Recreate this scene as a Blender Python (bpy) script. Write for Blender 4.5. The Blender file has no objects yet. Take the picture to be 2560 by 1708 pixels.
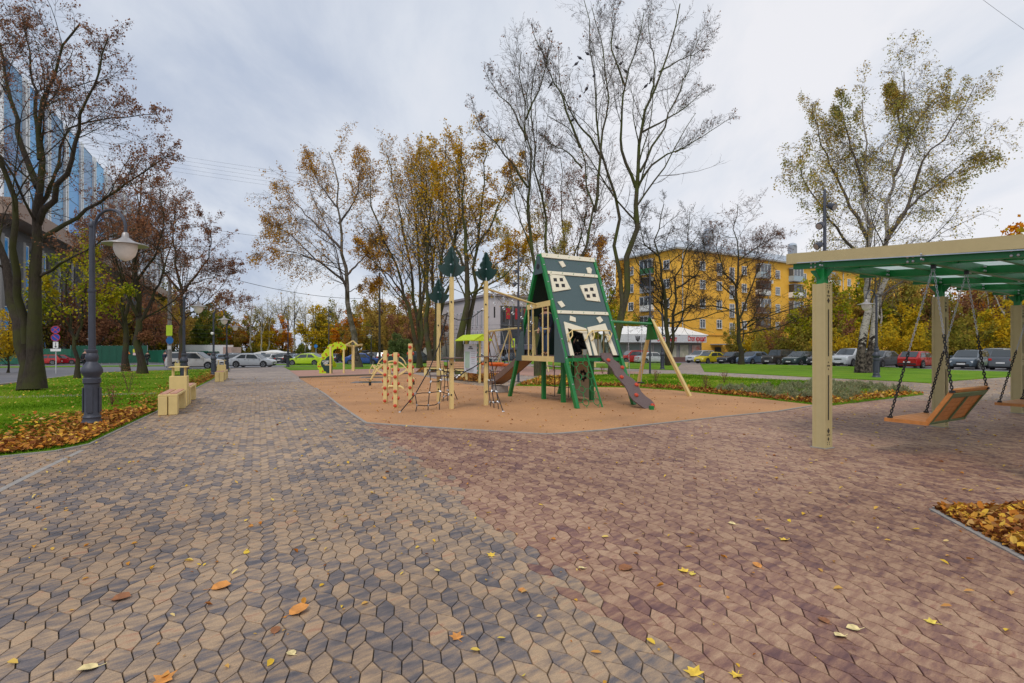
import bpy, bmesh, math, random
import numpy as np
from mathutils import Vector, Matrix
RNG = np.random.default_rng(7)
random.seed(7)
C = bpy.context.scene.collection
SC = bpy.context.scene
# ------------------------------------------------------------ camera, sky, sun, exposure
EYE, F, CX, HY = 1.5, 1300.0, 1280.0, 867.0      # eye height, focal length and horizon row (2560 px frame)
cam = bpy.data.cameras.new('camera'); cam.lens = 36.0 * F / 2560; cam.sensor_width = 36
cam.shift_y = (HY - 854) / 2560; cam.clip_end = 2000; cam.clip_start = .05
co = bpy.data.objects.new('camera', cam); C.objects.link(co)
co.location = (0, 0, EYE); co.rotation_euler = (math.radians(90), 0, 0); SC.camera = co
SC.view_settings.view_transform = 'Standard'; SC.view_settings.look = 'None'
SC.view_settings.exposure = 0.16; SC.view_settings.gamma = 1
SUN_EL, SUN_AZ = math.radians(52), math.radians(200)
W = bpy.data.worlds.new('World'); SC.world = W; W.use_nodes = True
def world():
    nt = W.node_tree; nt.nodes.clear(); N = nt.nodes.new; L = nt.links.new
    out = N('ShaderNodeOutputWorld')
    sky = N('ShaderNodeTexSky'); sky.sky_type = 'NISHITA'; sky.sun_disc = False
    sky.sun_elevation = SUN_EL; sky.sun_rotation = SUN_AZ
    b1 = N('ShaderNodeBackground'); b1.inputs[1].default_value = .1; L(sky.outputs[0], b1.inputs[0])
    tc = N('ShaderNodeTexCoord')
    sep = N('ShaderNodeSeparateXYZ'); L(tc.outputs['Generated'], sep.inputs[0])
    # project the direction on a cloud layer far above
    mx = N('ShaderNodeMath'); mx.operation = 'MAXIMUM'; L(sep.outputs[2], mx.inputs[0]); mx.inputs[1].default_value = .0
    ad = N('ShaderNodeMath'); ad.operation = 'ADD'; L(mx.outputs[0], ad.inputs[0]); ad.inputs[1].default_value = .22
    vm = N('ShaderNodeVectorMath'); vm.operation = 'DIVIDE'; L(tc.outputs['Generated'], vm.inputs[0])
    cb = N('ShaderNodeCombineXYZ')
    for i in range(3): L(ad.outputs[0], cb.inputs[i])
    L(cb.outputs[0], vm.inputs[1])
    mp = N('ShaderNodeMapping'); L(vm.outputs[0], mp.inputs[0]); mp.inputs['Rotation'].default_value = (0, 0, .5); mp.inputs['Scale'].default_value = (1.0, .45, 1)
    n1 = N('ShaderNodeTexNoise'); n1.inputs['Scale'].default_value = 1.9; n1.inputs['Detail'].default_value = 7; n1.inputs['Roughness'].default_value = .56; n1.inputs['Distortion'].default_value = .4
    L(mp.outputs[0], n1.inputs['Vector'])
    g = N('ShaderNodeMath'); g.operation = 'MULTIPLY_ADD'; L(sep.outputs[0], g.inputs[0]); g.inputs[1].default_value = .28; g.inputs[2].default_value = .06
    s = N('ShaderNodeMath'); s.operation = 'ADD'; L(n1.outputs[0], s.inputs[0]); L(g.outputs[0], s.inputs[1])
    r = N('ShaderNodeValToRGB'); L(s.outputs[0], r.inputs[0]); e = r.color_ramp.elements
    e[0].position = .34; e[0].color = (.46, .52, .64, 1); e[1].position = .76; e[1].color = (.80, .80, .835, 1)
    m = e.new(.54); m.color = (.65, .69, .765, 1)
    b2 = N('ShaderNodeBackground'); b2.inputs[1].default_value = 1.0; L(r.outputs[0], b2.inputs[0])
    ms = N('ShaderNodeMixShader'); ms.inputs[0].default_value = .94
    L(b1.outputs[0], ms.inputs[1]); L(b2.outputs[0], ms.inputs[2]); L(ms.outputs[0], out.inputs[0])
world()
sl = bpy.data.lights.new('sun', 'SUN'); sl.energy = 1.5; sl.angle = math.radians(18); sl.color = (1, .95, .88)
so = bpy.data.objects.new('sun', sl); C.objects.link(so)
so.rotation_euler = Vector((math.sin(SUN_AZ) * math.cos(SUN_EL), math.cos(SUN_AZ) * math.cos(SUN_EL), math.sin(SUN_EL))).to_track_quat('Z', 'Y').to_euler()

# ------------------------------------------------------------ ground shape and photo-to-ground helpers
def H(x, y): return min(0.0, .25 + .004 * x - .014 * y)
def gp(sx, sy):
    """point of the ground seen at a pixel of the photograph"""
    u = (sx - CX) / F; w = (sy - HY) / F
    d1 = EYE / w; den = w + .004 * u - .014
    d2 = 1.25 / den if den > .0015 else 800
    D = max(d1, d2)
    return Vector((u * D, D, H(u * D, D)))
def at(sx, D): x = (sx - CX) / F * D; return Vector((x, D, H(x, D)))
def P3(sx, sy, D): return Vector(((sx - CX) / F * D, D, EYE - (sy - HY) / F * D))
def onp(sx, sy, P0, n):
    d = Vector(((sx - CX) / F, 1, -(sy - HY) / F)); o = Vector((0, 0, EYE))
    return o + d * ((P0 - o).dot(n) / d.dot(n))
def vdir(deg): a = math.radians(deg); return Vector((math.cos(a), math.sin(a), 0))

# ------------------------------------------------------------ mesh helpers
class M:
    def __init__(s): s.v = []; s.f = []; s.m = []; s.cur = 0
    def add(s, vs, fs):
        o = len(s.v); s.v += [tuple(p) for p in vs]; s.f += [tuple(i + o for i in f) for f in fs]; s.m += [s.cur] * len(fs); return s
    def box(s, c, d, R=None, T=None):
        hx, hy, hz = d[0] / 2, d[1] / 2, d[2] / 2
        p = [Vector((x * hx, y * hy, z * hz)) for z in (-1, 1) for y in (-1, 1) for x in (-1, 1)]
        if R is not None: p = [R @ q for q in p]
        p = [q + Vector(c) for q in p]
        if T is not None: p = [T @ q for q in p]
        return s.add(p, [(0, 2, 3, 1), (4, 5, 7, 6), (0, 1, 5, 4), (2, 6, 7, 3), (0, 4, 6, 2), (1, 3, 7, 5)])
    def bar(s, a, b, w, t, up=(0, 0, 1)):
        """a rectangular bar from a to b, w wide, t thick along up"""
        a = Vector(a); b = Vector(b); z = (b - a).normalized(); u = Vector(up); x = z.cross(u)
        if x.length < 1e-4: x = z.cross(Vector((1, 0, 0)))
        x.normalize(); y = x.cross(z)
        p = [q + x * (i * w / 2) + y * (j * t / 2) for q in (a, b) for j in (-1, 1) for i in (-1, 1)]
        return s.add(p, [(0, 2, 3, 1), (4, 5, 7, 6), (0, 1, 5, 4), (2, 6, 7, 3), (0, 4, 6, 2), (1, 3, 7, 5)])
    def tube(s, pts, r, n=8, cap=True, closed=False):
        P = [Vector(p) for p in pts]; k = len(P); rr = r if hasattr(r, '__len__') else [r] * k
        o = len(s.v); vs = []; X = None
        for i in range(k):
            t = (P[(i + 1) % k] - P[i - 1]) if closed else (P[min(i + 1, k - 1)] - P[max(i - 1, 0)])
            t.normalize()
            if X is None:
                X = t.cross(Vector((0, 0, 1)));
                if X.length < 1e-3: X = t.cross(Vector((1, 0, 0)))
            X = (X - t * X.dot(t)); X.normalize(); Y = t.cross(X)
            vs += [P[i] + (X * math.cos(2 * math.pi * j / n) + Y * math.sin(2 * math.pi * j / n)) * rr[i] for j in range(n)]
        fs = []
        for i in range(k if closed else k - 1):
            a = i * n; b = ((i + 1) % k) * n
            fs += [(a + j, a + (j + 1) % n, b + (j + 1) % n, b + j) for j in range(n)]
        if cap and not closed: fs += [tuple(range(n))[::-1], tuple((k - 1) * n + j for j in range(n))]
        return s.add(vs, fs)
    def lathe(s, prof, c=(0, 0, 0), n=16, axis=None):
        c = Vector(c); q = Vector(axis or (0, 0, 1)).normalized().to_track_quat('Z', 'Y')
        vs = []; fs = []
        for (r, z) in prof: vs += [c + q @ Vector((r * math.cos(2 * math.pi * j / n), r * math.sin(2 * math.pi * j / n), z)) for j in range(n)]
        for i in range(len(prof) - 1): fs += [(i * n + j, i * n + (j + 1) % n, (i + 1) * n + (j + 1) % n, (i + 1) * n + j) for j in range(n)]
        fs += [tuple(range(n))[::-1], tuple((len(prof) - 1) * n + j for j in range(n))]
        return s.add(vs, fs)
    def prism(s, poly, off):
        """extrude a planar 3D polygon by the vector off"""
        n = len(poly); a = [Vector(p) for p in poly]; b = [p + Vector(off) for p in a]
        return s.add(a + b, [tuple(range(n))[::-1], tuple(range(n, 2 * n))] + [(i, (i + 1) % n, n + (i + 1) % n, n + i) for i in range(n)])
    def mesh(s, name, mats, smooth=False):
        me = bpy.data.meshes.new(name); me.from_pydata(s.v, [], s.f)
        mats = mats if isinstance(mats, (list, tuple)) else [mats]
        for m in mats: me.materials.append(m)
        if any(s.m): me.polygons.foreach_set('material_index', s.m)
        if smooth: me.shade_smooth() if smooth is True else me.shade_smooth(); 
        me.update(); return me
def fix_normals(me):
    b = bmesh.new(); b.from_mesh(me); bmesh.ops.recalc_face_normals(b, faces=b.faces); b.to_mesh(me); b.free()
def obj(name, me, parent=None, label=None, kind=None, world=False):
    o = bpy.data.objects.new(name, me); C.objects.link(o)
    if parent is not None:
        o.parent = parent
        if world:
            p = parent
            off = Vector((0, 0, 0))
            while p is not None: off += p.location; p = p.parent
            me.transform(Matrix.Translation(-off))
    if label: o['label'] = label
    if kind: o['kind'] = kind
    return o
def part(name, m, mat, parent=None, label=None, kind=None, world=False, smooth=False, bevel=0):
    me = m.mesh(name, mat, smooth); fix_normals(me)
    if smooth: me.set_sharp_from_angle(angle=math.radians(38))
    o = obj(name, me, parent, label, kind, world)
    if bevel:
        b = o.modifiers.new('bevel', 'BEVEL'); b.width = bevel; b.segments = 1; b.limit_method = 'ANGLE'
    return o
def tag(o, label, cat, group=None):
    o['label'] = label; o['category'] = cat
    if group: o['group'] = group
    return o
def thing(name, label, cat, loc=(0, 0, 0), rz=0, group=None):
    o = bpy.data.objects.new(name, None); C.objects.link(o); o.empty_display_size = .2
    o.location = loc; o.rotation_euler = (0, 0, rz); return tag(o, label, cat, group)
KIDS = {}
def kids(o):
    return [c for c in C.objects if c.parent is o]
def dup(o, loc, rz=0, label=None, group=None, scale=None, parent=None, tree=None):
    tree = tree or snapshot(o)
    def cp(node, par):
        ob, ch = node; c = ob.copy(); C.objects.link(c); c.parent = par
        for k in ch: cp(k, c)
        return c
    c = cp(tree, parent); c.location = loc; c.rotation_euler = (0, 0, rz)
    if scale: c.scale = (scale,) * 3 if not hasattr(scale, '__len__') else scale
    if label: c['label'] = label
    if group: c['group'] = group
    return c
def snapshot(o):
    return (o, [snapshot(c) for c in kids(o)])

# ------------------------------------------------------------ materials
MATS = {}
def mat(name, col, rough=.6, metal=0, var=.12, vs=6, bump=0, bs=40, emis=None, es=1, alpha=1, spec=.5, col2=None, dirt=0):
    if name in MATS: return MATS[name]
    m = bpy.data.materials.new(name); m.use_nodes = True; nt = m.node_tree; N = nt.nodes.new; L = nt.links.new
    b = nt.nodes['Principled BSDF']; b.inputs['Roughness'].default_value = rough; b.inputs['Metallic'].default_value = metal
    b.inputs['Specular IOR Level'].default_value = spec
    tc = N('ShaderNodeTexCoord')
    n = N('ShaderNodeTexNoise'); n.inputs['Scale'].default_value = vs; n.inputs['Detail'].default_value = 6; n.inputs['Roughness'].default_value = .65
    L(tc.outputs['Object'], n.inputs['Vector'])
    r = N('ShaderNodeValToRGB'); e = r.color_ramp.elements
    c2 = col2 or tuple(min(1, c * (1 + var)) for c in col); c1 = tuple(c * (1 - var) for c in col) if not col2 else col
    e[0].position = .32; e[0].color = (*c1, 1); e[1].position = .68; e[1].color = (*c2, 1)
    L(n.outputs[0], r.inputs[0]); L(r.outputs[0], b.inputs['Base Color'])
    if bump:
        n2 = N('ShaderNodeTexNoise'); n2.inputs['Scale'].default_value = bs; n2.inputs['Detail'].default_value = 4; L(tc.outputs['Object'], n2.inputs['Vector'])
        bp = N('ShaderNodeBump'); bp.inputs['Strength'].default_value = bump; bp.inputs['Distance'].default_value = .02; L(n2.outputs[0], bp.inputs['Height']); L(bp.outputs[0], b.inputs['Normal'])
    if emis: b.inputs['Emission Color'].default_value = (*emis, 1); b.inputs['Emission Strength'].default_value = es
    if alpha < 1: b.inputs['Transmission Weight'].default_value = 1 - alpha
    MATS[name] = m; return m
def leafmat(name, cols, trans=.35):
    if name in MATS: return MATS[name]
    m = bpy.data.materials.new(name); m.use_nodes = True; nt = m.node_tree; nt.nodes.clear(); N = nt.nodes.new; L = nt.links.new
    a = N('ShaderNodeAttribute'); a.attribute_name = 'tint'
    r = N('ShaderNodeValToRGB'); r.color_ramp.interpolation = 'LINEAR'; e = r.color_ramp.elements
    e[0].color = (*cols[0], 1); e[1].color = (*cols[-1], 1)
    for i, c in enumerate(cols[1:-1]): q = e.new((i + 1) / (len(cols) - 1)); q.color = (*c, 1)
    L(a.outputs['Fac'], r.inputs[0])
    d = N('ShaderNodeBsdfDiffuse'); t = N('ShaderNodeBsdfTranslucent'); L(r.outputs[0], d.inputs[0]); L(r.outputs[0], t.inputs[0])
    x = N('ShaderNodeMixShader'); x.inputs[0].default_value = trans; L(d.outputs[0], x.inputs[1]); L(t.outputs[0], x.inputs[2])
    o = N('ShaderNodeOutputMaterial'); L(x.outputs[0], o.inputs[0]); MATS[name] = m; return m
def glass(name, col=(.05, .06, .07), rough=.06):
    return mat(name, col, rough, 0, .05, 2, spec=.9)
def npmesh(name, V, Fq, mats, tint=None, smooth=False, matidx=None):
    """fast mesh from numpy quads (n,4) or tris"""
    me = bpy.data.meshes.new(name); V = np.asarray(V, np.float32); Fq = np.asarray(Fq, np.int32); n, k = Fq.shape
    me.vertices.add(len(V)); me.vertices.foreach_set('co', V.ravel())
    me.loops.add(n * k); me.loops.foreach_set('vertex_index', Fq.ravel())
    me.polygons.add(n); me.polygons.foreach_set('loop_start', np.arange(n, dtype=np.int32) * k)
    if tint is not None:
        at_ = me.attributes.new('tint', 'FLOAT', 'POINT'); at_.data.foreach_set('value', np.asarray(tint, np.float32))
    for m in (mats if isinstance(mats, (list, tuple)) else [mats]): me.materials.append(m)
    if matidx is not None: me.polygons.foreach_set('material_index', np.asarray(matidx, np.int32))
    me.update(calc_edges=True); 
    if smooth: me.shade_smooth()
    else: me.shade_flat()
    return me
CREAM = (.70, .53, .22); PERG = (.50, .405, .20); GREEN = (.008, .18, .04); DGREEN = (.06, .10, .105)
m_cream = mat('cream_paint', CREAM, .5, var=.06, bump=.15, bs=300)
m_perg = mat('beige_powder_coat', PERG, .55, var=.04, bump=.25, bs=500)
m_green = mat('green_paint', GREEN, .35, var=.1, vs=3)
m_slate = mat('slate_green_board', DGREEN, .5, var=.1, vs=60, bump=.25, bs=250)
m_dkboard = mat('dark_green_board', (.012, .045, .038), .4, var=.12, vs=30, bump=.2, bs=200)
m_ivory = mat('ivory_board', (.72, .66, .50), .5, var=.04, bump=.1, bs=200)
m_brown = mat('brown_board', (.115, .075, .07), .55, var=.15, vs=50, bump=.3, bs=200)
m_red = mat('red_plastic', (.55, .06, .02), .45, var=.1)
m_rope = mat('black_rope', (.018, .018, .02), .8, var=.2, vs=60)
m_silver = mat('silver_metal', (.55, .57, .6), .35, .9)
m_chain = mat('galvanised_chain', (.45, .46, .48), .4, .7)
m_rubber = mat('black_rubber', (.02, .02, .02), .8)
m_iron = mat('lamp_iron', (.05, .055, .075), .5, .2, bump=.15, bs=120)
m_white = mat('white_paint', (.78, .78, .76), .5)
m_wood = mat('seat_wood', (.42, .24, .14), .6, var=.2, vs=12, bump=.2, bs=60)
m_owood = mat('orange_wood', (.50, .19, .045), .45, var=.18, vs=14, bump=.15, bs=80)
m_lime = mat('lime_board', (.5, .64, .01), .45, var=.05)
m_conc = mat('kerb_concrete', (.30, .275, .25), .85, var=.15, vs=9, bump=.4, bs=80)
m_black = mat('black_paint', (.012, .012, .014), .6)
# ================================================================ GROUND
def ground_mats():
    def base(name):
        m = bpy.data.materials.new(name); m.use_nodes = True; nt = m.node_tree; return m, nt, nt.nodes.new, nt.links.new, nt.nodes['Principled BSDF']
    # asphalt
    a = mat('asphalt', (.10, .10, .115), .55, var=.2, vs=.35, bump=.3, bs=60, col2=(.17, .16, .165))
    # rubber crumb
    m, nt, N, L, b = base('orange_rubber_crumb'); tc = N('ShaderNodeTexCoord')
    n = N('ShaderNodeTexNoise'); n.inputs['Scale'].default_value = 34; n.inputs['Detail'].default_value = 8; n.inputs['Roughness'].default_value = .85
    n2 = N('ShaderNodeTexNoise'); n2.inputs['Scale'].default_value = .6; n2.inputs['Detail'].default_value = 5
    L(tc.outputs['Object'], n.inputs['Vector']); L(tc.outputs['Object'], n2.inputs['Vector'])
    r = N('ShaderNodeValToRGB'); e = r.color_ramp.elements
    e[0].position = .3; e[0].color = (.30, .135, .05, 1); e[1].position = .7; e[1].color = (.64, .34, .15, 1)
    L(n.outputs[0], r.inputs[0]); mx = N('ShaderNodeMixRGB'); mx.blend_type = 'MULTIPLY'; mx.inputs[0].default_value = .6
    r2 = N('ShaderNodeValToRGB'); r2.color_ramp.elements[0].position = .3; r2.color_ramp.elements[0].color = (.58, .57, .58, 1); r2.color_ramp.elements[1].position = .6
    L(n2.outputs[0], r2.inputs[0]); L(r.outputs[0], mx.inputs[1]); L(r2.outputs[0], mx.inputs[2]); L(mx.outputs[0], b.inputs['Base Color']); b.inputs['Roughness'].default_value = .85
    bp = N('ShaderNodeBump'); bp.inputs['Strength'].default_value = .6; bp.inputs['Distance'].default_value = .006; L(n.outputs[0], bp.inputs['Height']); L(bp.outputs[0], b.inputs['Normal'])
    MATS['orange_rubber_crumb'] = m
    mat('pink_rubber', (.36, .20, .15), .85, var=.15, vs=3, bump=.3, bs=60, col2=(.44, .25, .19))
    # lawn
    m, nt, N, L, b = base('lawn'); tc = N('ShaderNodeTexCoord')
    n = N('ShaderNodeTexNoise'); n.inputs['Scale'].default_value = .45; n.inputs['Detail'].default_value = 7; n.inputs['Roughness'].default_value = .7
    n2 = N('ShaderNodeTexNoise'); n2.inputs['Scale'].default_value = 22; n2.inputs['Detail'].default_value = 3
    L(tc.outputs['Object'], n.inputs['Vector']); L(tc.outputs['Object'], n2.inputs['Vector'])
    r = N('ShaderNodeValToRGB'); e = r.color_ramp.elements
    e[0].position = .35; e[0].color = (.095, .20, .010, 1); e[1].position = .72; e[1].color = (.24, .27, .03, 1); q = e.new(.55); q.color = (.14, .27, .014, 1)
    L(n.outputs[0], r.inputs[0]); mx = N('ShaderNodeMixRGB'); mx.blend_type = 'OVERLAY'; mx.inputs[0].default_value = .35; L(r.outputs[0], mx.inputs[1]); L(n2.outputs[0], mx.inputs[2])
    L(mx.outputs[0], b.inputs['Base Color']); b.inputs['Roughness'].default_value = .9; b.inputs['Specular IOR Level'].default_value = .1
    bp = N('ShaderNodeBump'); bp.inputs['Strength'].default_value = 1; bp.inputs['Distance'].default_value = .04; L(n2.outputs[0], bp.inputs['Height']); L(bp.outputs[0], b.inputs['Normal'])
    MATS['lawn'] = m
    # far paving (beyond the built stones)
    m, nt, N, L, b = base('far_paving'); tc = N('ShaderNodeTexCoord')
    v = N('ShaderNodeTexVoronoi'); v.inputs['Scale'].default_value = 6.2; L(tc.outputs['Object'], v.inputs['Vector'])
    n = N('ShaderNodeTexNoise'); n.inputs['Scale'].default_value = .5; n.inputs['Detail'].default_value = 6; L(tc.outputs['Object'], n.inputs['Vector'])
    r = N('ShaderNodeValToRGB'); e = r.color_ramp.elements
    e[0].position = .2; e[0].color = (.21, .175, .155, 1); e[1].position = .8; e[1].color = (.40, .315, .255, 1)
    sp = N('ShaderNodeSeparateColor'); L(v.outputs['Color'], sp.inputs[0]); ad = N('ShaderNodeMath'); ad.operation = 'MULTIPLY_ADD'; L(sp.outputs[0], ad.inputs[0]); ad.inputs[1].default_value = .6
    L(n.outputs[0], ad.inputs[2]); sb = N('ShaderNodeMath'); sb.operation = 'SUBTRACT'; L(ad.outputs[0], sb.inputs[0]); sb.inputs[1].default_value = .3
    L(sb.outputs[0], r.inputs[0]); L(r.outputs[0], b.inputs['Base Color']); b.inputs['Roughness'].default_value = .7
    MATS['far_paving'] = m
    mat('paving_bed', (.095, .075, .05), .95, var=.3, vs=5, bump=.4, bs=60)
    mat('soil', (.07, .05, .03), .95, var=.3, vs=4, bump=.5, bs=30)
    mat('wood_floor_ground', (.10, .085, .03), .95, var=.4, vs=.2, col2=(.20, .13, .04))
    # paving stones: colour of each stone from its own attributes, streaks along one direction
    m, nt, N, L, b = base('paving_stone'); tc = N('ShaderNodeNewGeometry')
    at1 = N('ShaderNodeAttribute'); at1.attribute_name = 'tint'; at2 = N('ShaderNodeAttribute'); at2.attribute_name = 'zone'
    mp = N('ShaderNodeMapping'); mp.vector_type = 'TEXTURE'; mp.inputs['Rotation'].default_value = (0, 0, math.radians(38)); mp.inputs['Scale'].default_value = (.16, .045, .2); L(tc.outputs['Position'], mp.inputs[0])
    # shift the streaks from stone to stone
    cz = N('ShaderNodeCombineXYZ'); ml = N('ShaderNodeMath'); ml.operation = 'MULTIPLY'; ml.inputs[1].default_value = 61; L(at1.outputs['Fac'], ml.inputs[0]); L(ml.outputs[0], cz.inputs[2])
    va = N('ShaderNodeVectorMath'); L(mp.outputs[0], va.inputs[0]); L(cz.outputs[0], va.inputs[1])
    n = N('ShaderNodeTexNoise'); n.inputs['Scale'].default_value = .8; n.inputs['Detail'].default_value = 6; n.inputs['Roughness'].default_value = .62; L(va.outputs[0], n.inputs['Vector'])
    gr = N('ShaderNodeTexNoise'); gr.inputs['Scale'].default_value = 160; gr.inputs['Detail'].default_value = 4; L(tc.outputs['Position'], gr.inputs['Vector'])
    big = N('ShaderNodeTexNoise'); big.inputs['Scale'].default_value = .35; big.inputs['Detail'].default_value = 4; L(tc.outputs['Position'], big.inputs['Vector'])
    k = N('ShaderNodeMath'); k.operation = 'MULTIPLY_ADD'; L(at1.outputs['Fac'], k.inputs[0]); k.inputs[1].default_value = .44; ns = N('ShaderNodeMath'); ns.operation = 'MULTIPLY_ADD'; L(n.outputs[0], ns.inputs[0]); ns.inputs[1].default_value = 1.15; ns.inputs[2].default_value = -.115; L(ns.outputs[0], k.inputs[2])
    def ramp(cols):
        r = N('ShaderNodeValToRGB'); e = r.color_ramp.elements; e[0].position, e[0].color = cols[0][0], (*cols[0][1], 1); e[1].position, e[1].color = cols[-1][0], (*cols[-1][1], 1)
        for p, c in cols[1:-1]: q = e.new(p); q.color = (*c, 1)
        L(k.outputs[0], r.inputs[0]); return r
    ra = ramp([(.42, (.088, .08, .088)), (.55, (.145, .12, .115)), (.70, (.27, .19, .13)), (.88, (.41, .28, .168)), (.99, (.35, .19, .115))])
    rb = ramp([(.38, (.11, .05, .05)), (.54, (.185, .09, .07)), (.68, (.275, .148, .095)), (.88, (.40, .25, .155)), (.98, (.29, .14, .09))])
    x = N('ShaderNodeMixRGB'); L(at2.outputs['Fac'], x.inputs[0]); L(ra.outputs[0], x.inputs[1]); L(rb.outputs[0], x.inputs[2])
    y = N('ShaderNodeMixRGB'); y.blend_type = 'OVERLAY'; y.inputs[0].default_value = .5; L(x.outputs[0], y.inputs[1]); L(gr.outputs[0], y.inputs[2])
    z = N('ShaderNodeMixRGB'); z.blend_type = 'SOFT_LIGHT'; z.inputs[0].default_value = .8; L(y.outputs[0], z.inputs[1]); L(big.outputs[0], z.inputs[2])
    L(z.outputs[0], b.inputs['Base Color']); b.inputs['Roughness'].default_value = .62
    bp = N('ShaderNodeBump'); bp.inputs['Strength'].default_value = .35; bp.inputs['Distance'].default_value = .004; L(gr.outputs[0], bp.inputs['Height']); L(bp.outputs[0], b.inputs['Normal'])
    MATS['paving_stone'] = m
ground_mats()

def sheet(name, poly, off, m, skirt=0, label=None, kind='structure', ycut=None):
    """a flat surface laid on the ground; poly: pixels of the photograph (len 2, >= 0) or 'w' tuples of world x, y"""
    pts = [Vector((p[1], p[2], 0)) if p[0] == 'w' else Vector((*gp(*p)[:2], 0)) for p in poly]
    b = bmesh.new(); vs = [b.verts.new(p) for p in pts]; b.faces.new(vs)
    n = Vector((.004, -.014, 0)); p0 = Vector((0, .25 / .014, 0))
    bmesh.ops.triangulate(b, faces=b.faces[:])
    bmesh.ops.bisect_plane(b, geom=b.verts[:] + b.edges[:] + b.faces[:], plane_co=p0, plane_no=n)
    for v in b.verts: v.co.z = H(v.co.x, v.co.y) + off
    bmesh.ops.recalc_face_normals(b, faces=b.faces)
    for f in b.faces:
        if f.normal.z < 0: f.normal_flip()
    if skirt:
        be = [e for e in b.edges if e.is_boundary]
        r = bmesh.ops.extrude_edge_only(b, edges=be)
        for v in r['geom']:
            if isinstance(v, bmesh.types.BMVert): v.co.z -= skirt
        bmesh.ops.recalc_face_normals(b, faces=b.faces)
    me = bpy.data.meshes.new(name); b.to_mesh(me); b.free(); me.materials.append(MATS[m])
    return obj(name, me, None, label, kind), [(p.x, p.y) for p in pts]

sheet('ground', [('w', -900, -30), ('w', 900, -30), ('w', 900, 900), ('w', -900, 900)], -.08, 'wood_floor_ground')
sheet('road', [('w', -130, -8), ('w', 130, -8), ('w', 100, 128), ('w', -130, 150)], -.05, 'asphalt')
PZ = [(-20.5, -4), (36, -4), (36, 15), (31.5, 32), (29, 49.5), (21, 66), (-5, 59), (-24, 53.5), (-26, 48), (-29, 42), (-30, 37), (-24.5, 27), (-21.5, 21)]
YC = 24.0
near = [p for p in PZ if p[1] < YC]
sheet('paving_bed', [('w', -20.5, -4), ('w', 36, -4), ('w', 36, 15), ('w', 33.4, YC), ('w', -22.9, YC)], -.014, 'paving_bed', skirt=.1)
sheet('pavement', [('w', -22.9, YC), ('w', 33.4, YC), ('w', 31.5, 32), ('w', 29, 49.5), ('w', 21, 66), ('w', -5, 59), ('w', -24, 53.5), ('w', -26, 48), ('w', -29, 42), ('w', -30, 37), ('w', -24.5, 27)], 0, 'far_paving', skirt=.1)
RUB = [(914, 1057.5), (1000, 1064), (1180, 1075), (1348, 1085), (1384, 1085), (1506, 1076), (1632, 1061), (1800, 1043), (1948, 1028), (2035, 1013.5), (1885, 996), (1779, 986.5), (1688, 977), (1596, 971), (1504, 969), (1402, 967), (1297, 966), (1237, 968), (1210, 966.5), (1145, 958.5), (1071, 944), (1034, 935), (960, 938.5), (748, 946), (790, 971), (847, 1013)]
_, RUBW = sheet('rubber_surface', RUB, .012, 'orange_rubber_crumb', skirt=.05)
LAWN_L = [(-60, 1150), (0, 1143.6), (143, 1128), (220, 1112), (300, 1073), (392, 1029), (441, 998), (493, 969), (536, 947), (576, 923), (560, 921.5), (420, 927), (347, 928), (222, 934), (102, 951), (0, 966), (-150, 990)]
_, LAWNLW = sheet('lawn', LAWN_L, .03, 'lawn', skirt=.12)
L2P = [(1290, 964), (1351, 943), (1474, 939), (1596, 938), (1700, 937), (1885, 949), (2032, 955.5), (2096, 958), (2201, 969), (2309, 987), (2188, 1001), (2080, 1014), (2035, 1013), (1885, 995.5), (1779, 986), (1688, 976.5), (1596, 970.5), (1504, 968.5), (1402, 966.5), (1297, 965.5)]
_, LAWN2W = sheet('lawn', L2P, .035, 'lawn', skirt=.1)
sheet('lawn', [(1761, 930), (1885, 936), (2032, 944), (2228, 953), (2327, 959), (2395, 952), (2523, 943), (2600, 939.5), (2600, 931), (2523, 930.5), (2367, 926), (2228, 920), (2035, 915), (1858, 911), (1750, 910)], .035, 'lawn', skirt=.1)
sheet('lawn', [(1331, 900), (1474, 903), (1600, 907), (1704, 909), (1688, 926), (1560, 922), (1420, 917), (1327, 910)], .035, 'lawn', skirt=.1)
sheet('lawn', [(1328, 917), (1390, 919), (1535, 929), (1480, 930), (1340, 921)], .035, 'lawn', skirt=.1)
sheet('lawn', [(708, 917), (726, 926.3), (960, 922), (1060, 919), (1165, 915), (1165, 906), (960, 906), (760, 910)], .035, 'lawn', skirt=.1)
sheet('lawn', [('w', -75, 52), ('w', -32, 64), ('w', -3, 80), ('w', 22, 92), ('w', 22, 96), ('w', -4, 84), ('w', -33, 68), ('w', -75, 57)], .03, 'lawn', skirt=.15)
sheet('lawn', [('w', -150, 120), ('w', 60, 126), ('w', 60, 330), ('w', -150, 330)], .02, 'lawn')
sheet('lawn', [('w', 45, 30), ('w', 130, 20), ('w', 130, 120), ('w', 31, 76), ('w', 39, 55)], .02, 'lawn')
sheet('rubber_surface', [(724, 927), (960, 922.5), (1060, 921), (1060, 929), (1034, 933), (960, 935.5), (747, 942.5)], .012, 'pink_rubber')
sheet('rubber_surface', [(1160, 937), (1170, 921), (1290, 915), (1400, 920), (1560, 928), (1610, 931), (1600, 937.5), (1474, 938.5), (1345, 942), (1270, 936)], .012, 'pink_rubber')
sheet('leaf_bed', [(747, 942.5), (960, 935.5), (1034, 932.5), (1034, 935), (960, 938.5), (748, 946)], .03, 'soil', skirt=.06)
BEDC = [(1130, 951), (1160, 936.5), (1270, 935), (1250, 946), (1210, 957.5), (1152, 953)]
_, BEDCW = sheet('leaf_bed', BEDC, .03, 'soil', skirt=.06)
BEDB = [(1040, 932), (1057, 918.5), (1165, 915.5), (1165, 930), (1110, 931)]
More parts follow.
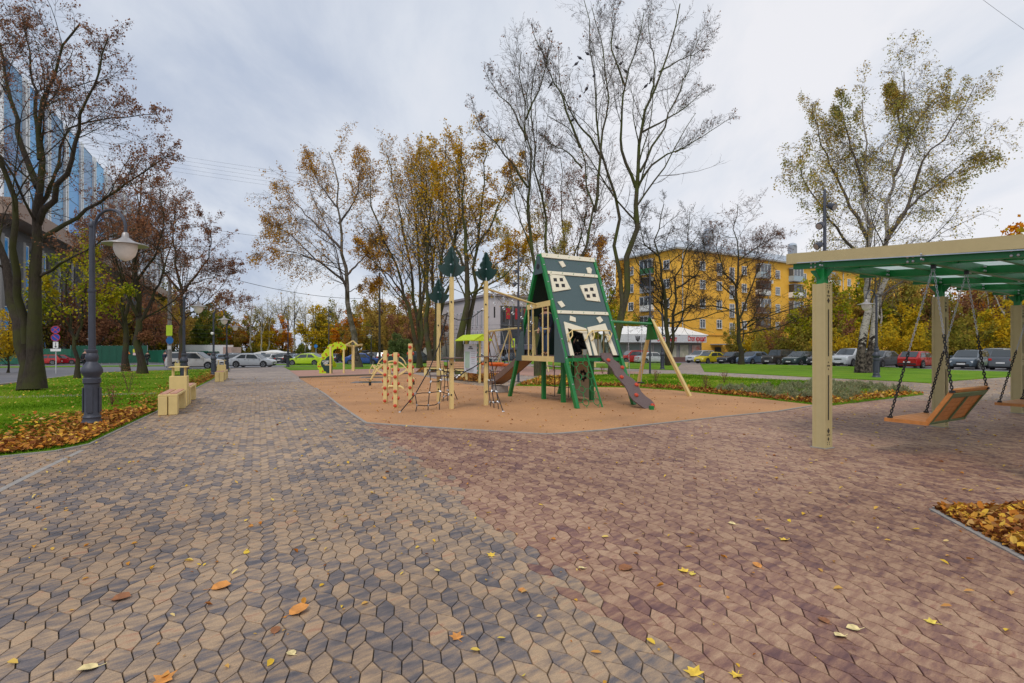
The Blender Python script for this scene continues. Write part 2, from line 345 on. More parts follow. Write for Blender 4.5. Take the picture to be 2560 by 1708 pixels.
_, BEDBW = sheet('leaf_bed', BEDB, .03, 'soil', skirt=.06)
BEDR = [(2338, 1275), (2560, 1268), (2720, 1266), (2720, 1480), (2560, 1393)]
_, BEDRW = sheet('leaf_bed', BEDR, .0, 'soil')
# trodden paving strip across the left lawn
sheet('footpath', [(-40, 993), (0, 993.5), (393, 983), (393, 988), (0, 999), (-40, 1000)], .034, 'far_paving')
# kerbs
def kerb(name, px, off, w, hgt, m=None, step=1.0):
    """a run of kerb stones, one object per stone, laid with small joints"""
    pts = [gp(*p) if p[0] != 'w' else Vector((p[1], p[2], H(p[1], p[2]))) for p in px]
    root = thing(name, 'low grey concrete kerb laid along ' + off, 'kerb', pts[0])
    for a, b in zip(pts, pts[1:]):
        n = max(1, int((b - a).length / step)); 
        for i in range(n):
            p = a.lerp(b, i / n); q = a.lerp(b, (i + 1) / n - .006 / (b - a).length)
            for r in (p, q): r.z = H(r.x, r.y) + hgt - .05 + random.uniform(-.002, .002)
            part('kerb_stone', M().bar(p, q, w, .1), m or m_conc, root, world=True)
    return root
kerb('kerb', [(790, 971), (847, 1013), (914, 1058), (1000, 1064.5), (1180, 1075.5), (1348, 1085.5), (1384, 1085.5), (1506, 1076.5), (1632, 1061.5), (1800, 1043.5), (1948, 1028.5), (2035, 1014)], 'the near edge of the orange rubber surface', .06, .016)
kerb('kerb', [(2336, 1275), (2560, 1395), (2720, 1484)], 'the leaf filled bed at the right edge', .09, .012)
kerb('kerb', [(2340, 1274), (2560, 1267), (2720, 1264)], 'the far side of the leaf bed by the pergola', .08, .012)
kerb('kerb', [(-60, 1151), (0, 1144.5), (143, 1129), (220, 1113), (300, 1074), (392, 1030), (441, 999), (493, 970), (536, 948), (576, 924)], 'the left lawn beside the path', .05, .02)
kerb('kerb', [(205, 1126), (100, 1176), (0, 1226), (-60, 1258)], 'the joint between two areas of paving at the lower left', .07, .004)
kerb('kerb', [('w', -20.5, 5), ('w', -21.5, 21), ('w', -24.5, 27), ('w', -30, 37), ('w', -29, 42), ('w', -26, 48), ('w', -24, 53.5), ('w', -5, 59), ('w', 21, 66)], 'the street side of the square', .15, .05, step=3)

# ---------------------------------------------------------------- paving stones
def inpoly(x, y, poly):
    r = np.zeros(x.shape, bool); n = len(poly)
    for i in range(n):
        x1, y1 = poly[i]; x2, y2 = poly[(i + 1) % n]
        c = ((y1 > y) != (y2 > y)) & (x < (x2 - x1) * (y - y1) / (y2 - y1 + 1e-12) + x1); r ^= c
    return r
def paving():
    s = .192; th = math.radians(26)
    U = np.array([math.sin(th), -math.cos(th)]) * s; Wv = np.array([math.cos(th), math.sin(th)]) * s
    HX = [np.array([(0, 0), (.48, .143), (1, 0), (1.32, -.34), (.84, -.483), (.32, -.34)]), np.array([(.48, .143), (.84, .517), (1.32, .66), (1.84, .517), (1.48, .143), (1.0, 0)])]
    I, J = np.meshgrid(np.arange(-260, 260), np.arange(-260, 260)); I = I.ravel(); J = J.ravel()
    ps = []
    for k, hx in enumerate(HX):
        c = hx.mean(0); cu = I + c[0]; cw = J + c[1]
        x = cu * U[0] + cw * Wv[0]; y = cu * U[1] + cw * Wv[1] + 9
        ok = (y > .9) & (y < YC + .1) & (np.abs(x) < 1.02 * y + 2.2) & (x > -20.4)
        for pl in (RUBW, LAWNLW, LAWN2W, BEDRW):
            q = np.array(pl); cc = q.mean(0); q2 = cc + (q - cc) * .995
            ok &= ~inpoly(x, y, [tuple(p) for p in q2])
        idx = np.where(ok)[0]
        ps.append((k, idx, x[idx], y[idx]))
    border = np.array([gp(*p)[:2] for p in [(840, 1010), (914, 1057), (1046, 1155), (1285, 1351), (1558, 1558), (1743, 1708), (2300, 2100)]])
    border = np.vstack([[(-14, 32)], border])
    cen = []; allv = []; 
    for k, idx, x, y in ps:
        hx = HX[k]; c = hx.mean(0)
        off = (hx - c)[:, :1] * U + (hx - c)[:, 1:] * Wv           # (6,2)
        cen.append(np.stack([x, y, np.full_like(x, k)], 1))
    cen = np.vstack(cen); n = len(cen)
    offs = np.stack([(HX[k] - HX[k].mean(0))[:, :1] * U + (HX[k] - HX[k].mean(0))[:, 1:] * Wv for k in (0, 1)])
    bx = np.interp(cen[:, 1], border[::-1, 1], border[::-1, 0])
    zone = (cen[:, 0] + RNG.normal(0, .09, n) > bx).astype(np.float32)
    zone[cen[:, 1] > 14.5] = 0
    tint = RNG.beta(1.5, 1.3, n).astype(np.float32)
    # patches where darker stones gather
    pt = .5 + .25 * np.sin(cen[:, 0] * .9 + 1.3 * np.sin(cen[:, 1] * .7)) * np.cos(cen[:, 1] * .8 + cen[:, 0] * .35)
    tint = np.clip(tint * .7 + pt * .32, 0, 1)
    # outlines: shrunk by the joint, bevelled
    P = offs[cen[:, 2].astype(int)]                                  # n,6,2
    ctr = cen[:, None, :2]
    rad = np.linalg.norm(P, axis=2, keepdims=True)
    outer = P * (1 - .0022 / rad); inner = P * (1 - .0052 / rad)
    zz = np.where(cen[:, 1] > 17, .25 + .004 * cen[:, 0] - .014 * cen[:, 1], 0); zz = np.minimum(zz, 0)
    dz = RNG.normal(0, .0009, n); tx = RNG.normal(0, .004, (n, 2))
    def lay(p, z):
        zq = zz[:, None] + z + dz[:, None] + (p * tx[:, None, :]).sum(2)
        return np.concatenate([ctr + p, zq[:, :, None]], 2)
    top = lay(inner, 0); mid = lay(outer, -.011)
    V = np.concatenate([top, mid], 1)                                # n,12,3
    order = np.argsort(cen[:, 1] + .0 * np.abs(cen[:, 0]) + np.where(np.abs(cen[:, 0]) > cen[:, 1] * .985 + .1, 100, 0) + np.where(cen[:, 1] < 2.3, 100, 0))
    hexq = [(0, 1, 2, 3), (0, 3, 4, 5)]
    q = hexq + [(i + 6, (i + 1) % 6 + 6, (i + 1) % 6, i) for i in range(6)]
    # orientation of the outlines
    a = offs[0]; area = sum(a[i][0] * a[(i + 1) % 6][1] - a[(i + 1) % 6][0] * a[i][1] for i in range(6))
    Q = np.array(q if area > 0 else [f[::-1] for f in q]); pm = MATS['paving_stone']
    def build(ids, name, par, kind=None):
        v = V[ids].reshape(-1, 3); f = (Q[None] + (np.arange(len(ids)) * 12)[:, None, None]).reshape(-1, 4)
        me = npmesh(name, v, f, pm, np.repeat(tint[ids], 12))
        z = me.attributes.new('zone', 'FLOAT', 'POINT'); z.data.foreach_set('value', np.repeat(zone[ids], 12))
        return obj(name, me, par, kind=kind)
    plaza = bpy.data.objects['paving_bed']
    for i in order[:300]: build(np.array([i]), 'paving_stone', plaza)
    build(order[300:], 'paving_stones', plaza, 'stuff')
paving()

# ---------------------------------------------------------------- leaves and grass
LEAFCOL = [(.30, .10, .02), (.52, .20, .035), (.60, .33, .06), (.72, .46, .05), (.55, .33, .12), (.20, .07, .03), (.33, .13, .04)]
m_leaf = leafmat('fallen_leaves', LEAFCOL, .15)
m_leafy = leafmat('fallen_yellow_leaves', [(.65, .42, .05), (.78, .55, .08), (.72, .56, .25), (.55, .22, .05), (.62, .40, .12), (.80, .62, .10)], .15)
m_leafb = leafmat('wet_brown_leaves', [(.17, .06, .025), (.26, .09, .03), (.38, .15, .04), (.52, .27, .05), (.22, .09, .035), (.33, .14, .05)], .15)
def leaf_shape(maple=False):
    if maple:
        r = [1, .55, .95, .5, .8, .42, .28, .42, .8, .5, .95, .55]; n = 12
    else:
        r = [1, .78, .62, .55, .5, .55, .62, .78]; n = 8
    return np.array([(r[i] * math.sin(2 * math.pi * i / n), r[i] * math.cos(2 * math.pi * i / n)) for i in range(n)])
def scatter_leaves(name, pts, size, mt, curl=.35, lift=.004, zf=None, parent=None, tilt=.25):
    """each leaf: a small folded four-quad blade"""
    n = len(pts); pts = np.asarray(pts, float)
    s = size * RNG.uniform(.55, 1.25, n); a = RNG.uniform(0, 2 * np.pi, n); asp = RNG.uniform(.45, .95, n)
    base = np.array([(-1, 0, 0), (-.35, -.75, 1), (.45, -.6, 1), (1, 0, .3), (.45, .6, 1), (-.35, .75, 1), (0, 0, 0)], float)
    c = RNG.uniform(.1, 1, n) * curl
    x = base[None, :, 0] * s[:, None]; y = base[None, :, 1] * (s * asp)[:, None]; z = base[None, :, 2] * (s * c)[:, None]
    tx = RNG.normal(0, tilt, n)[:, None]; ty = RNG.normal(0, tilt, n)[:, None]
    z = z + x * tx + y * ty; z -= z.min(1, keepdims=True)
    X = x * np.cos(a)[:, None] - y * np.sin(a)[:, None] + pts[:, :1]; Y = x * np.sin(a)[:, None] + y * np.cos(a)[:, None] + pts[:, 1:2]
    Z = z + pts[:, 2:3] + lift
    V = np.stack([X, Y, Z], 2).reshape(-1, 3)
    q = np.array([(0, 1, 2, 6), (6, 2, 3, 4), (0, 6, 4, 5)]); q = np.array([(0, 1, 2, 6), (6, 2, 3, 4), (6, 4, 5, 0)])
    Fq = (q[None] + (np.arange(n) * 7)[:, None, None]).reshape(-1, 4)
    me = npmesh(name, V, Fq, mt, np.repeat(RNG.uniform(0, 1, n), 7)); return obj(name, me, parent, kind='stuff')
def rnd_in(polyw, n):
    p = np.array(polyw); lo = p.min(0); hi = p.max(0); out = np.zeros((0, 2))
    while len(out) < n:
        q = RNG.uniform(lo, hi, (n * 3, 2)); q = q[inpoly(q[:, 0], q[:, 1], [tuple(v) for v in p])]; out = np.vstack([out, q])
    return out[:n]
def HH(p, off): return np.column_stack([p, np.minimum(0, .25 + .004 * p[:, 0] - .014 * p[:, 1]) + off])
def near_line(polyline, n, spread, side=1):
    """points beside a polyline, denser close to it"""
    P = np.array(polyline); d = np.linalg.norm(np.diff(P, axis=0), axis=1); cs = np.r_[0, np.cumsum(d)]
    t = RNG.uniform(0, cs[-1], n); i = np.clip(np.searchsorted(cs, t) - 1, 0, len(d) - 1); f = (t - cs[i]) / d[i]
    a = P[i] + (P[i + 1] - P[i]) * f[:, None]; nn = (P[i + 1] - P[i]) / d[i][:, None]; nn = np.column_stack([-nn[:, 1], nn[:, 0]]) * side
    return a + nn * (np.abs(RNG.normal(0, spread, n)))[:, None]
def gpl(px): return [tuple(gp(*p)[:2]) for p in px]
# over the paving and the rubber
n = 1500
yy = RNG.uniform(2.0, 30, n * 6); xx = RNG.uniform(-1, 1, n * 6) * (yy + 1.5); keep = RNG.uniform(0, 1, n * 6) < (yy / 30) ** .8
xx, yy = xx[keep], yy[keep]; okp = ~inpoly(xx, yy, LAWNLW) & ~inpoly(xx, yy, LAWN2W) & (xx > -20)
pp = np.column_stack([xx, yy])[okp]; rub = inpoly(pp[:, 0], pp[:, 1], RUBW)
scatter_leaves('leaf_litter', HH(pp[~rub][:1500], .001), .025, m_leafy, .5)
scatter_leaves('leaf_litter', HH(pp[~rub][1500:2500], .001), .024, m_leaf, .7)
scatter_leaves('leaf_litter', HH(rnd_in(RUBW, 900), .013), .026, m_leaf, .7)
# tiny bits of debris
scatter_leaves('leaf_litter', HH(pp[~rub][:2400] + RNG.normal(0, .4, (min(2400, (~rub).sum()), 2)), .001), .009, m_leaf, .5)
# drift along the left lawn
ed = gpl([(-60, 1150), (0, 1143), (143, 1127), (220, 1111), (300, 1072), (392, 1028)])
def keepin(p, poly): return p[inpoly(p[:, 0], p[:, 1], poly)]
scatter_leaves('leaf_drift', HH(keepin(near_line(ed, 3200, .7), LAWNLW), .05), .045, m_leafb, .4, tilt=.3)
scatter_leaves('leaf_drift', HH(keepin(near_line(ed, 1600, 1.0), LAWNLW), .06), .042, m_leaf, .4, tilt=.3)
ed2 = gpl([(392, 1028), (441, 997), (493, 968), (536, 946), (576, 922)])
scatter_leaves('leaf_drift', HH(keepin(near_line(ed2, 2600, .5), LAWNLW), .05), .05, m_leafb, .4, tilt=.3)
scatter_leaves('leaf_drift', HH(rnd_in(LAWNLW, 1500), .045), .04, m_leafy, .5)
ed3 = gpl([(2080, 1013.5), (2035, 1012.5), (1885, 995.5), (1779, 986), (1688, 976), (1596, 970), (1504, 968), (1402, 966), (1297, 965)])
for side in (1, -1):
    k = keepin(near_line(ed3, 4500, .55, side), LAWN2W)
    if len(k) > 500: scatter_leaves('leaf_drift', HH(k, .04), .05, m_leafb, .5, tilt=.5)
scatter_leaves('leaf_drift', HH(rnd_in(gpl([(1297, 965), (1351, 944), (1450, 941), (1500, 968), (1402, 966)]), 2600), .04), .055, m_leaf, .6, tilt=.5)
scatter_leaves('leaf_drift', HH(keepin(near_line(gpl([(2309, 987), (2188, 1000.5), (2080, 1013.5)]), 1500, .5, -1), LAWN2W), .04), .045, m_leaf, .6, tilt=.5)
scatter_leaves('leaf_drift', HH(rnd_in(BEDCW, 2600), .03), .05, m_leafb, .6, tilt=.5)
scatter_leaves('leaf_drift', HH(rnd_in(BEDBW, 2600), .03), .06, m_leafb, .6, tilt=.5)
scatter_leaves('leaf_drift', HH(rnd_in(BEDRW, 8000), .004), .034, m_leafb, .5, lift=.0, tilt=.35)
scatter_leaves('leaf_drift', HH(rnd_in([(p[0], p[1]) for p in BEDRW], 1200) , .02), .036, m_leaf, .5, tilt=.4)
scatter_leaves('leaf_litter', HH(rnd_in(LAWN2W, 500), .06), .04, m_leafy, .5)
# grass blades on the near lawns
m_grass = leafmat('grass_blades', [(.08, .17, .008), (.14, .27, .014), (.21, .35, .02), (.31, .39, .04), (.36, .33, .07)], .35)
def grass(name, pts, h):
    n = len(pts); a = RNG.uniform(0, np.pi, n); w = .006 * RNG.uniform(.8, 2, n) * h / .05; hh = h * RNG.uniform(.4, 1.2, n); l = RNG.normal(0, .5, (n, 2)) * hh[:, None]
    dx = np.cos(a) * w; dy = np.sin(a) * w; z = pts[:, 2]
    v0 = np.column_stack([pts[:, 0] - dx, pts[:, 1] - dy, z]); v1 = np.column_stack([pts[:, 0] + dx, pts[:, 1] + dy, z]); v2 = np.column_stack([pts[:, 0] + l[:, 0], pts[:, 1] + l[:, 1], z + hh])
    V = np.stack([v0, v1, v2], 1).reshape(-1, 3)
    pt = np.clip(.35 + .3 * np.sin(pts[:, 0] * 1.1 + np.sin(pts[:, 1] * .8) * 2) + RNG.normal(0, .22, n), 0, 1)
    return obj(name, npmesh(name, V, np.arange(n * 3).reshape(-1, 3), m_grass, np.repeat(pt, 3)), kind='stuff')
g = rnd_in(LAWNLW, 320000); g = g[RNG.uniform(0, 1, len(g)) < np.clip((11.0 / g[:, 1]) ** 2, .03, 1)]; g = g[g[:, 1] > 7]
grass('grass', HH(g[:120000], .03), .05)
g = rnd_in(LAWN2W, 45000); grass('grass', HH(g, .03), .08)
g = rnd_in(BEDRW, 900); g = g[(np.abs(g[:, 0] - 5.4 - .5 * np.sin(g[:, 1] * 7)) < .5)]; grass('grass', HH(g, .01), .09)
# low lavender clumps in the bed
lav = leafmat('lavender', [(.14, .17, .08), (.26, .29, .15), (.36, .36, .22), (.30, .23, .10)], .3)
lp = rnd_in(gpl([(1760, 979), (1885, 975), (1980, 966), (2060, 960), (2150, 966), (2290, 984), (2188, 998), (2080, 1011), (2035, 1011), (1885, 992)]), 170)
V = []; 
q = np.repeat(HH(lp, .035), 130, 0); nn = len(q); ang = RNG.uniform(0, 2 * np.pi, nn); r = np.abs(RNG.normal(0, .10, nn)); q[:, 0] += np.cos(ang) * r; q[:, 1] += np.sin(ang) * r; q[:, 2] += RNG.uniform(0, .2, nn) * np.exp(-(r / .16) ** 2)
def bladelets(name, q, L_, mt, w=.012, kind='stuff', parent=None, up=.7, vs=.8):
    n = len(q); d = RNG.normal(0, 1, (n, 3)); d[:, 2] = np.abs(d[:, 2]) * up * 2; d /= np.linalg.norm(d, axis=1)[:, None]; s = np.cross(d, RNG.normal(0, 1, (n, 3))); s /= np.linalg.norm(s, axis=1)[:, None]; l = L_ * RNG.uniform(.5, 1.3, n)[:, None]
    V = np.stack([q - s * w, q + s * w, q + d * l], 1).reshape(-1, 3)
    return obj(name, npmesh(name, V, np.arange(n * 3).reshape(-1, 3), mt, np.repeat(RNG.uniform(0, 1, n), 3)), parent, kind=kind)
bladelets('lavender_bed', q, .09, lav)
# individual leaves lying on the near paving
def big_leaf(sx, sy, size, kind, col, label, rot=0, curl=.3):
    p = gp(sx, sy); sh = leaf_shape(kind == 'maple'); n = len(sh); b = M()
    vs = [Vector((x * size, y * size, (abs(x) * curl + max(0, y) * .15) * size)) for x, y in sh] + [Vector((0, 0, 0))]
    b.add(vs, [(i, (i + 1) % n, n) for i in range(n)]); b.tube([(0, -size * (.28 if kind == 'maple' else .5), .0), (size * .1, -size * 1.05, .004)], .0016, 4)
    me = b.mesh('leaf_blade', mat('leaf_' + col, dict(yellow=(.78, .50, .05), pale=(.68, .55, .26), orange=(.58, .24, .05), brown=(.26, .10, .035), lemon=(.72, .55, .08))[col], .6, var=.35, vs=18))
    o = obj('fallen_leaf', me); o.location = (p.x, p.y, .004); o.rotation_euler = (random.uniform(-.12, .12), random.uniform(-.12, .12), rot)
    zs = [(o.rotation_euler.to_matrix() @ v).z for v in vs]; o.location.z = .002 - min(zs) * .8
    tag(o, label, 'leaf', 'large leaves fallen on the near paving')
for a in [(1737, 1686, .055, 'maple', 'yellow', 'bright yellow lobed leaf at the bottom edge of the paving, left one of two', .3),
          (1842, 1690, .04, 'maple', 'yellow', 'yellow pointed leaf at the bottom edge, right of the lobed one', 2.4),
          (1142, 1596, .045, 'maple', 'orange', 'rust orange curled maple leaf low in the middle of the paving', .6),
          (228, 1672, .055, 'oval', 'pale', 'pale folded leaf in the lower left corner of the paving', 2.2),
          (730, 1636, .035, 'oval', 'pale', 'round pale leaf beside a small ochre leaf at lower left', .9),
          (740, 1532, .075, 'oval', 'orange', 'long orange and green leaf lying aslant on the left paving', -.9),
          (688, 1580, .04, 'oval', 'brown', 'dark brown wrinkled leaf on a grey stone left of centre', .2),
          (1712, 1430, .05, 'maple', 'yellow', 'large yellow leaf of the pair on the red paving', 1.1),
          (1732, 1436, .035, 'oval', 'lemon', 'smaller yellow leaf touching the large one on the red paving', 2.6),
          (1895, 1417, .045, 'oval', 'orange', 'ochre crumpled leaf standing alone on the red paving', .4),
          (1963, 1351, .05, 'maple', 'yellow', 'flat yellow jagged leaf in the middle of the red paving', 1.9),
          (1833, 1311, .04, 'oval', 'pale', 'pale round leaf farther back on the red paving', 1.2),
          (2138, 1573, .045, 'oval', 'pale', 'pale oval leaf in the lower right paving, upper of two', 1.4),
          (2104, 1592, .045, 'oval', 'pale', 'pale oval leaf in the lower right paving, lower of two', 1.9),
          (2062, 1555, .045, 'oval', 'brown', 'dark red brown leaf left of the pale pair at lower right', .1),
          (1228, 1390, .04, 'maple', 'yellow', 'yellow curled leaf on grey stones near the colour change', .2),
          (1560, 1424, .07, 'oval', 'brown', 'long brown leaf lying on the red paving beside a pale leaf', -1.0),
          (1305, 1478, .035, 'oval', 'orange', 'round orange leaf on the grey tan stones in the middle', .5),
          (1457, 1422, .035, 'oval', 'pale', 'small pale leaf left of the long brown leaf', 2.0),
          (545, 1470, .075, 'oval', 'orange', 'long ochre leaf with green tip on the left paving', -1.2),
          (296, 1497, .07, 'oval', 'brown', 'thin brown leaf lying flat on the left paving', -1.4),
          (410, 1703, .06, 'maple', 'orange', 'orange brown leaf cut by the bottom edge at left', .3),
          (2330, 1558, .04, 'maple', 'lemon', 'yellow green leaf at far lower right', .7)]: big_leaf(*a)
# ================================================================ BUILDINGS AND FENCES
def text_mesh(s, size, m, name='lettering', ext=.01, bold=0, sx=1):
    cu = bpy.data.curves.new(name, 'FONT'); cu.body = s; cu.size = size; cu.extrude = ext; cu.offset = bold; cu.align_x = 'CENTER'; cu.align_y = 'CENTER'; cu.resolution_u = 2
    t = bpy.data.objects.new('t', cu); C.objects.link(t); bpy.context.view_layer.update()
    me = bpy.data.meshes.new_from_object(t.evaluated_get(bpy.context.evaluated_depsgraph_get())); bpy.data.objects.remove(t); bpy.data.curves.remove(cu)
    me.materials.clear(); me.materials.append(m)
    if sx != 1: me.transform(Matrix.Diagonal((sx, 1, 1, 1)))
    return me
def lettering(s, size, m, parent, loc, rot, name='lettering', bold=0, ext=.01, sx=1):
    o = obj(name, text_mesh(s, size, m, name, ext, bold, sx), parent); o.location = loc; o.rotation_euler = rot; return o
m_yel = mat('ochre_plaster', (.84, .42, .04), .85, var=.07, vs=.55, bump=.25, bs=12, col2=(.90, .50, .07))
m_yel2 = mat('ochre_plinth', (.58, .30, .045), .85, var=.1, vs=1.2)
m_roof = mat('zinc_roof', (.38, .44, .50), .35, .35, var=.15, vs=.6, col2=(.55, .60, .66))
m_frame = mat('window_frame_white', (.74, .75, .76), .5)
m_pane = glass('window_glass', (.075, .09, .11), .12); m_pane2 = glass('window_glass_dark', (.03, .035, .04), .15)
m_pipe = mat('drain_pipe', (.50, .52, .52), .5, .2)
m_grey = mat('grey_panel', (.30, .31, .33), .6, var=.1)
m_bluepanel = mat('pale_blue_panel', (.36, .44, .50), .6, var=.12)
m_brownpanel = mat('brown_panel', (.10, .06, .045), .7, var=.2)
def make_window(name, w, h, par, bars=1, cross=True, frame=None, pane=None):
    """pane with its frame and sill as sub-parts; lies in the x-z plane, facing -y"""
    o = part(name, M().box((0, -.02, 0), (w, .04, h)), pane or m_pane, par); fm = M(); t = .09
    for (cx, cz, a, b) in [(0, h / 2 - t / 2, w, t), (0, -h / 2 + t / 2, w, t), (-w / 2 + t / 2, 0, t, h - 2 * t), (w / 2 - t / 2, 0, t, h - 2 * t)]: fm.box((cx, -.07, cz), (a, .06, b))
    for i in range(bars): fm.box((-w / 2 + w * (i + 1) / (bars + 1), -.072, 0), (.07, .05, h - 2 * t))
    if cross: fm.box((0, -.074, h * .2), (w - 2 * t, .045, .05))
    part('window_frame', fm, frame or m_frame, o); part('window_sill', M().box((0, -.1, -h / 2 - .03), (w + .15, .2, .05)), m_pipe, o); return o
def copies(proto, par, places):
    sn = snapshot(proto)
    for i, (x, y, z, rz) in enumerate(places):
        if i == 0: proto.location = (x, y, z); proto.rotation_euler = (0, 0, rz)
        else: dup(None, (x, y, z), rz, tree=sn, parent=par)
def balcony(par, x, z, w, d, glaz, para, face=0, rz=0, org=(0, 0)):
    """slab, parapet and glazing of one balcony; local y points out of the wall with -"""
    R = Matrix.Rotation(rz, 3, 'Z'); o = bpy.data.objects.new('balcony', None)
    b = part('balcony', M().box((0, -d / 2, -.55), (w, d, .14)), m_grey, par); b.location = (org[0] + (R @ Vector((x, 0, 0))).x, org[1] + (R @ Vector((x, 0, 0))).y, z); b.rotation_euler = (0, 0, rz)
    part('parapet', M().box((0, -d + .03, 0), (w, .06, .96)).box((-w / 2 + .03, -d / 2 + .03, 0), (.06, d - .07, .96)).box((w / 2 - .03, -d / 2 + .03, 0), (.06, d - .07, .96)), para, b)
    if glaz:
        fr = M(); n = max(2, int(w / .8))
        for i in range(n + 1): fr.box((-w / 2 + w * i / n, -d + .03, 1.2), (.07, .07, 1.42))
        for s in (-1, 1): fr.box((s * (w / 2 - .02), -d / 2, 1.87), (.05, d - .1, .08))
        fr.box((0, -d + .03, 1.92), (w + .07, .09, .08)); part('balcony_frame', fr, m_frame if glaz == 1 else m_brownpanel, b)
        part('balcony_pane', M().box((0, -d + .05, 1.2), (w - .1, .02, 1.36)).box((-w / 2 + .04, -d / 2, 1.2), (.02, d - .15, 1.36)).box((w / 2 - .04, -d / 2, 1.2), (.02, d - .15, 1.36)), m_pane if glaz == 1 else m_pane2, b)
        part('balcony_roof', M().box((0, -d / 2, 2.02), (w + .1, d + .1, .08)), m_grey, b)
    return b
def yellow_block():
    D = 86; p = at(1691.8, D); g = thing('apartment_block', 'five storey ochre yellow apartment block with pale metal roof and glazed balconies', 'building', p, math.radians(30))
    L_, Wd, He = 92, 15, 18.5
    part('wall', M().box((L_ / 2, Wd / 2, He / 2 - 1), (L_, Wd, He + 2)), m_yel, g)
    part('plinth', M().box((L_ / 2, -.03, .0), (L_ + .06, .06, 1.6)).box((-.03, Wd / 2, .0), (.06, Wd, 1.6)), m_yel2, g)
    part('ledge', M().box((L_ / 2, -.07, 4.35), (L_, .14, .16)), m_yel2, g)
    part('cornice', M().box((L_ / 2, -.35, He + .1), (L_ + 1.4, .7, .22)).box((-.35, Wd / 2, He + .1), (.7, Wd, .22)), mat('cornice', (.48, .47, .45), .7), g)
    o = .75; e = He + .22; r = M(); rh = 3.4
    A, B, Cc, Dd = (-o, -o, e), (L_ + o, -o, e), (L_ + o, Wd + o, e), (-o, Wd + o, e); R1, R2 = (Wd / 2, Wd / 2, e + rh), (L_ - Wd / 2, Wd / 2, e + rh)
    r.add([A, B, Cc, Dd, R1, R2], [(0, 1, 5, 4), (1, 2, 5), (2, 3, 4, 5), (3, 0, 4), (0, 3, 2, 1)]); part('roof', r, m_roof, g)
    s = M()
    for i in range(46): x = i * 2.0; t = .5; s.bar((x, -o, e + .05), (max(x, min(x, L_)), Wd / 2 - .2, e + rh + .02), .05, .06) if x > Wd / 2 and x < L_ - Wd / 2 else None
    part('roof_seams', s, m_roof, g, kind='stuff')
    f = M()
    for i in range(60): f.box((i * 1.5 + 1, .2, e + .85), (.04, .04, .8))
    f.box((L_ / 2, .2, e + 1.2), (L_ - 2, .04, .04)).box((L_ / 2, .2, e + .9), (L_ - 2, .03, .03)); part('roof_railing', f, m_pipe, g, kind='stuff')
    for x, y, h in [(14.5, 5.5, 2.6), (41, 5.5, 2.4), (64, 5.5, 2.2)]:
        c = part('chimney', M().box((x, y, e + rh - .6 + h / 2), (1.6, 1.1, h)), m_grey, g); part('chimney_hood', M().lathe([(.02, 0), (.85, .02), (.8, .35), (.35, .6), (.02, .64)], (x, y, e + rh - .6 + h + .002), 10), m_roof, c)
    part('chimney', M().box((44.6, 5.5, e + rh - .2), (2.2, 1.2, 1.5)), m_white, g)
    for x in (12.4, 43, 47, 34): 
        a = M().tube([(x, 6, e + rh - .5), (x + .1, 6, e + rh + 2.6)], .035, 5)
        for k in range(4): a.tube([(x - .35, 6, e + rh + 1.5 + k * .3), (x + .45, 6, e + rh + 1.5 + k * .3)], .018, 4)
        part('antenna', a, m_grey, g)
    part('dormer', M().prism([(20, 2.2, e + 1.1), (21.2, 2.2, e + 1.1), (21.2, 2.2, e + 1.9), (20, 2.2, e + 1.9)], (0, 2.5, 0)), m_roof, g)
    for x in (1.2, 24.2, 50): part('drain_pipe', M().tube([(x, -.16, 4.5), (x, -.16, He - .6), (x - .1, -.5, He + .05)], .09, 8), m_pipe, g)
    rows = [16.2, 13.0, 9.7, 6.3]
    wn = make_window('window', 1.35, 1.55, g); pl = []
    for x in (6.2, 10.5, 17.3, 27.3, 36.0, 40.2, 48.5, 52.5, 56.5, 64.5, 69, 73, 81, 86): pl += [(x, 0, z, 0) for z in rows]
    pl += [(0, y, z, -math.pi / 2) for y in (2.2, 10.8) for z in rows]
    copies(wn, g, pl)
    st = make_window('stair_window', 1.3, 2.4, g, bars=1); copies(st, g, [(x, 0, z - .9, 0) for x in (13.9, 60.5) for z in rows])
    for x, w in ((22.1, 3.0), (32.4, 3.1), (44.3, 3.1)):
        for i, z in enumerate(rows):
            balcony(g, x, z - .55, w, 1.1, (1, 2, 1, 2, 0)[(i + int(x)) % 4 if True else 0], [m_bluepanel, m_brownpanel, m_bluepanel, m_brownpanel, m_white][(i * 2 + int(x)) % 5])
        copies(make_window('window', 1.3, 1.6, g), g, [(x, 0, z + .3, 0) for z in rows])
    for i, z in enumerate(rows):
        balcony(g, 0, z - .55, 3.0, .5, (1, 2, 1, 1)[i], [mat('green_panel', (.03, .16, .06), .6), m_grey, m_white, m_white][i], rz=-math.pi / 2, org=(0, 6.6))
    # ground floor
    copies(make_window('window', 1.3, 1.3, g), g, [(x, 0, 2.4, 0) for x in (17.6, 20.6, 27, 31, 36, 40)])
    for x in (10.2, 14.4):
        d = part('entrance_door', M().box((x, -.05, .95), (1.6, .1, 2.6)), m_black, g)
    part('entrance_canopy', M().box((9.8, -1.1, 2.75), (3.2, 2.2, .18)).box((14, -1.2, 2.75), (4.0, 2.4, .12)), m_grey, g)
    part('wooden_grille', M().box((2.6, -.06, 2.6), (1.5, .1, 1.9)), m_brownpanel, g)
    for x, z in ((2.0, 3.9), (10.4, 15.0), (25.0, 14.6)): 
        a = part('air_conditioner', M().box((x, -.22, z), (.85, .32, .6)), m_white, g); part('fan_grille', M().lathe([(.22, 0), (.22, .02)], (x - .1, -.41, z), 14, (0, 1, 0)), m_grey, a)
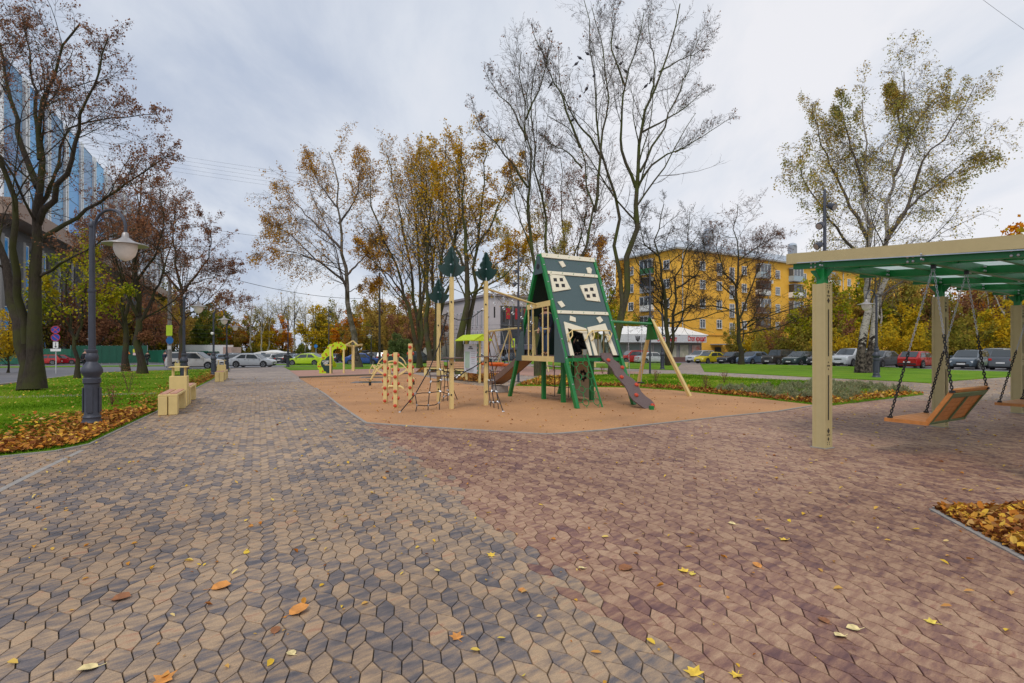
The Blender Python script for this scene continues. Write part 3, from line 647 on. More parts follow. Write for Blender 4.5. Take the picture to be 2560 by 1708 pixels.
    # shop annex
    A0 = P3(1500, 867, 74); B0 = P3(1754, 867, 81); ang = math.atan2(B0.y - A0.y, B0.x - A0.x); ln = (B0 - A0).length; A0.z = H(A0.x, A0.y)
    s = thing('shop', 'low white shop with red credit sign in front of the yellow block', 'shop', A0, ang)
    part('wall', M().box((ln / 2, 4, 1.2), (ln, 8, 4.2)), mat('shop_wall', (.34, .30, .29), .7), s)
    part('plinth', M().box((ln / 2, -.05, .15), (ln, .1, 1.0)), mat('shop_plinth', (.17, .09, .08), .7), s)
    rf = M().prism([(-.5, -.9, 3.95), (ln + .5, -.9, 3.95), (ln - .5, 4, 5.3), (.5, 4, 5.3)], (0, 0, .1)); part('roof', rf, m_white, s)
    part('sign_band', M().box((ln / 2, -.75, 3.45), (ln + .3, .3, 1.15)), mat('sign_grey_white', (.62, .63, .66), .5), s)
    n = 8
    for i in range(n):
        x = ln * (i + .5) / n; w = part('shop_window', M().box((x, -.02, 1.55), (ln / n - .3, .06, 2.1)), glass('shop_glass', (.22, .25, .25), .1), s)
        if i in (3, 5, 6, 7): part('poster', M().box((x, -.07, 1.55), (ln / n * .7, .03, 1.9)), mat('poster%d' % i, (.55, .50, .42), .5, var=.5, vs=1.3, col2=(.32, .33, .22)) if i != 7 else mat('poster_red', (.62, .58, .52), .5, vs=1.1, col2=(.55, .10, .05)), w)
    red = mat('sign_red', (.55, .015, .02), .5)
    rot = (math.radians(90), 0, 0)
    lettering('Стоп кредит', 1.05, red, s, (ln * .905, -.92, 3.42), rot, bold=.03, sx=.55); lettering('Стоп кредит', 1.0, red, s, (ln * .60, -.92, 3.35), rot, bold=.03, sx=.6)
    lettering('Твоя\nсвобода', .42, m_grey, s, (ln * .42, -.92, 3.6), rot)
    em = M().tube([(-.35, 0, .35), (-.3, 0, -.1), (0, 0, -.42), (.3, 0, -.1), (.35, 0, .35)], .06, 6).tube([(-.17, 0, .3), (-.13, 0, -.08), (0, 0, -.2), (.13, 0, -.08), (.17, 0, .3)], .04, 6).tube([(0, 0, .4), (0, 0, -.4)], .04, 6)
    e = part('emblem', em, m_black, s); e.location = (ln * .315, -.93, 3.45)
yellow_block()
def pale_building():
    D = 112; p = at(1225, D); g = thing('public_building', 'pale grey public building with pilasters, red banners and dark canopy beyond the square', 'building', p, math.radians(30))
    mw = mat('pale_stone', (.52, .475, .49), .8, var=.05, vs=1, bump=.1, bs=6); He = 13.9
    part('wall', M().box((24, 14, He / 2 - 1), (48, 28, He + 2)), mw, g); part('cornice', M().box((24, -.2, He + .15), (49, .6, .5)).box((-.2, 14, He + .15), (.6, 28, .5)), mat('pale_cornice', (.28, .25, .27), .8), g)
    part('wing', M().box((9, 37, He / 2 - 1.6), (18, 18, He + .6)), mw, g)
    part('cornice_glow', M().box((-.3, 37, He - 1.2), (.25, 18, .3)), mat('warm_strip', (.9, .6, .3), .5, emis=(1, .62, .25), es=1.6), g)  # warm glow along the wing's top edge put in as an emissive strip
    pil = part('pilaster', M().box((0, 0, 5.2), (.5, .9, 10.6)), mw, g); copies(pil, g, [(-.2, 2.4 + 2.25 * i, 0, 0) for i in range(9)])
    w = make_window('window', 1.1, 3.6, g, bars=1); copies(w, g, [(0, 3.55 + 2.25 * i, z, -math.pi / 2) for i in range(8) for z in (9.2, 4.6)])
    w = make_window('wing_window', 1.2, 2.6, g, bars=1); copies(w, g, [(0, 30 + 2.6 * i, z, -math.pi / 2) for i in range(5) for z in (8.2, 4.2)])
    fr = mat('dark_mullion', (.06, .06, .075), .5)
    w = make_window('large_window', 2.1, 4.2, g, bars=3, frame=fr); copies(w, g, [(3.6 + 2.3 * i, 0, z, 0) for i in range(14) for z in (9.7, 5.4)])
    bn = part('banner', M().box((0, -.14, 0), (1.0, .03, 2.4)), mat('banner_red', (.42, .02, .03), .6), g); copies(bn, g, [(4.4 + 2.3 * i, 0, 10.1, 0) for i in range(10)])
    part('canopy', M().box((13, -2.2, 2.7), (22, 4.4, .9)), mat('canopy_violet', (.13, .125, .17), .6), g)
    cl = part('column', M().box((0, 0, .2), (.5, .5, 4.1)), mat('dark_column', (.10, .09, .10), .7), g); copies(cl, g, [(3 + 4.2 * i, -3.8, 0, 0) for i in range(6)])
    d = part('entrance', M().box((13, -.06, .6), (20, .12, 3.2)), m_pane2, g)
pale_building()
def glass_tower():
    E = Vector((-55.7, 59.8, 0)); s = Vector((-.437, .8995, 0)); ang = math.atan2(s.y, s.x)
    E = E * 1.5; g = thing('office_building', 'tall stepped office building of blue glass bays and white fins at the left', 'building', (E.x, E.y, -1.5), ang); g.scale = (1.5, 1.5, 1.48)
    bl = mat('blue_glass', (.015, .22, .66), .3, .0, var=.35, vs=.09, spec=.35, col2=(.09, .47, .85)); bl2 = mat('grey_blue_glass', (.07, .12, .20), .15, .2, var=.3, vs=.1, spec=.8, col2=(.16, .15, .20)); wf = mat('white_fin', (.72, .74, .76), .5); ms = mat('mullion_blue', (.02, .07, .13), .4)
    bl3 = mat('deep_blue_glass', (.01, .10, .34), .25, .0, var=.4, vs=.12, spec=.5, col2=(.04, .30, .55)); top = 32.8
    for k in range(-1, 14):
        x = k * 6.8; c = (bl, bl3)[k % 2] if k < 5 else bl2; z0 = 16.4
        b = part('glass_bay', M().box((x + 2.6, 4, (top + z0) / 2), (5.2, 8, top - z0)), c, g)
        f = M()
        for i in range(6): f.box((x + 2.6, 4, z0 + .1 + i * 3.25), (5.26, 8.06, .09))
        for j in range(1, 5): f.box((x - .02, j * 1.6, (top + z0) / 2), (.05, .06, top - z0 - .1))
        part('mullion', f, ms, b)
        part('white_fin', M().box((x + 5.9, .6, (top + z0) / 2 - 1), (.5, 1.6, top - z0 + 2.2)).box((x - .14, -.1, (top + z0) / 2 - 1), (.3, .22, top - z0 + 2.1)), wf, g)
    part('wall', M().box((45, 10, 11), (112, 7, 22)), bl2, g)
    br = mat('brown_cladding', (.27, .19, .15), .7, var=.1, vs=.5)
    part('podium', M().box((42, 5, 7), (108, 11, 16)), mat('podium_grey', (.085, .08, .085), .7, var=.15, vs=.4), g); part('podium_fascia', M().box((42, 3.6, 15.6), (110, 12.8, 1.6)), br, g)
    w = make_window('window', 3.2, 2.5, g, bars=2, cross=False, frame=m_white, pane=bl); copies(w, g, [(2 + 5.2 * i, -.5, z, 0) for i in range(-2, 17) for z in (12.2, 8.6, 5.0, 1.6)])
    cl = part('column', M().box((0, 0, 6), (.7, .7, 14.5)), mat('column_pale', (.17, .165, .16), .7), g); copies(cl, g, [(-.6 + 5.2 * i, -1.2, 0, 0) for i in range(-2, 17)])
glass_tower()
def fence(name, label, a, b, h, col, n, zoff=0, rib=True):
    a = Vector((*a, 0)); b = Vector((*b, 0)); d = (b - a); L_ = d.length; ang = math.atan2(d.y, d.x); a.z = H(a.x, a.y)
    g = thing(name, label, 'fence', a, ang); zb = H(b.x, b.y) - a.z; w = L_ / n
    pm = M().box((w / 2, 0, h / 2 + .1), (w - .02, .03, h))
    if rib:
        for j in range(6): pm.box((w * (j + .5) / 6, -.03, h / 2 + .1), (w / 14, .03, h - .02))
    p = part('fence_panel', pm, col, g); q = part('fence_post', M().box((0, .06, h / 2), (.08, .08, h + .3)), m_grey, g)
    copies(p, g, [(i * w, 0, zb * i / n, 0) for i in range(n)]); copies(q, g, [(i * w, 0, zb * i / n, 0) for i in range(n + 1)]); return g
m_fg = mat('fence_green', (.012, .13, .075), .5, var=.12, vs=.8); m_fd = mat('fence_dark_green', (.008, .085, .05), .5, var=.12, vs=.8); m_net = mat('green_net', (.03, .16, .10), .8, var=.2, vs=2)
fence('site_fence', 'green netting fence of the building site behind the red parked cars', at(-60, 72)[:2], at(178, 80)[:2], 2.2, m_net, 12, rib=False)
f = fence('site_fence', 'dark green corrugated site fence with yellow notice and orange warning sign', at(176, 80)[:2], at(368, 82)[:2], 2.7, m_fd, 10)
part('notice_board', M().box((9.3, -.1, 2.0), (1.3, .05, .55)), mat('notice_yellow', (.55, .55, .03), .5), f); part('notice_board', M().box((9.3, -.1, 1.5), (1.3, .05, .38)), mat('notice_pink', (.6, .35, .35), .5, vs=3, col2=(.7, .6, .6)), f)
part('warning_sign', M().prism([(7.2, -.1, 1.5), (8.3, -.1, 1.5), (7.75, -.1, 2.4)], (0, -.03, 0)), mat('warning_orange', (.7, .2, .02), .5), f)
fence('site_fence', 'short run of bright green corrugated fence by the crossing, with snow white heap above', at(372, 88)[:2], at(414, 80)[:2], 2.0, m_fg, 4)
fence('site_fence', 'distant green net fence in front of the white pavilion', at(425, 112)[:2], at(520, 118)[:2], 2.1, m_net, 6, rib=False)
def pavilion():
    a = at(454, 118); g = thing('pavilion', 'long white flat roofed pavilion beyond the car park at the left', 'building', a, math.radians(8))
    part('wall', M().box((4.4, 3, 1.5), (8.8, 6, 4.2)), m_white, g); part('annex', M().box((9.7, 3, 1.2), (1.8, 6, 3.8)), mat('pinkish_wall', (.50, .36, .30), .7), g); part('awning', M().box((3.8, -.8, 2.0), (8.4, 1.6, .25)), m_fd, g); part('window', M().box((4, -.03, .9), (6, .06, 1.3)), m_pane2, g)
    a = at(214, 96); g = thing('site_cabin', 'long pale blue roofed site cabin behind the dark green fence', 'building', a, math.radians(12)); part('wall', M().box((2.3, 1.5, 1.4), (4.6, 3, 2.9)), mat('cabin_grey', (.3, .33, .36), .7), g); part('roof', M().box((2.3, 1.5, 3.0), (5, 3.3, .5)), mat('cabin_roof', (.42, .52, .60), .6), g)
    for i, (sx, D, w, h, lb) in enumerate([(640, 125, 5.5, 1.7, 'low white slanting tent roof left of the stack beyond the car park'), (665, 122, 5, 2.1, 'white peaked tent roof second from left beyond the car park'), (690, 124, 5, 2.4, 'highest white tent roof in the middle of the stack beyond the car park'), (715, 126, 5, 2.0, 'white tent roof at the right end of the stack beyond the car park')]):
        a = at(sx, D); t = thing('white_tent', lb, 'tent', a, random.uniform(-.3, .3), 'white tent roofs beyond the car park')
        part('canopy', M().prism([(-w / 2, -1.5, h * .45), (w / 2, -1.5, h * .25), (w / 2, -1.5, h * .7), (-w * .1, -1.5, h), (-w / 2, -1.5, h * .8)], (0, 3, 0)), m_white, t)
        for x in (-w / 2 + .2, w / 2 - .2): part('leg', M().box((x, 0, h * .15), (.1, .1, h * .35)), m_grey, t)
pavilion()
# ================================================================ TREES
def barkmat(name, c1, c2, moss=None, birch=False):
    m = bpy.data.materials.new(name); m.use_nodes = True; nt = m.node_tree; N = nt.nodes.new; L = nt.links.new; b = nt.nodes['Principled BSDF']
    tc = N('ShaderNodeTexCoord'); mp = N('ShaderNodeMapping'); mp.inputs['Scale'].default_value = (3, 3, 12) if birch else (9, 9, 2); L(tc.outputs['Object'], mp.inputs[0])
    n = N('ShaderNodeTexNoise'); n.inputs['Scale'].default_value = 1.6 if birch else 2; n.inputs['Detail'].default_value = 6; n.inputs['Roughness'].default_value = .7; L(mp.outputs[0], n.inputs['Vector'])
    r = N('ShaderNodeValToRGB'); e = r.color_ramp.elements; e[0].position = .42 if birch else .3; e[0].color = (*c1, 1); e[1].position = .47 if birch else .7; e[1].color = (*c2, 1); L(n.outputs[0], r.inputs[0])
    last = r.outputs[0]
    if birch:      # the bark of a birch turns black and cracked near the ground
        s = N('ShaderNodeSeparateXYZ'); L(tc.outputs['Object'], s.inputs[0]); mr = N('ShaderNodeMapRange'); mr.inputs[1].default_value = .2; mr.inputs[2].default_value = 4.4; mr.inputs[3].default_value = .0; mr.inputs[4].default_value = 1.0; L(s.outputs[2], mr.inputs[0])
        n3 = N('ShaderNodeTexNoise'); n3.inputs['Scale'].default_value = 3.5; n3.inputs['Detail'].default_value = 5; n3.inputs['Roughness'].default_value = .8; L(tc.outputs['Object'], n3.inputs['Vector']); a = N('ShaderNodeMath'); a.operation = 'ADD'; L(mr.outputs[0], a.inputs[0]); L(n3.outputs[0], a.inputs[1]); g = N('ShaderNodeMath'); g.operation = 'GREATER_THAN'; g.inputs[1].default_value = .97; L(a.outputs[0], g.inputs[0])
        x = N('ShaderNodeMixRGB'); L(g.outputs[0], x.inputs[0]); rb = N('ShaderNodeValToRGB'); rb.color_ramp.elements[0].position = .4; rb.color_ramp.elements[0].color = (.018, .014, .012, 1); rb.color_ramp.elements[1].position = .62; rb.color_ramp.elements[1].color = (.13, .105, .085, 1); n5 = N('ShaderNodeTexNoise'); n5.inputs['Scale'].default_value = 7; n5.inputs['Detail'].default_value = 5; L(tc.outputs['Object'], n5.inputs['Vector']); L(n5.outputs[0], rb.inputs[0]); L(rb.outputs[0], x.inputs[1]); L(last, x.inputs[2]); last = x.outputs[0]
    if moss:
        n2 = N('ShaderNodeTexNoise'); n2.inputs['Scale'].default_value = 1.1; n2.inputs['Detail'].default_value = 5; L(tc.outputs['Object'], n2.inputs['Vector'])
        r2 = N('ShaderNodeValToRGB'); r2.color_ramp.elements[0].position = .42; r2.color_ramp.elements[1].position = .58; L(n2.outputs[0], r2.inputs[0])
        x = N('ShaderNodeMixRGB'); L(r2.outputs[0], x.inputs[0]); L(last, x.inputs[1]); x.inputs[2].default_value = (*moss, 1); last = x.outputs[0]
    L(last, b.inputs['Base Color']); b.inputs['Roughness'].default_value = .9; b.inputs['Specular IOR Level'].default_value = .2
    bp = N('ShaderNodeBump'); bp.inputs['Strength'].default_value = .8; bp.inputs['Distance'].default_value = .03; L(n.outputs[0], bp.inputs['Height']); L(bp.outputs[0], b.inputs['Normal'])
    MATS[name] = m; return m
bk_dark = barkmat('bark_dark', (.022, .017, .013), (.065, .05, .04), (.05, .05, .018))
bk_moss = barkmat('bark_mossy', (.035, .03, .018), (.10, .085, .055), (.07, .08, .022))
bk_red = barkmat('bark_reddish', (.04, .024, .018), (.11, .065, .05), (.055, .05, .025))
bk_birch = barkmat('bark_birch', (.03, .026, .022), (.43, .39, .345), None, True)
bk_birchd = barkmat('bark_birch_dark', (.03, .026, .022), (.22, .195, .165), (.09, .08, .05), True)
bk_twig = mat('twig_bark', (.055, .04, .032), .9, var=.3, vs=2)
bk_twigg = mat('twig_bark_grey', (.10, .08, .07), .9, var=.3, vs=2)
bk_twigr = mat('twig_bark_red', (.10, .05, .035), .9, var=.3, vs=2)
lf_rust = leafmat('leaves_rust', [(.16, .07, .04), (.27, .12, .06), (.34, .17, .09), (.22, .09, .05)])
lf_gold = leafmat('leaves_gold', [(.46, .20, .015), (.62, .34, .02), (.72, .44, .03), (.42, .26, .03), (.28, .25, .03)], .45)
lf_amber = leafmat('leaves_amber', [(.34, .14, .025), (.50, .25, .035), (.60, .34, .04), (.34, .15, .03)], .4)
lf_birch = leafmat('leaves_birch', [(.26, .28, .07), (.38, .37, .09), (.52, .40, .10), (.55, .34, .06), (.34, .33, .10)], .45)
lf_green = leafmat('leaves_yellowgreen', [(.16, .22, .015), (.30, .32, .02), (.42, .36, .02), (.5, .34, .02)])
lf_dkgreen = leafmat('leaves_green', [(.06, .09, .02), (.11, .15, .03), (.18, .20, .035), (.20, .17, .04)], .4)
lf_orange = leafmat('leaves_orange', [(.45, .13, .01), (.62, .22, .015), (.70, .30, .02), (.40, .11, .015)])
lf_yel = leafmat('leaves_yellow', [(.45, .27, .015), (.62, .40, .02), (.55, .40, .03), (.30, .26, .03)])
lf_olive = leafmat('leaves_olive', [(.15, .15, .035), (.26, .25, .04), (.38, .31, .05), (.32, .20, .045)], .45)
lf_willow = leafmat('leaves_willow', [(.12, .17, .05), (.20, .26, .09), (.27, .32, .13)])
def tubes(P, R0, R1, S, pw=1):
    """P (B,K,3) polylines, radius R0->R1 per polyline; returns V, F"""
    B, K, _ = P.shape
    T = np.empty_like(P); T[:, 1:-1] = P[:, 2:] - P[:, :-2]; T[:, 0] = P[:, 1] - P[:, 0]; T[:, -1] = P[:, -1] - P[:, -2]
    T /= np.linalg.norm(T, axis=2, keepdims=True) + 1e-9
    ref = np.zeros_like(T); ref[..., 0] = 1; ref[np.abs(T[..., 0]) > .9] = (0, 1, 0)
    X = np.cross(T, ref); X /= np.linalg.norm(X, axis=2, keepdims=True); Y = np.cross(T, X)
    f = 1 - (1 - np.linspace(0, 1, K)[None, :]) ** pw; R = (R0[:, None] * (1 - f) + R1[:, None] * f)
    a = np.arange(S) * 2 * np.pi / S
    V = P[:, :, None, :] + R[:, :, None, None] * (X[:, :, None, :] * np.cos(a)[None, None, :, None] + Y[:, :, None, :] * np.sin(a)[None, None, :, None])
    idx = np.arange(B * K * S).reshape(B, K, S)
    A = idx[:, :-1]; Bq = idx[:, 1:]
    Fq = np.stack([A, np.roll(A, -1, 2), np.roll(Bq, -1, 2), Bq], -1).reshape(-1, 4)
    return V.reshape(-1, 3), Fq
def sprout(P, R, n, t0, ang, ratio, rr, K, wig, trop, tip=.25, lens=None, spread=.35, maxlen=99):
    B, Kp, _ = P.shape
    t = (np.linspace(t0, .97, n)[None, :] + RNG.uniform(-.5, .5, (B, n)) * (1 - t0) / n).clip(.02, .99)
    s = t * (Kp - 1); i = np.floor(s).astype(int).clip(0, Kp - 2); f = (s - i)[..., None]; b = np.arange(B)[:, None]
    base = P[b, i] * (1 - f) + P[b, i + 1] * f; T = P[b, i + 1] - P[b, i]; T /= np.linalg.norm(T, axis=2, keepdims=True) + 1e-9
    L0 = np.linalg.norm(np.diff(P, axis=1), axis=2).sum(1) if lens is None else lens
    q = RNG.normal(0, 1, (B, n, 3)); q[..., 2] *= .6; q -= (q * T).sum(2, keepdims=True) * T; q /= np.linalg.norm(q, axis=2, keepdims=True) + 1e-9
    an = np.radians(ang) * RNG.uniform(1 - spread, 1 + spread, (B, n, 1)); D = np.cos(an) * T + np.sin(an) * q
    ln = np.minimum(L0[:, None] * ratio * (1.08 - .75 * (t - t0) / (1 - t0)) * RNG.uniform(.55, 1.3, (B, n)), maxlen)
    rad = (R[0][:, None] * (1 - t) + R[1][:, None] * t) * rr * RNG.uniform(.7, 1.1, (B, n))
    m = B * n; base = base.reshape(m, 3); D = D.reshape(m, 3); ln = ln.reshape(m); rad = rad.reshape(m)
    out = np.empty((m, K + 1, 3)); out[:, 0] = base; d = D; st = (ln / K)[:, None]
    for k in range(K):
        d = d + RNG.normal(0, wig, (m, 3)) + np.array([0, 0, trop]); d /= np.linalg.norm(d, axis=1, keepdims=True); out[:, k + 1] = out[:, k] + d * st
    return out, (rad, np.maximum(rad * tip, .0018))
def leafquads(P, n, size, droop=0., jit=.12):
    B, K, _ = P.shape; b = RNG.integers(0, B, n); s = RNG.uniform(.15, 1, n) * (K - 1); i = np.floor(s).astype(int).clip(0, K - 2); f = (s - i)[:, None]
    c = P[b, i] * (1 - f) + P[b, i + 1] * f + RNG.normal(0, jit, (n, 3)); c[:, 2] -= np.abs(RNG.normal(0, droop, n)) if droop else 0
    u = RNG.normal(0, 1, (n, 3)); u[:, 2] -= .6; u /= np.linalg.norm(u, axis=1)[:, None]; w = np.cross(u, RNG.normal(0, 1, (n, 3))); w /= np.linalg.norm(w, axis=1)[:, None]
    s = size * RNG.uniform(.6, 1.3, n)[:, None]; w = w * s * .42; u = u * s
    V = np.stack([c, c + u * .5 + w, c + u, c + u * .5 - w], 1).reshape(-1, 3)
    # neighbouring leaves share a tone so that the crown has lighter and darker clumps
    tone = np.clip(.5 + .32 * np.sin(c[:, 0] * 1.9 + 2 * np.sin(c[:, 2] * 1.3)) * np.cos(c[:, 1] * 1.7 + c[:, 2] * .9) + RNG.normal(0, .2, n), 0, 1)
    return V, np.arange(n * 4).reshape(-1, 4), np.repeat(tone, 4)
def ribbons(P, R0, R1):
    B, K, _ = P.shape; T = P[:, -1] - P[:, 0]; X = np.cross(T, RNG.normal(0, 1, (B, 3))); X /= np.linalg.norm(X, axis=1, keepdims=True) + 1e-9
    f = np.linspace(0, 1, K)[None, :]; R = (R0[:, None] * (1 - f) + R1[:, None] * f)[..., None] * X[:, None, :]
    V = np.stack([P - R, P + R], 2); idx = np.arange(B * K * 2).reshape(B, K, 2)
    return V.reshape(-1, 3), np.stack([idx[:, :-1, 0], idx[:, :-1, 1], idx[:, 1:, 1], idx[:, 1:, 0]], -1).reshape(-1, 4)
def resample(pts, K):
    p = np.array([list(q) for q in pts], float); d = np.r_[0, np.cumsum(np.linalg.norm(np.diff(p, axis=0), axis=1))]; t = np.linspace(0, d[-1], K)
    return np.column_stack([np.interp(t, d, p[:, i]) for i in range(3)])
def tree(name, label, base, stems, bark, twig, leaf=None, nleaf=0, lsize=.12, cfg=None, group=None, droop=0., cat='tree', seed=None, world_=True):
    """stems: list of (points, radius at foot, radius at tip); the rest is grown from them"""
    global RNG
    if seed is not None: RNG = np.random.default_rng(seed)
    c = dict(n1=14, a1=50, r1=.42, n2=8, a2=48, r2=.48, n3=6, a3=45, r3=.52, n4=3, a4=42, r4=.55, t0=.35, wig=.13, trop=.06, rr=.34, t1=.15); c.update(cfg or {})
    base = Vector(base); K0 = 14; S = []; R0 = []; R1 = []
    for (pts, a, b) in stems:
        p = resample(pts, K0); ln = np.linalg.norm(p[-1] - p[0]); p[1:-1] += RNG.normal(0, .006 * ln, (K0 - 2, 3)); S.append(p); R0.append(a); R1.append(b)
    S = np.array(S); R0 = np.array(R0); R1 = np.array(R1); b0 = np.array(list(base))
    S = S - b0
    V0, F0 = tubes(S, R0 * .95, R1, 9, 1.4)
    # root flare
    for s in range(len(S)):
        if np.linalg.norm(S[s, 0, :2]) < 1.0 and S[s, 0, 2] < .3:
            for j in range(9): k = s * K0 * 9 + j; V0[k, :2] = S[s, 0, :2] + (V0[k, :2] - S[s, 0, :2]) * 1.45
    L1, r1 = sprout(S, (R0, R1), c['n1'], c['t0'], c['a1'], c['r1'], c['rr'], 7, c['wig'], c['trop'])
    if 'tops' in c: pass
    L2, r2 = sprout(L1, r1, c['n2'], c['t1'], c['a2'], c['r2'], .55, 5, c['wig'] * 1.2, c.get('trop2', c['trop']))
    L3, r3 = sprout(L2, r2, c['n3'], .1, c['a3'], c['r3'], .6, 3, c['wig'] * 1.3, c.get('trop3', c['trop'])) if c['n3'] else (None, None)
    L4, r4 = sprout(L3, r3, c['n4'], .1, c['a4'], c['r4'], .7, 2, c['wig'] * 1.4, c.get('trop3', c['trop'])) if c['n4'] and c['n3'] else (None, None)
    root = thing(name, label, cat, base, group=group)
    part('trunk', M(), bark, root) if False else None
    V1, F1 = tubes(L1, r1[0], r1[1], 4)
    nw = c.get('nw', 2)
    if bark in (bk_birch, bk_birchd): me = npmesh('trunk', V0, F0, [bark, twig], smooth=True, matidx=(np.arange(len(F0)) >= nw * (len(F0) // len(S))).astype(np.int32))
    else: me = npmesh('trunk', np.vstack([V0, V1]), np.vstack([F0, F1 + len(V0)]), bark, smooth=True)
    obj('trunk', me, root)
    V2, F2 = tubes(L2, r2[0], r2[1], 3); VV, FF = [V2], [F2]; o = len(V2)
    if bark in (bk_birch, bk_birchd): VV.append(V1); FF.append(F1 + o); o += len(V1)
    for L_, r_ in ((L3, r3), (L4, r4)):
        if L_ is not None: v, f = ribbons(L_, np.maximum(r_[0], c.get('tw', 0) or .0025 + .00015 * base.y), np.maximum(r_[1], .002 + .00006 * base.y)) if L_ is L4 or c['n4'] == 0 or base.y > 25 else tubes(L_, np.maximum(r_[0], .0035), np.maximum(r_[1], .002), 3); VV.append(v); FF.append(f + o); o += len(v)
    obj('twigs', npmesh('twigs', np.vstack(VV), np.vstack(FF), twig, smooth=True), root, kind='stuff')
    if leaf is not None and nleaf:
        LL = L4 if L4 is not None else (L3 if L3 is not None else L2)
        if isinstance(nleaf, tuple): nleaf, zmax, slope = nleaf; 
        v, f, t = leafquads(LL, nleaf, lsize, droop, lsize * .8)
        if c.get('leafkeep'):
            ctr = v.reshape(-1, 4, 3).mean(1); kp = c['leafkeep'](ctr); v = v.reshape(-1, 4, 3)[kp].reshape(-1, 3); t = t.reshape(-1, 4)[kp].ravel(); f = np.arange(len(v)).reshape(-1, 4)
        obj('crown', npmesh('crown', v, f, leaf, t), root, kind='stuff')
    return root
def stem(D, px, r0, r1, dd=0.):
    """stem traced through pixels at distance D, drifting dd metres in depth towards its tip"""
    n = len(px); return ([P3(x, y, D + dd * i / max(1, n - 1)) for i, (x, y) in enumerate(px)], r0, r1)
def base_of(px, D): p = at(px, D); return p
# --- left edge: large double-trunked tree
D = 18.3
b = base_of(76, D)
tree('autumn_tree', 'large double-trunked tree with sparse rusty leaves at the left edge', b, [
    stem(D, [(70, 975), (52, 840), (28, 750), (10, 660), (-20, 560), (-60, 430), (-90, 300)], .24, .04, 1.5),
    stem(D, [(66, 860), (45, 745), (42, 640), (44, 590), (28, 480), (-10, 360), (-40, 180), (-60, 40)], .15, .03, -1.5),
    stem(D, [(86, 972), (84, 830), (86, 700), (97, 580), (98, 470), (94, 380), (105, 270), (150, 150), (200, 60)], .27, .03, 0),
    stem(D, [(96, 560), (130, 500), (180, 400), (205, 280), (245, 180), (270, 95)], .12, .02, -1.2),
    stem(D, [(108, 594), (170, 560), (230, 520), (330, 450), (400, 400), (440, 385)], .09, .015, 1.2),
    stem(D, [(95, 470), (60, 380), (30, 250), (0, 120), (-20, 20)], .12, .02, 1.5),
    stem(D, [(96, 520), (150, 420), (160, 330), (230, 300), (320, 290), (390, 285)], .07, .015, 1.8),
    stem(D, [(88, 700), (160, 650), (280, 590), (370, 560)], .06, .012, -1.0),
    stem(D, [(100, 400), (90, 250), (70, 130), (60, 50)], .09, .015, .8)],
    bk_dark, bk_twig, lf_rust, 15000, .065, dict(n1=14, r1=.36, a1=42, t0=.42, n2=8, n3=6, n4=3, r2=.5, trop=.05), seed=11)
D = 27.7; b = base_of(193, D)
tree('autumn_tree', 'small tree with yellow green leaves and whitewashed foot on the left lawn', b, [
    stem(D, [(193, 948), (190, 880), (183, 840), (170, 780), (165, 700), (190, 620)], .13, .02),
    stem(D, [(190, 850), (205, 800), (205, 740), (230, 680), (240, 620)], .08, .02, 1),
    stem(D, [(183, 830), (150, 780), (120, 740), (100, 700)], .06, .01, -1),
    stem(D, [(200, 800), (235, 760), (280, 745), (320, 730)], .05, .01, 1)], bk_dark, bk_twig, lf_green, 3000, .14, dict(n1=9, r1=.42, t0=.3, wig=.2, n4=2), seed=12)
D = 42; b = base_of(315, D)
tree('autumn_tree', 'dark trunked tree with thin brown leaves, behind and left of the nearer lawn tree', b, [
    stem(D, [(315, 930), (312, 850), (308, 780), (290, 700), (270, 600), (255, 500)], .26, .04),
    stem(D, [(310, 800), (330, 720), (345, 620), (350, 520), (340, 440)], .15, .03, 1),
    stem(D, [(311, 820), (280, 780), (240, 750), (200, 720)], .10, .02, -2), stem(D, [(290, 700), (240, 640), (215, 560)], .1, .02, 2)], bk_dark, bk_twig, lf_rust, 9500, .12, dict(n1=17, r1=.44, t0=.2), seed=13)
D = 34.5; b = base_of(357, D)
tree('autumn_tree', 'dark trunked tree with a stub and brown leaves in the middle of the left lawn', b, [
    stem(D, [(357, 938), (352, 870), (345, 800), (340, 720), (345, 600), (350, 480), (365, 420)], .27, .03),
    stem(D, [(346, 810), (375, 760), (400, 700), (430, 620), (440, 540)], .12, .02, 2), stem(D, [(344, 790), (310, 720), (290, 640), (275, 540)], .12, .02, -2),
    stem(D, [(352, 862), (362, 842), (370, 836)], .05, .03), stem(D, [(342, 700), (390, 640), (410, 560), (400, 470)], .1, .02, -1)], bk_dark, bk_twig, lf_rust, 11000, .10, dict(n1=16, r1=.42, t0=.25, leafkeep=None), seed=14)
D = 44.6; b = base_of(458, D)
tree('autumn_tree', 'rust leaved tree with long level boughs beside the second lamp post', b, [
    stem(D, [(462, 926), (456, 860), (452, 780), (450, 720), (438, 640), (432, 560), (440, 500)], .28, .03),
    stem(D, [(451, 740), (480, 700), (520, 650), (530, 600), (510, 540)], .13, .02, -1), stem(D, [(451, 730), (410, 680), (390, 600), (400, 530)], .12, .02, 1),
    stem(D, [(452, 790), (500, 775), (545, 745), (600, 752)], .07, .012, -3), stem(D, [(450, 720), (510, 700), (560, 690), (590, 660)], .07, .012, 2)], bk_red, bk_twigr, lf_rust, 10000, .11, dict(n1=16, r1=.42, t0=.25), seed=15)
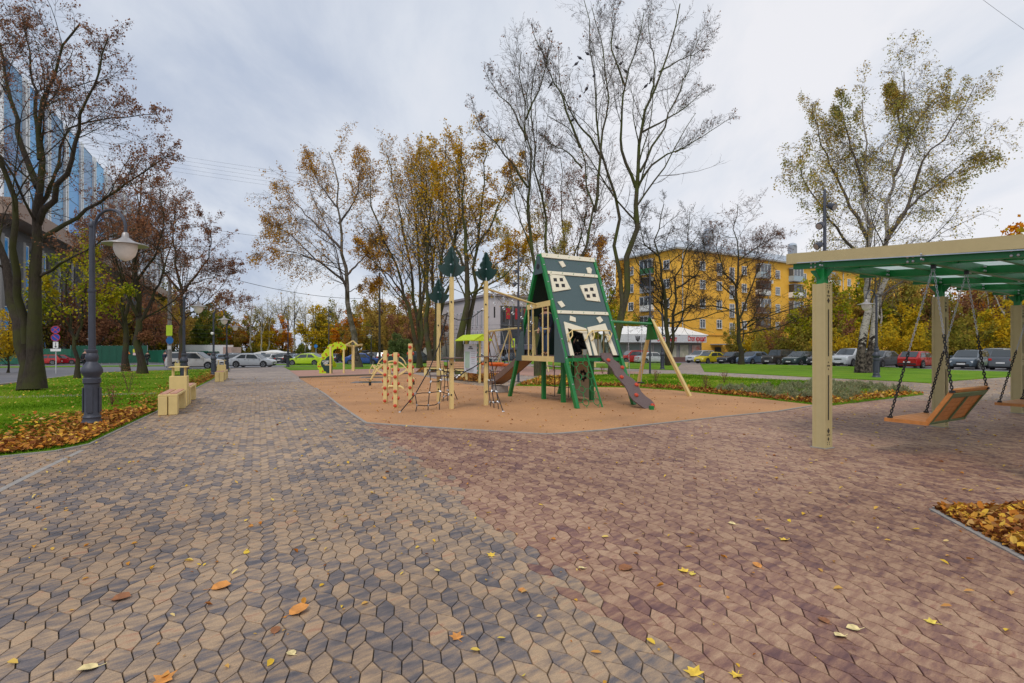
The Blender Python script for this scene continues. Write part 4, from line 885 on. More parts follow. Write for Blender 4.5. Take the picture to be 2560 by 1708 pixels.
# --- centre birch
D = 50; b = base_of(893, D)
tree('birch_tree', 'leaning birch with a long bough to the left and drooping golden leaves', b, [
    stem(D, [(896, 920), (884, 860), (873, 780), (866, 700), (858, 620), (848, 540), (842, 450), (822, 380)], .36, .04),
    stem(D, [(864, 708), (830, 680), (790, 650), (740, 630), (690, 625), (645, 650)], .14, .02, -3),
    stem(D, [(866, 690), (895, 660), (920, 630), (960, 590)], .12, .02, 2), stem(D, [(850, 620), (800, 570), (740, 510), (705, 460)], .14, .02, 2),
    stem(D, [(846, 560), (890, 500), (900, 430), (890, 380)], .12, .02, -2), stem(D, [(845, 520), (790, 450), (770, 390)], .1, .02, 1), stem(D, [(790, 650), (730, 590), (680, 560), (650, 580)], .08, .015, 2),
    stem(D, [(872, 730), (900, 715), (950, 700)], .05, .01, 1)], bk_birchd, bk_twigg, lf_amber, 15000, .14, dict(nw=1, rr=.28, n1=14, r1=.42, t0=.3, trop=.03, trop3=-.16, r3=.6, wig=.12), droop=.35, seed=16)
# --- chestnut clump in the middle
D = 46; b = base_of(1047, D)
tree('autumn_tree', 'many-stemmed tree with brown leaves left of the toy spruce posts', b, [
    stem(D, [(1048, 920), (1040, 840), (1020, 760), (1000, 690), (960, 600), (930, 520), (925, 440)], .22, .03, -2),
    stem(D, [(1050, 918), (1046, 820), (1030, 700), (1010, 580), (985, 470), (965, 380)], .2, .03, 2), stem(D, [(1050, 915), (1052, 800), (1048, 680), (1040, 540), (1022, 450), (1010, 405)], .2, .03, 1),
    stem(D, [(1020, 760), (985, 700), (930, 650), (890, 610)], .1, .02, -3), stem(D, [(1046, 800), (1062, 700), (1070, 560), (1063, 460), (1056, 405)], .18, .02, -1)], bk_moss, bk_twig, lf_amber, 9500, .13, dict(n1=18, r1=.36, a1=38, t0=.3, trop=.1), seed=17)
D = 38; b = base_of(1082, D)
tree('autumn_tree', 'tall many-stemmed tree with thin golden leaves behind the toy spruce posts', b, [
    stem(D, [(1082, 925), (1070, 850), (1062, 760), (1068, 640), (1075, 520), (1085, 430), (1090, 385)], .24, .03), stem(D, [(1086, 925), (1092, 840), (1086, 740), (1075, 620), (1050, 500), (1034, 420), (1028, 395)], .2, .03, 2),
    stem(D, [(1088, 900), (1100, 800), (1105, 680), (1110, 560), (1108, 450), (1115, 390), (1115, 360)], .2, .03, -1), stem(D, [(1096, 800), (1125, 700), (1140, 590), (1150, 480), (1145, 410), (1148, 375)], .15, .02, 1)],
    bk_moss, bk_twig, lf_gold, 9000, .12, dict(n1=19, r1=.33, a1=34, t0=.3, trop=.12), seed=18)
D = 32.5; b = base_of(1152, D)
tree('chestnut_tree', 'forked tree with thick trunk and golden leaves behind the information board', b, [
    stem(D, [(1152, 938), (1148, 880), (1152, 830), (1168, 760), (1165, 660), (1158, 560), (1160, 460), (1156, 390), (1154, 355)], .3, .03), stem(D, [(1156, 935), (1162, 880), (1178, 800), (1188, 700), (1195, 600), (1205, 480), (1212, 410), (1222, 370)], .2, .03, 1),
    stem(D, [(1186, 745), (1215, 690), (1250, 650), (1300, 620), (1330, 590)], .07, .015, -1), stem(D, [(1192, 620), (1230, 560), (1262, 480), (1290, 400)], .1, .02, 1), stem(D, [(1166, 680), (1130, 600), (1105, 500), (1090, 420)], .1, .02, 2)],
    bk_moss, bk_twig, lf_gold, 10000, .12, dict(n1=13, r1=.34, a1=45, t0=.3, trop=.06), seed=19)
# --- tall bare trees behind the tower
D = 28; b = base_of(1345, D); bare = dict(n1=16, r1=.3, a1=38, t0=.38, n2=8, n3=5, n4=3, r2=.5, trop=.09, wig=.12)
tree('bare_tree', 'tall slim bare tree rising behind the left side of the play tower', b, [
    stem(D, [(1345, 940), (1340, 760), (1335, 640), (1322, 500), (1318, 400), (1314, 260), (1308, 180), (1303, 130)], .17, .02), stem(D, [(1352, 940), (1372, 760), (1376, 640), (1352, 500), (1330, 390), (1325, 250), (1342, 170), (1348, 130)], .13, .02, 1.5),
    stem(D, [(1320, 470), (1290, 420), (1250, 370), (1200, 320), (1180, 250)], .07, .012, -1.5), stem(D, [(1316, 350), (1280, 270), (1240, 230), (1210, 170)], .06, .012, 1), stem(D, [(1314, 300), (1350, 220), (1370, 150), (1375, 90)], .06, .012, -1)],
    bk_moss, bk_twigg, lf_rust, 350, .1, bare, seed=20)
D = 29; b = base_of(1452, D)
tree('bare_tree', 'bare tree with curving stems directly behind the play tower roof', b, [
    stem(D, [(1450, 940), (1448, 800), (1448, 660), (1475, 590), (1487, 530), (1462, 450), (1450, 360), (1420, 320), (1370, 290)], .15, .02), stem(D, [(1487, 530), (1500, 430), (1504, 340), (1520, 230), (1510, 120), (1480, 20)], .1, .02, 2),
    stem(D, [(1450, 370), (1435, 330), (1400, 230), (1360, 150), (1330, 60)], .08, .015, -1.5), stem(D, [(1455, 420), (1420, 380), (1380, 360), (1340, 330)], .06, .012, 1.5)],
    bk_moss, bk_twigg, lf_rust, 300, .1, bare, seed=21)
D = 30.0; b = base_of(1534, D)
tree('bare_tree', 'tallest bare tree, forked low, with a long bough reaching right', b, [
    stem(D, [(1534, 938), (1545, 850), (1562, 760), (1572, 640), (1590, 540), (1592, 463), (1605, 421), (1607, 316), (1626, 252), (1651, 168), (1676, 84), (1700, 10)], .27, .03),
    stem(D, [(1552, 820), (1556, 740), (1540, 640), (1541, 547), (1516, 442), (1508, 379), (1500, 300), (1490, 200), (1470, 90), (1460, 0)], .15, .02, 2),
    stem(D, [(1590, 470), (1562, 400), (1550, 340), (1550, 295), (1562, 215), (1590, 130), (1610, 30)], .11, .02, -1.5), stem(D, [(1592, 470), (1618, 420), (1660, 390), (1710, 366), (1773, 332), (1820, 300), (1842, 290)], .08, .012, -1.5),
    stem(D, [(1607, 330), (1660, 300), (1710, 270), (1750, 235), (1775, 220)], .07, .012, 2), stem(D, [(1510, 400), (1470, 340), (1430, 290), (1400, 220), (1395, 130)], .08, .015, -2), stem(D, [(1648, 180), (1700, 150), (1750, 130), (1790, 80)], .05, .01, 1),
    stem(D, [(1626, 252), (1640, 170), (1620, 80), (1630, 0)], .06, .012, 2), stem(D, [(1562, 215), (1530, 130), (1530, 40), (1540, -20)], .07, .012, 1), stem(D, [(1600, 430), (1650, 330), (1690, 250), (1720, 170), (1750, 60)], .08, .012, 2.5)],
    bk_moss, bk_twigg, lf_rust, 500, .1, dict(n1=14, r1=.27, a1=38, t0=.36, n2=8, n3=5, n4=3, r2=.5, trop=.08, wig=.12), seed=22)
D = 52; b = base_of(1420, D)
tree('autumn_tree', 'slender tree with red brown leaves seen between the tall bare trunks', b, [
    stem(D, [(1420, 905), (1418, 760), (1412, 620), (1405, 480), (1400, 390)], .22, .03), stem(D, [(1418, 780), (1400, 680), (1380, 590), (1370, 480)], .13, .02, 2), stem(D, [(1416, 700), (1450, 600), (1470, 520), (1465, 450)], .12, .02, -2), stem(D, [(1418, 760), (1480, 680), (1510, 600)], .1, .02)],
    bk_dark, bk_twigr, lf_rust, 6500, .14, dict(n1=14, r1=.34, a1=45, t0=.25), seed=23)
D = 48; b = base_of(1385, D)
tree('birch_tree', 'thin golden birch behind the left slope of the play tower', b, [
    stem(D, [(1360, 908), (1352, 800), (1345, 700), (1345, 600), (1350, 520)], .17, .02), stem(D, [(1350, 780), (1310, 720), (1270, 690), (1240, 680)], .09, .015, -2), stem(D, [(1347, 700), (1300, 640), (1260, 600), (1240, 560)], .08, .015, 2), stem(D, [(1350, 720), (1400, 640), (1420, 560)], .09, .015)],
    bk_birch, bk_twigg, lf_birch, 6000, .14, dict(n1=14, r1=.36, a1=45, t0=.2, trop3=-.1), droop=.2, seed=24)
D = 44; b = base_of(1510, D)
tree('autumn_tree', 'rusty leaved tree low behind the right edge of the play tower', b, [
    stem(D, [(1512, 905), (1510, 800), (1500, 700), (1490, 620)], .15, .02), stem(D, [(1510, 790), (1540, 720), (1560, 660)], .09, .015), stem(D, [(1508, 760), (1470, 700), (1460, 640)], .08, .015, 1)], bk_dark, bk_twigr, lf_amber, 4000, .14, dict(n1=12, r1=.36, t0=.2), seed=25)
# --- trees before the yellow block
D = 52; b = base_of(1672, D)
tree('bare_tree', 'dark bare forked tree in front of the corner of the yellow block', b, [
    stem(D, [(1672, 912), (1668, 860), (1662, 770), (1660, 700), (1645, 640), (1640, 580), (1660, 510)], .28, .04), stem(D, [(1673, 900), (1685, 830), (1682, 770), (1690, 700), (1715, 640), (1720, 590), (1725, 530)], .2, .03, 1),
    stem(D, [(1684, 790), (1720, 770), (1770, 748), (1800, 746)], .1, .015, -1.5), stem(D, [(1664, 770), (1655, 720), (1625, 710), (1600, 690)], .09, .015, 1), stem(D, [(1690, 720), (1740, 690), (1765, 640), (1750, 580)], .1, .015, -1), stem(D, [(1645, 640), (1610, 610), (1600, 560), (1620, 510)], .1, .015, -1)],
    bk_dark, bk_twig, lf_rust, 500, .12, dict(n1=20, n2=9, r1=.46, a1=58, t0=.15, wig=.2, rr=.42, tw=.014), seed=26)
D = 55; b = base_of(1853, D)
tree('bare_tree', 'dark tree with few red brown leaves before the middle of the yellow block', b, [
    stem(D, [(1853, 913), (1850, 850), (1847, 780), (1843, 700), (1848, 640), (1835, 570), (1845, 510)], .27, .03), stem(D, [(1847, 800), (1870, 740), (1885, 700), (1900, 650), (1890, 580)], .13, .02, 1), stem(D, [(1845, 720), (1810, 680), (1790, 620), (1800, 560)], .12, .02, -1),
    stem(D, [(1848, 650), (1890, 620), (1940, 590), (1965, 585)], .08, .012, 1), stem(D, [(1848, 830), (1880, 800), (1910, 740), (1930, 700)], .1, .02, 1)], bk_dark, bk_twigr, lf_rust, 3200, .11, dict(n1=20, n2=9, r1=.46, a1=58, t0=.15, wig=.2, rr=.42, tw=.014), seed=27)
# --- big birch on the right
D = 31.3; b = base_of(2158, D)
tree('birch_tree', 'huge twin stemmed birch with white bark and drooping green gold leaves', b, [
    stem(D, [(2152, 932), (2160, 860), (2170, 760), (2172, 660), (2168, 560), (2166, 400), (2160, 300), (2156, 250)], .27, .03), stem(D, [(2168, 932), (2182, 850), (2200, 740), (2214, 640), (2230, 480), (2242, 380), (2254, 290), (2262, 220), (2260, 180)], .23, .03, 1.5),
    stem(D, [(2216, 600), (2270, 520), (2310, 400), (2370, 330), (2410, 270), (2440, 210)], .12, .02, 2), stem(D, [(2218, 580), (2290, 500), (2370, 440), (2430, 390), (2480, 380)], .1, .015, -2), stem(D, [(2170, 600), (2120, 500), (2070, 400), (2040, 330), (2030, 260)], .12, .02, 2),
    stem(D, [(2172, 660), (2110, 600), (2060, 530), (2010, 450), (2000, 380)], .11, .02, -2), stem(D, [(2166, 480), (2130, 380), (2110, 300), (2100, 230)], .09, .015, -1), stem(D, [(2236, 440), (2280, 330), (2325, 260), (2380, 210)], .1, .015, 1), stem(D, [(2200, 740), (2260, 700), (2330, 660), (2400, 640)], .06, .012, 1.5), stem(D, [(2250, 320), (2240, 250), (2225, 210)], .07, .012, 1)],
    bk_birch, bk_twigg, lf_birch, 30000, .10, dict(rr=.26, n1=18, r1=.34, a1=44, t0=.22, trop=.05, trop3=-.2, r3=.6, r4=.7), droop=.3, seed=28)
# small weeping willow-like tree by the parking
D = 55; b = base_of(1000, D)
tree('willow_tree', 'small drooping grey green willow at the edge of the car park', b, [
    stem(D, [(1000, 910), (1000, 880), (996, 850), (990, 835)], .08, .02), stem(D, [(1000, 880), (1015, 860), (1020, 850)], .05, .01), stem(D, [(1000, 880), (985, 862), (978, 855)], .05, .01)], bk_dark, bk_twig, lf_willow, 7000, .12, dict(n1=12, r1=.5, a1=50, t0=.1, n3=4, n4=3, trop2=-.1, trop3=-.4), droop=.3, seed=29)
# --- background trees: prototypes with shared meshes, each tree its own object
def proto(kind, leaf, h, wdt, nl, ls, bark=bk_dark, seed=1, bushy=False, trunkfrac=.14):
    global RNG
    RNG = np.random.default_rng(seed)
    r = .017 * h; ns = 3 if not bushy else 7; st = [([(0, 0, 0), (RNG.normal(0, .2), RNG.normal(0, .2), h * .5), (RNG.normal(0, .3), 0, h)], r, r * .2)]
    for i in range(ns):
        a = i * 2 * math.pi / ns + 1; z0 = h * (trunkfrac + .15 * i / ns) if not bushy else .05
        st.append(([(0, 0, z0), (math.cos(a) * wdt * .3, math.sin(a) * wdt * .3, z0 + h * .25), (math.cos(a) * wdt * .5, math.sin(a) * wdt * .5, h * (.62 + .2 * (i % 2)))], r * .5, r * .12))
    return tree(kind, 'x', (0, 0, 0), st, bark, bk_twig, leaf, nl, ls, dict(n1=11, r1=.42 if not bushy else .4, a1=52, t0=trunkfrac if not bushy else .1, n2=6, n3=4, n4=0, r2=.5))
PR = {}
PR['orange'] = proto('autumn_tree', lf_orange, 13, 8, 4200, .42, seed=31); PR['yellow'] = proto('autumn_tree', lf_yel, 13, 8, 4200, .42, seed=32)
PR['olive'] = proto('autumn_tree', lf_olive, 15, 8, 4200, .42, seed=33); PR['rust'] = proto('autumn_tree', lf_rust, 14, 8, 3600, .36, seed=34)
PR['green'] = proto('autumn_tree', lf_dkgreen, 13, 7, 4200, .42, seed=35); lf_brown = leafmat('leaves_brown_olive', [(.30, .17, .05), (.42, .27, .06), (.50, .34, .07), (.30, .22, .06)], .45)
PR['amber'] = proto('autumn_tree', lf_brown, 15, 9, 4200, .4, seed=36)
PR['bare'] = proto('birch_tree', lf_birch, 16, 5, 600, .2, bark=bk_birch, seed=37, trunkfrac=.45)
PR['bush_yellow'] = proto('shrub', lf_yel, 4, 4, 3200, .2, seed=38, bushy=True); PR['bush_green'] = proto('shrub', lf_olive, 4, 4, 3200, .2, seed=39, bushy=True); PR['bush_rust'] = proto('shrub', lf_rust, 4, 4, 2600, .18, seed=40, bushy=True)
PR['goldgreen'] = proto('autumn_tree', lf_green, 12, 8, 4200, .35, seed=41)
SN = {k: snapshot(v) for k, v in PR.items()}; USED = set()
DESC = dict(orange='bright orange leaved tree', yellow='yellow leaved tree', olive='olive green and brown leaved tree', rust='red brown leaved tree', green='dark green leaved tree', amber='dull brown leaved tree', bare='pale stemmed bare birch', bush_yellow='yellow leaved shrub', bush_green='olive green shrub', bush_rust='red brown shrub', goldgreen='yellow green leaved tree')
ORD = ['first', 'second', 'third', 'fourth', 'fifth', 'sixth', 'seventh', 'eighth', 'ninth', 'tenth', 'eleventh', 'twelfth', 'thirteenth', 'fourteenth', 'fifteenth', 'sixteenth', 'seventeenth', 'eighteenth', 'nineteenth', 'twentieth']
def plant_row(items, where, group):
    """items: (kind, photo column, distance, height); labels count each kind from the left"""
    cnt = {}
    for kind, sx, D, h in sorted(items, key=lambda t: t[1]):
        cnt[kind] = cnt.get(kind, 0) + 1; p = at(sx, D); p.z -= .05; hh = PR[kind]; base_h = {'orange': 13, 'yellow': 13, 'olive': 15, 'rust': 14, 'green': 13, 'amber': 15, 'bare': 16, 'bush_yellow': 4, 'bush_green': 4, 'bush_rust': 4, 'goldgreen': 12}[kind]
        lab = f"{DESC[kind]} {where}, {ORD[cnt[kind] - 1]} such from left"
        sc = h / base_h * (.72 if D > 80 else .85); rz = random.uniform(0, 6.28)
        if kind not in USED:
            USED.add(kind); o = PR[kind]; o.location = p; o.rotation_euler = (0, 0, rz); o.scale = (sc, sc, sc); o['label'] = lab; o['group'] = group
        else: dup(None, p, rz, lab, group, sc, tree=SN[kind])
rows = []
for (a, b2, ks, hs, D0) in [(380, 560, ['olive', 'yellow', 'rust', 'amber', 'olive', 'green', 'yellow'], 21, 150), (545, 720, ['orange', 'amber', 'orange', 'olive', 'yellow', 'orange'], 17, 150), (775, 960, ['yellow', 'yellow', 'olive', 'orange', 'amber', 'yellow', 'olive'], 18, 140), (940, 1130, ['amber', 'rust', 'olive', 'amber', 'rust', 'yellow'], 20, 130)]:
    n = len(ks)
    for i, k in enumerate(ks): rows.append((k, a + (b2 - a) * (i + .5) / n + random.uniform(-6, 6), D0 + random.uniform(-14, 14), hs * random.uniform(.85, 1.12)))
plant_row(rows, 'at the wood edge', 'trees at the edge of the wood')
rows = [('bare', x, D, h) for x, D, h in [(628, 150, 25), (655, 145, 22), (671, 150, 24), (706, 165, 29), (722, 170, 28), (735, 150, 27), (765, 165, 25), (790, 140, 20), (838, 150, 24), (540, 150, 20)]]
rows += [(k, x, 200, h) for k, x, h in [('olive', 690, 8), ('amber', 725, 9), ('green', 755, 8), ('olive', 400, 36), ('rust', 470, 34), ('amber', 540, 30), ('olive', 900, 27), ('rust', 960, 28), ('amber', 1020, 31), ('olive', 1080, 30), ('rust', 850, 24)]]
plant_row(rows, 'deep in the wood', 'trees deep in the wood')
rows = [('olive', 130, 87, 15), ('rust', 180, 88, 17), ('rust', 228, 90, 19), ('rust', 268, 96, 21), ('olive', 300, 98, 17), ('rust', 335, 100, 21), ('rust', 385, 100, 18), ('amber', 430, 112, 20), ('yellow', 20, 40, 5.5)]
plant_row(rows, 'along the left street', 'trees along the left street')
rows = [('rust', 1020, 88, 13), ('amber', 975, 92, 13), ('rust', 1075, 84, 11), ('goldgreen', 1540, 92, 16), ('olive', 1515, 100, 14), ('olive', 1560, 105, 13)]
plant_row(rows, 'beyond the square', 'trees beyond the middle of the square')
rows = [('bush_rust', 1960, 70, 6), ('bush_green', 1990, 66, 5.5), ('goldgreen', 2030, 66, 11.5), ('bush_yellow', 1905, 74, 5.5), ('amber', 1925, 77, 9), ('bush_green', 2045, 62, 6), ('bush_rust', 2105, 62, 6.5), ('bush_yellow', 2080, 58, 4.5), ('yellow', 2125, 64, 7), ('goldgreen', 2085, 70, 12), ('bush_yellow', 2220, 54, 5), ('yellow', 2255, 60, 8), ('bush_yellow', 2290, 52, 4.5), ('rust', 2320, 64, 10), ('olive', 2380, 58, 8), ('bush_green', 2420, 50, 5), ('rust', 2455, 60, 10), ('goldgreen', 2470, 54, 6), ('rust', 2500, 58, 9), ('yellow', 2540, 48, 7), ('bush_yellow', 2575, 46, 5), ('olive', 2590, 54, 8), ('bare', 2470, 62, 12), ('bare', 2510, 56, 14), ('orange', 2540, 75, 21), ('yellow', 2590, 66, 20), ('amber', 2450, 85, 21), ('amber', 2360, 80, 12), ('rust', 2200, 66, 9), ('bush_yellow', 2150, 56, 4.2), ('bush_green', 2350, 52, 4.5), ('bush_yellow', 2500, 48, 3.5), ('amber', 2570, 58, 11), ('bush_green', 1880, 78, 6), ('olive', 1840, 82, 7.5), ('amber', 2300, 72, 15), ('amber', 2180, 68, 15), ('rust', 2240, 70, 14), ('goldgreen', 2140, 66, 12), ('olive', 2270, 66, 13), ('amber', 2070, 68, 13), ('rust', 2340, 68, 14), ('bare', 2200, 62, 14)]
plant_row(rows, 'behind the parked cars', 'trees and shrubs behind the parked cars')
for k, o in PR.items():
    if k not in USED: bpy.data.objects.remove(o)
RNG = np.random.default_rng(99)
# low undergrowth and dark wood floor that closes the view between the far trunks
def undergrowth(name, x0, x1, D0, D1, n, h, mt, s=.5):
    sx = RNG.uniform(x0, x1, n); D = RNG.uniform(D0, D1, n); x = (sx - CX) / F * D
    hh = h * (.6 + .4 * np.sin(sx * .11) * np.sin(sx * .043 + 1)) * RNG.uniform(0, 1, n) ** .8
    q = np.column_stack([x, D, np.minimum(0, .25 + .004 * x - .014 * D) + hh]); bladelets(name, q, s, mt, w=s * .3)
undergrowth('wood_undergrowth', 330, 660, 150, 185, 38000, 7.5, lf_olive, .6); undergrowth('wood_undergrowth', 640, 800, 170, 200, 22000, 4.2, lf_olive, .5); undergrowth('wood_undergrowth', 780, 1330, 150, 185, 52000, 8, lf_brown, .7)
undergrowth('wood_undergrowth', 330, 1330, 165, 180, 36000, 5, lf_dkgreen, .65); undergrowth('hedge_growth', 1880, 2680, 66, 78, 30000, 4.5, lf_olive, .3); undergrowth('hedge_growth', 150, 360, 94, 100, 26000, 6, lf_brown, .3)
# ================================================================ PLAYGROUND
def Z(x0, y0, s): return lambda x, y: (x0 + x * s, y0 + y * s)          # coordinates measured in an enlarged detail -> photo pixels
Z1 = Z(960, 600, .3188); Z8 = Z(1300, 880, .20426); ZB = Z(1050, 820, .17021); Z3 = Z(880, 840, .13617); ZL = Z(640, 840, .13617)
TO = Vector((1.53, 14.48, 0)); TX = vdir(28); TY = vdir(118); UP = Vector((0, 0, 1)); TZ = 4.01; HXW, HYW = .88, 1.75
def TL(x, y, z): return TO + TX * x + TY * y + UP * z
def yz(z, side=-1): return side * HYW * (1 - z / TZ)
def tower():
    g = thing('play_tower', 'A-frame playhouse tower with slate green roof, cream windows and green legs', 'playground tower', TO)
    W_ = dict(world=True)
    def P(name, m, mt, **k): return part(name, m, mt, g, world=True, **k)
    for x in (-HXW, HXW):
        for s in (-1, 1):
            a = TL(x, s * HYW, 0); b = TL(x, s * .03, TZ - .02); l = P('leg', M().bar(a, b, .10, .09, TX), m_green)
            bb = M()
            for t in (.14, .3, .42, .55, .68, .8, .92):
                c = a.lerp(b, t) - TX * .0 + (TY * s * .047); bb.lathe([(.02, 0), (.018, .008), (.006, .014)], c + UP * .02, 8, TY * s)
            P('bolts', bb, m_silver, kind='stuff')
    n = (TY * -1 * TZ + UP * HYW).normalized()      # outward normal of the camera side slope
    P0 = TL(0, -HYW, 0) + n * .05
    pl = lambda z1, o=0.0: [onp(*Z1(*q), P0 + n * o, n) for q in z1]
    f1o = [(1452, 878), (1408, 643), (1583, 697), (1622, 880)]; f1i = [(1482, 879), (1437, 693), (1558, 735), (1603, 880)]
    f2o = [(1642, 880), (1592, 688), (1732, 657), (1820, 880)]; f2i = [(1668, 880), (1625, 735), (1722, 708), (1788, 880)]
    # roof panel with the two door openings notched into its lower edge
    zb = 1.25
    def onslope(x, z): return TL(x, yz(z), z) + n * .05
    def lowered(p): q = (p - TO); x = q.dot(TX); return onslope(x, zb)
    i1 = pl(f1i); i2 = pl(f2i)
    out = [onslope(-HXW + .06, zb), lowered(i1[0]), i1[1], i1[2], lowered(i1[3]), lowered(i2[0]), i2[1], i2[2], lowered(i2[3]), onslope(HXW - .06, zb), onslope(HXW - .06, TZ - .05), onslope(-HXW + .06, TZ - .05)]
    P('roof_board', M().prism(out, n * -.025), m_slate)
    # far slope boards, the dark of the interior put into their colour
    nb = (TY * TZ + UP * HYW).normalized(); bs = lambda x, z: TL(x, yz(z, 1), z) + nb * .05
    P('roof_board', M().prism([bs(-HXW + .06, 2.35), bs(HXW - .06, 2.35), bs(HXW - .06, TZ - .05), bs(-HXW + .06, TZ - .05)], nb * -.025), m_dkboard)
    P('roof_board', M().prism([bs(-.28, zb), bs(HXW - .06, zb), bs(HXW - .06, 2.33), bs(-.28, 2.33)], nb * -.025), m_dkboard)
    for o in (f1o, f2o):
        i = f1i if o is f1o else f2i; a = pl(o, .004); b = pl(i, .004); a[0] = lowered(a[0]) + n * .004; a[3] = lowered(a[3]) + n * .004; b[0] = lowered(b[0]) + n * .004; b[3] = lowered(b[3]) + n * .004
        P('door_frame', M().prism([a[0], a[1], a[2], a[3], b[3], b[2], b[1], b[0]], n * .02), m_ivory)
    def cutsq(c, r, dx, dy, o=.028):
        e = [(c[0] - r, c[1] - r), (c[0] + r, c[1] - r + dy), (c[0] + r + dx, c[1] + r + dy), (c[0] - r + dx, c[1] + r)]; return M().prism(pl(e, o), n * .002)
    for quad, sq in (([(1297, 272), (1410, 284), (1463, 388), (1323, 410)], [(1341, 312), (1389, 311), (1357, 356), (1404, 357)]), ([(1532, 360), (1658, 345), (1694, 487), (1583, 474)], [(1583, 391), (1627, 386), (1600, 440), (1646, 434)])):
        w = P('window_board', M().prism(pl(quad, .004), n * .022), m_ivory)
        for s in sq: o = part('dark_window_plate', cutsq(s, 13, 4, 1), m_black, w, world=True)  # interior shade put in as black plates, the board is not cut through
        bm = M()
        for q in quad: c = (sum(v[0] for v in quad) / 4, sum(v[1] for v in quad) / 4); q2 = (q[0] + (c[0] - q[0]) * .13, q[1] + (c[1] - q[1]) * .13); bm.lathe([(.012, 0), (.008, .007)], pl([q2], .026)[0], 6, n)
        part('bolts', bm, m_green, w, world=True, kind='stuff')
    for q in ([(1367, 173), (1400, 168), (1424, 208), (1397, 218)], [(1584, 222), (1610, 216), (1628, 232), (1622, 267), (1597, 262)], [(1357, 488), (1390, 480), (1419, 519), (1390, 533)], [(1458, 597), (1500, 612), (1502, 645), (1454, 634)], [(1662, 612), (1693, 602), (1716, 634), (1690, 655)]):
        P('roof_patch', M().prism(pl(q, .004), n * .02), m_ivory)
    for s0, s1 in ((.0, .045), (.185, .215), (.575, .605)):
        z0 = TZ - (TZ - zb) * s0 - .01; z1 = TZ - (TZ - zb) * s1 - .01; o = P('batten', M().prism([onslope(-HXW + .06 if s0 else -HXW, z1) + n * .004, onslope(HXW - .06 if s0 else HXW, z1) + n * .004, onslope(HXW - .06 if s0 else HXW, z0) + n * .004, onslope(-HXW + .06 if s0 else -HXW, z0) + n * .004], n * .024), m_ivory)
        bm = M()
        for k in range(5):
            for d in (-.008, .012): bm.lathe([(.013, 0), (.008, .006)], onslope(-.72 + .36 * k + d, (z0 + z1) / 2 + d * 1.2) + n * .028, 6, n)
        part('bolts', bm, m_green, o, world=True, kind='stuff')
    bm = M()
    for q in [(1255, 190), (1350, 170), (1438, 182), (1525, 190), (1600, 150), (1385, 665), (1395, 678), (1580, 672), (1582, 685), (1765, 640), (1770, 655), (1610, 180)]: bm.lathe([(.014, 0), (.008, .006)], pl([q], .0)[0], 6, n)
    P('bolts', bm, m_green, kind='stuff')
    # gable boards
    for x in (-HXW - .055, HXW + .03):
        t = 3.46; hw = yz(t, 1); pts = [TL(x, -hw, t), TL(x, hw, t), TL(x, .05, TZ - .06), TL(x, -.05, TZ - .06)]
        gb = P('gable_board', M().prism(pts, TX * .025), m_slate)
        if x < 0: part('dark_hole_disc', M().lathe([(.075, 0), (.075, .002)], TL(x - .002, 0, 3.66), 18, TX * -1), m_black, gb, world=True)  # black disc stands in for the shade inside a hole
        for s in (-1, 1): P('side_board', M().prism([TL(x, s * .8, 1.1), TL(x, s * 1.30, 1.1), TL(x, s * 1.24, 1.35), TL(x, s * .82, 2.25)], TX * .025), m_slate if x < 0 else m_dkboard)  # far side darker, interior shade put into the board colour
    P('deck', M().box((0, 0, 0), (1, 1, 1), None, Matrix.Translation(TL(0, 0, 1.235)) @ Matrix.Rotation(math.radians(28), 4, 'Z') @ Matrix.Diagonal((1.78, 2.3, .05, 1))), m_brown)
    for s in (-1, 1): P('floor_beam', M().bar(TL(-HXW, s * 1.2, 1.17), TL(HXW, s * 1.2, 1.17), .07, .09), m_green)
    P('gable_beam', M().bar(TL(-HXW - .03, -.78, 1.18), TL(-HXW - .03, .90, 1.18), .06, .14), m_cream); P('gable_beam', M().bar(TL(-HXW - .03, -.60, 2.64), TL(-HXW - .03, .62, 2.60), .05, .14), m_cream)
    for y in (.56, .31, -.20, -.47): P('rail_bar', M().tube([TL(-HXW - .03, y, 1.24), TL(-HXW - .03, y, 2.62)], .021, 8), m_cream, smooth=True)
    for a, b, z in ((.56, .31, 1.93), (-.20, -.47, 1.97)): P('rail_bar', M().tube([TL(-HXW - .03, a, z), TL(-HXW - .03, b, z)], .018, 8), m_cream)
    P('rail_hoop', M().tube([TL(-.5, .9, 1.25), TL(-.5, .95, 1.95), TL(-.35, 1.0, 1.98), TL(-.1, 1.0, 1.98), TL(0, .95, 1.9), TL(-.25, .9, 1.4)], .028, 8), m_cream, smooth=True)
    for y in (-.75, -.5, -.25, 0, .25, .5, .75): P('rail_bar', M().tube([TL(HXW, y, 1.25), TL(HXW, y, 2.05)], .018, 6), m_cream)
    P('rail_bar', M().tube([TL(HXW, -.8, 2.05), TL(HXW, .8, 2.05)], .018, 6), m_cream)
    for pts in ([(1455, 790), (1438, 742), (1478, 708), (1590, 708), (1606, 735), (1585, 780)], [(1610, 735), (1632, 712), (1770, 712), (1786, 735), (1768, 790)], [(1455, 785), (1478, 752), (1476, 712)], [(1640, 782), (1650, 740), (1640, 713)], [(1768, 788), (1765, 750), (1745, 740)]):
        w = [onp(*Z1(*q), P0 + n * .09, n) for q in pts]; P('hand_rail', M().tube([w[0] - n * .07] + w + [w[-1] - n * .07], .016, 8), m_cream, smooth=True)
    for x, y in ((-.42, .55), (-.42, -.45), (.58, .55), (.62, -.3)): P('support_post', M().bar(TL(x, y, 0), TL(x, y, 1.2), .1, .1, TX), m_green)
    P('play_board', M().bar(TL(.6, -.24, .62), TL(.6, .49, .62), .02, 1.1), mat('tan_board', (.55, .42, .26), .6, var=.08))
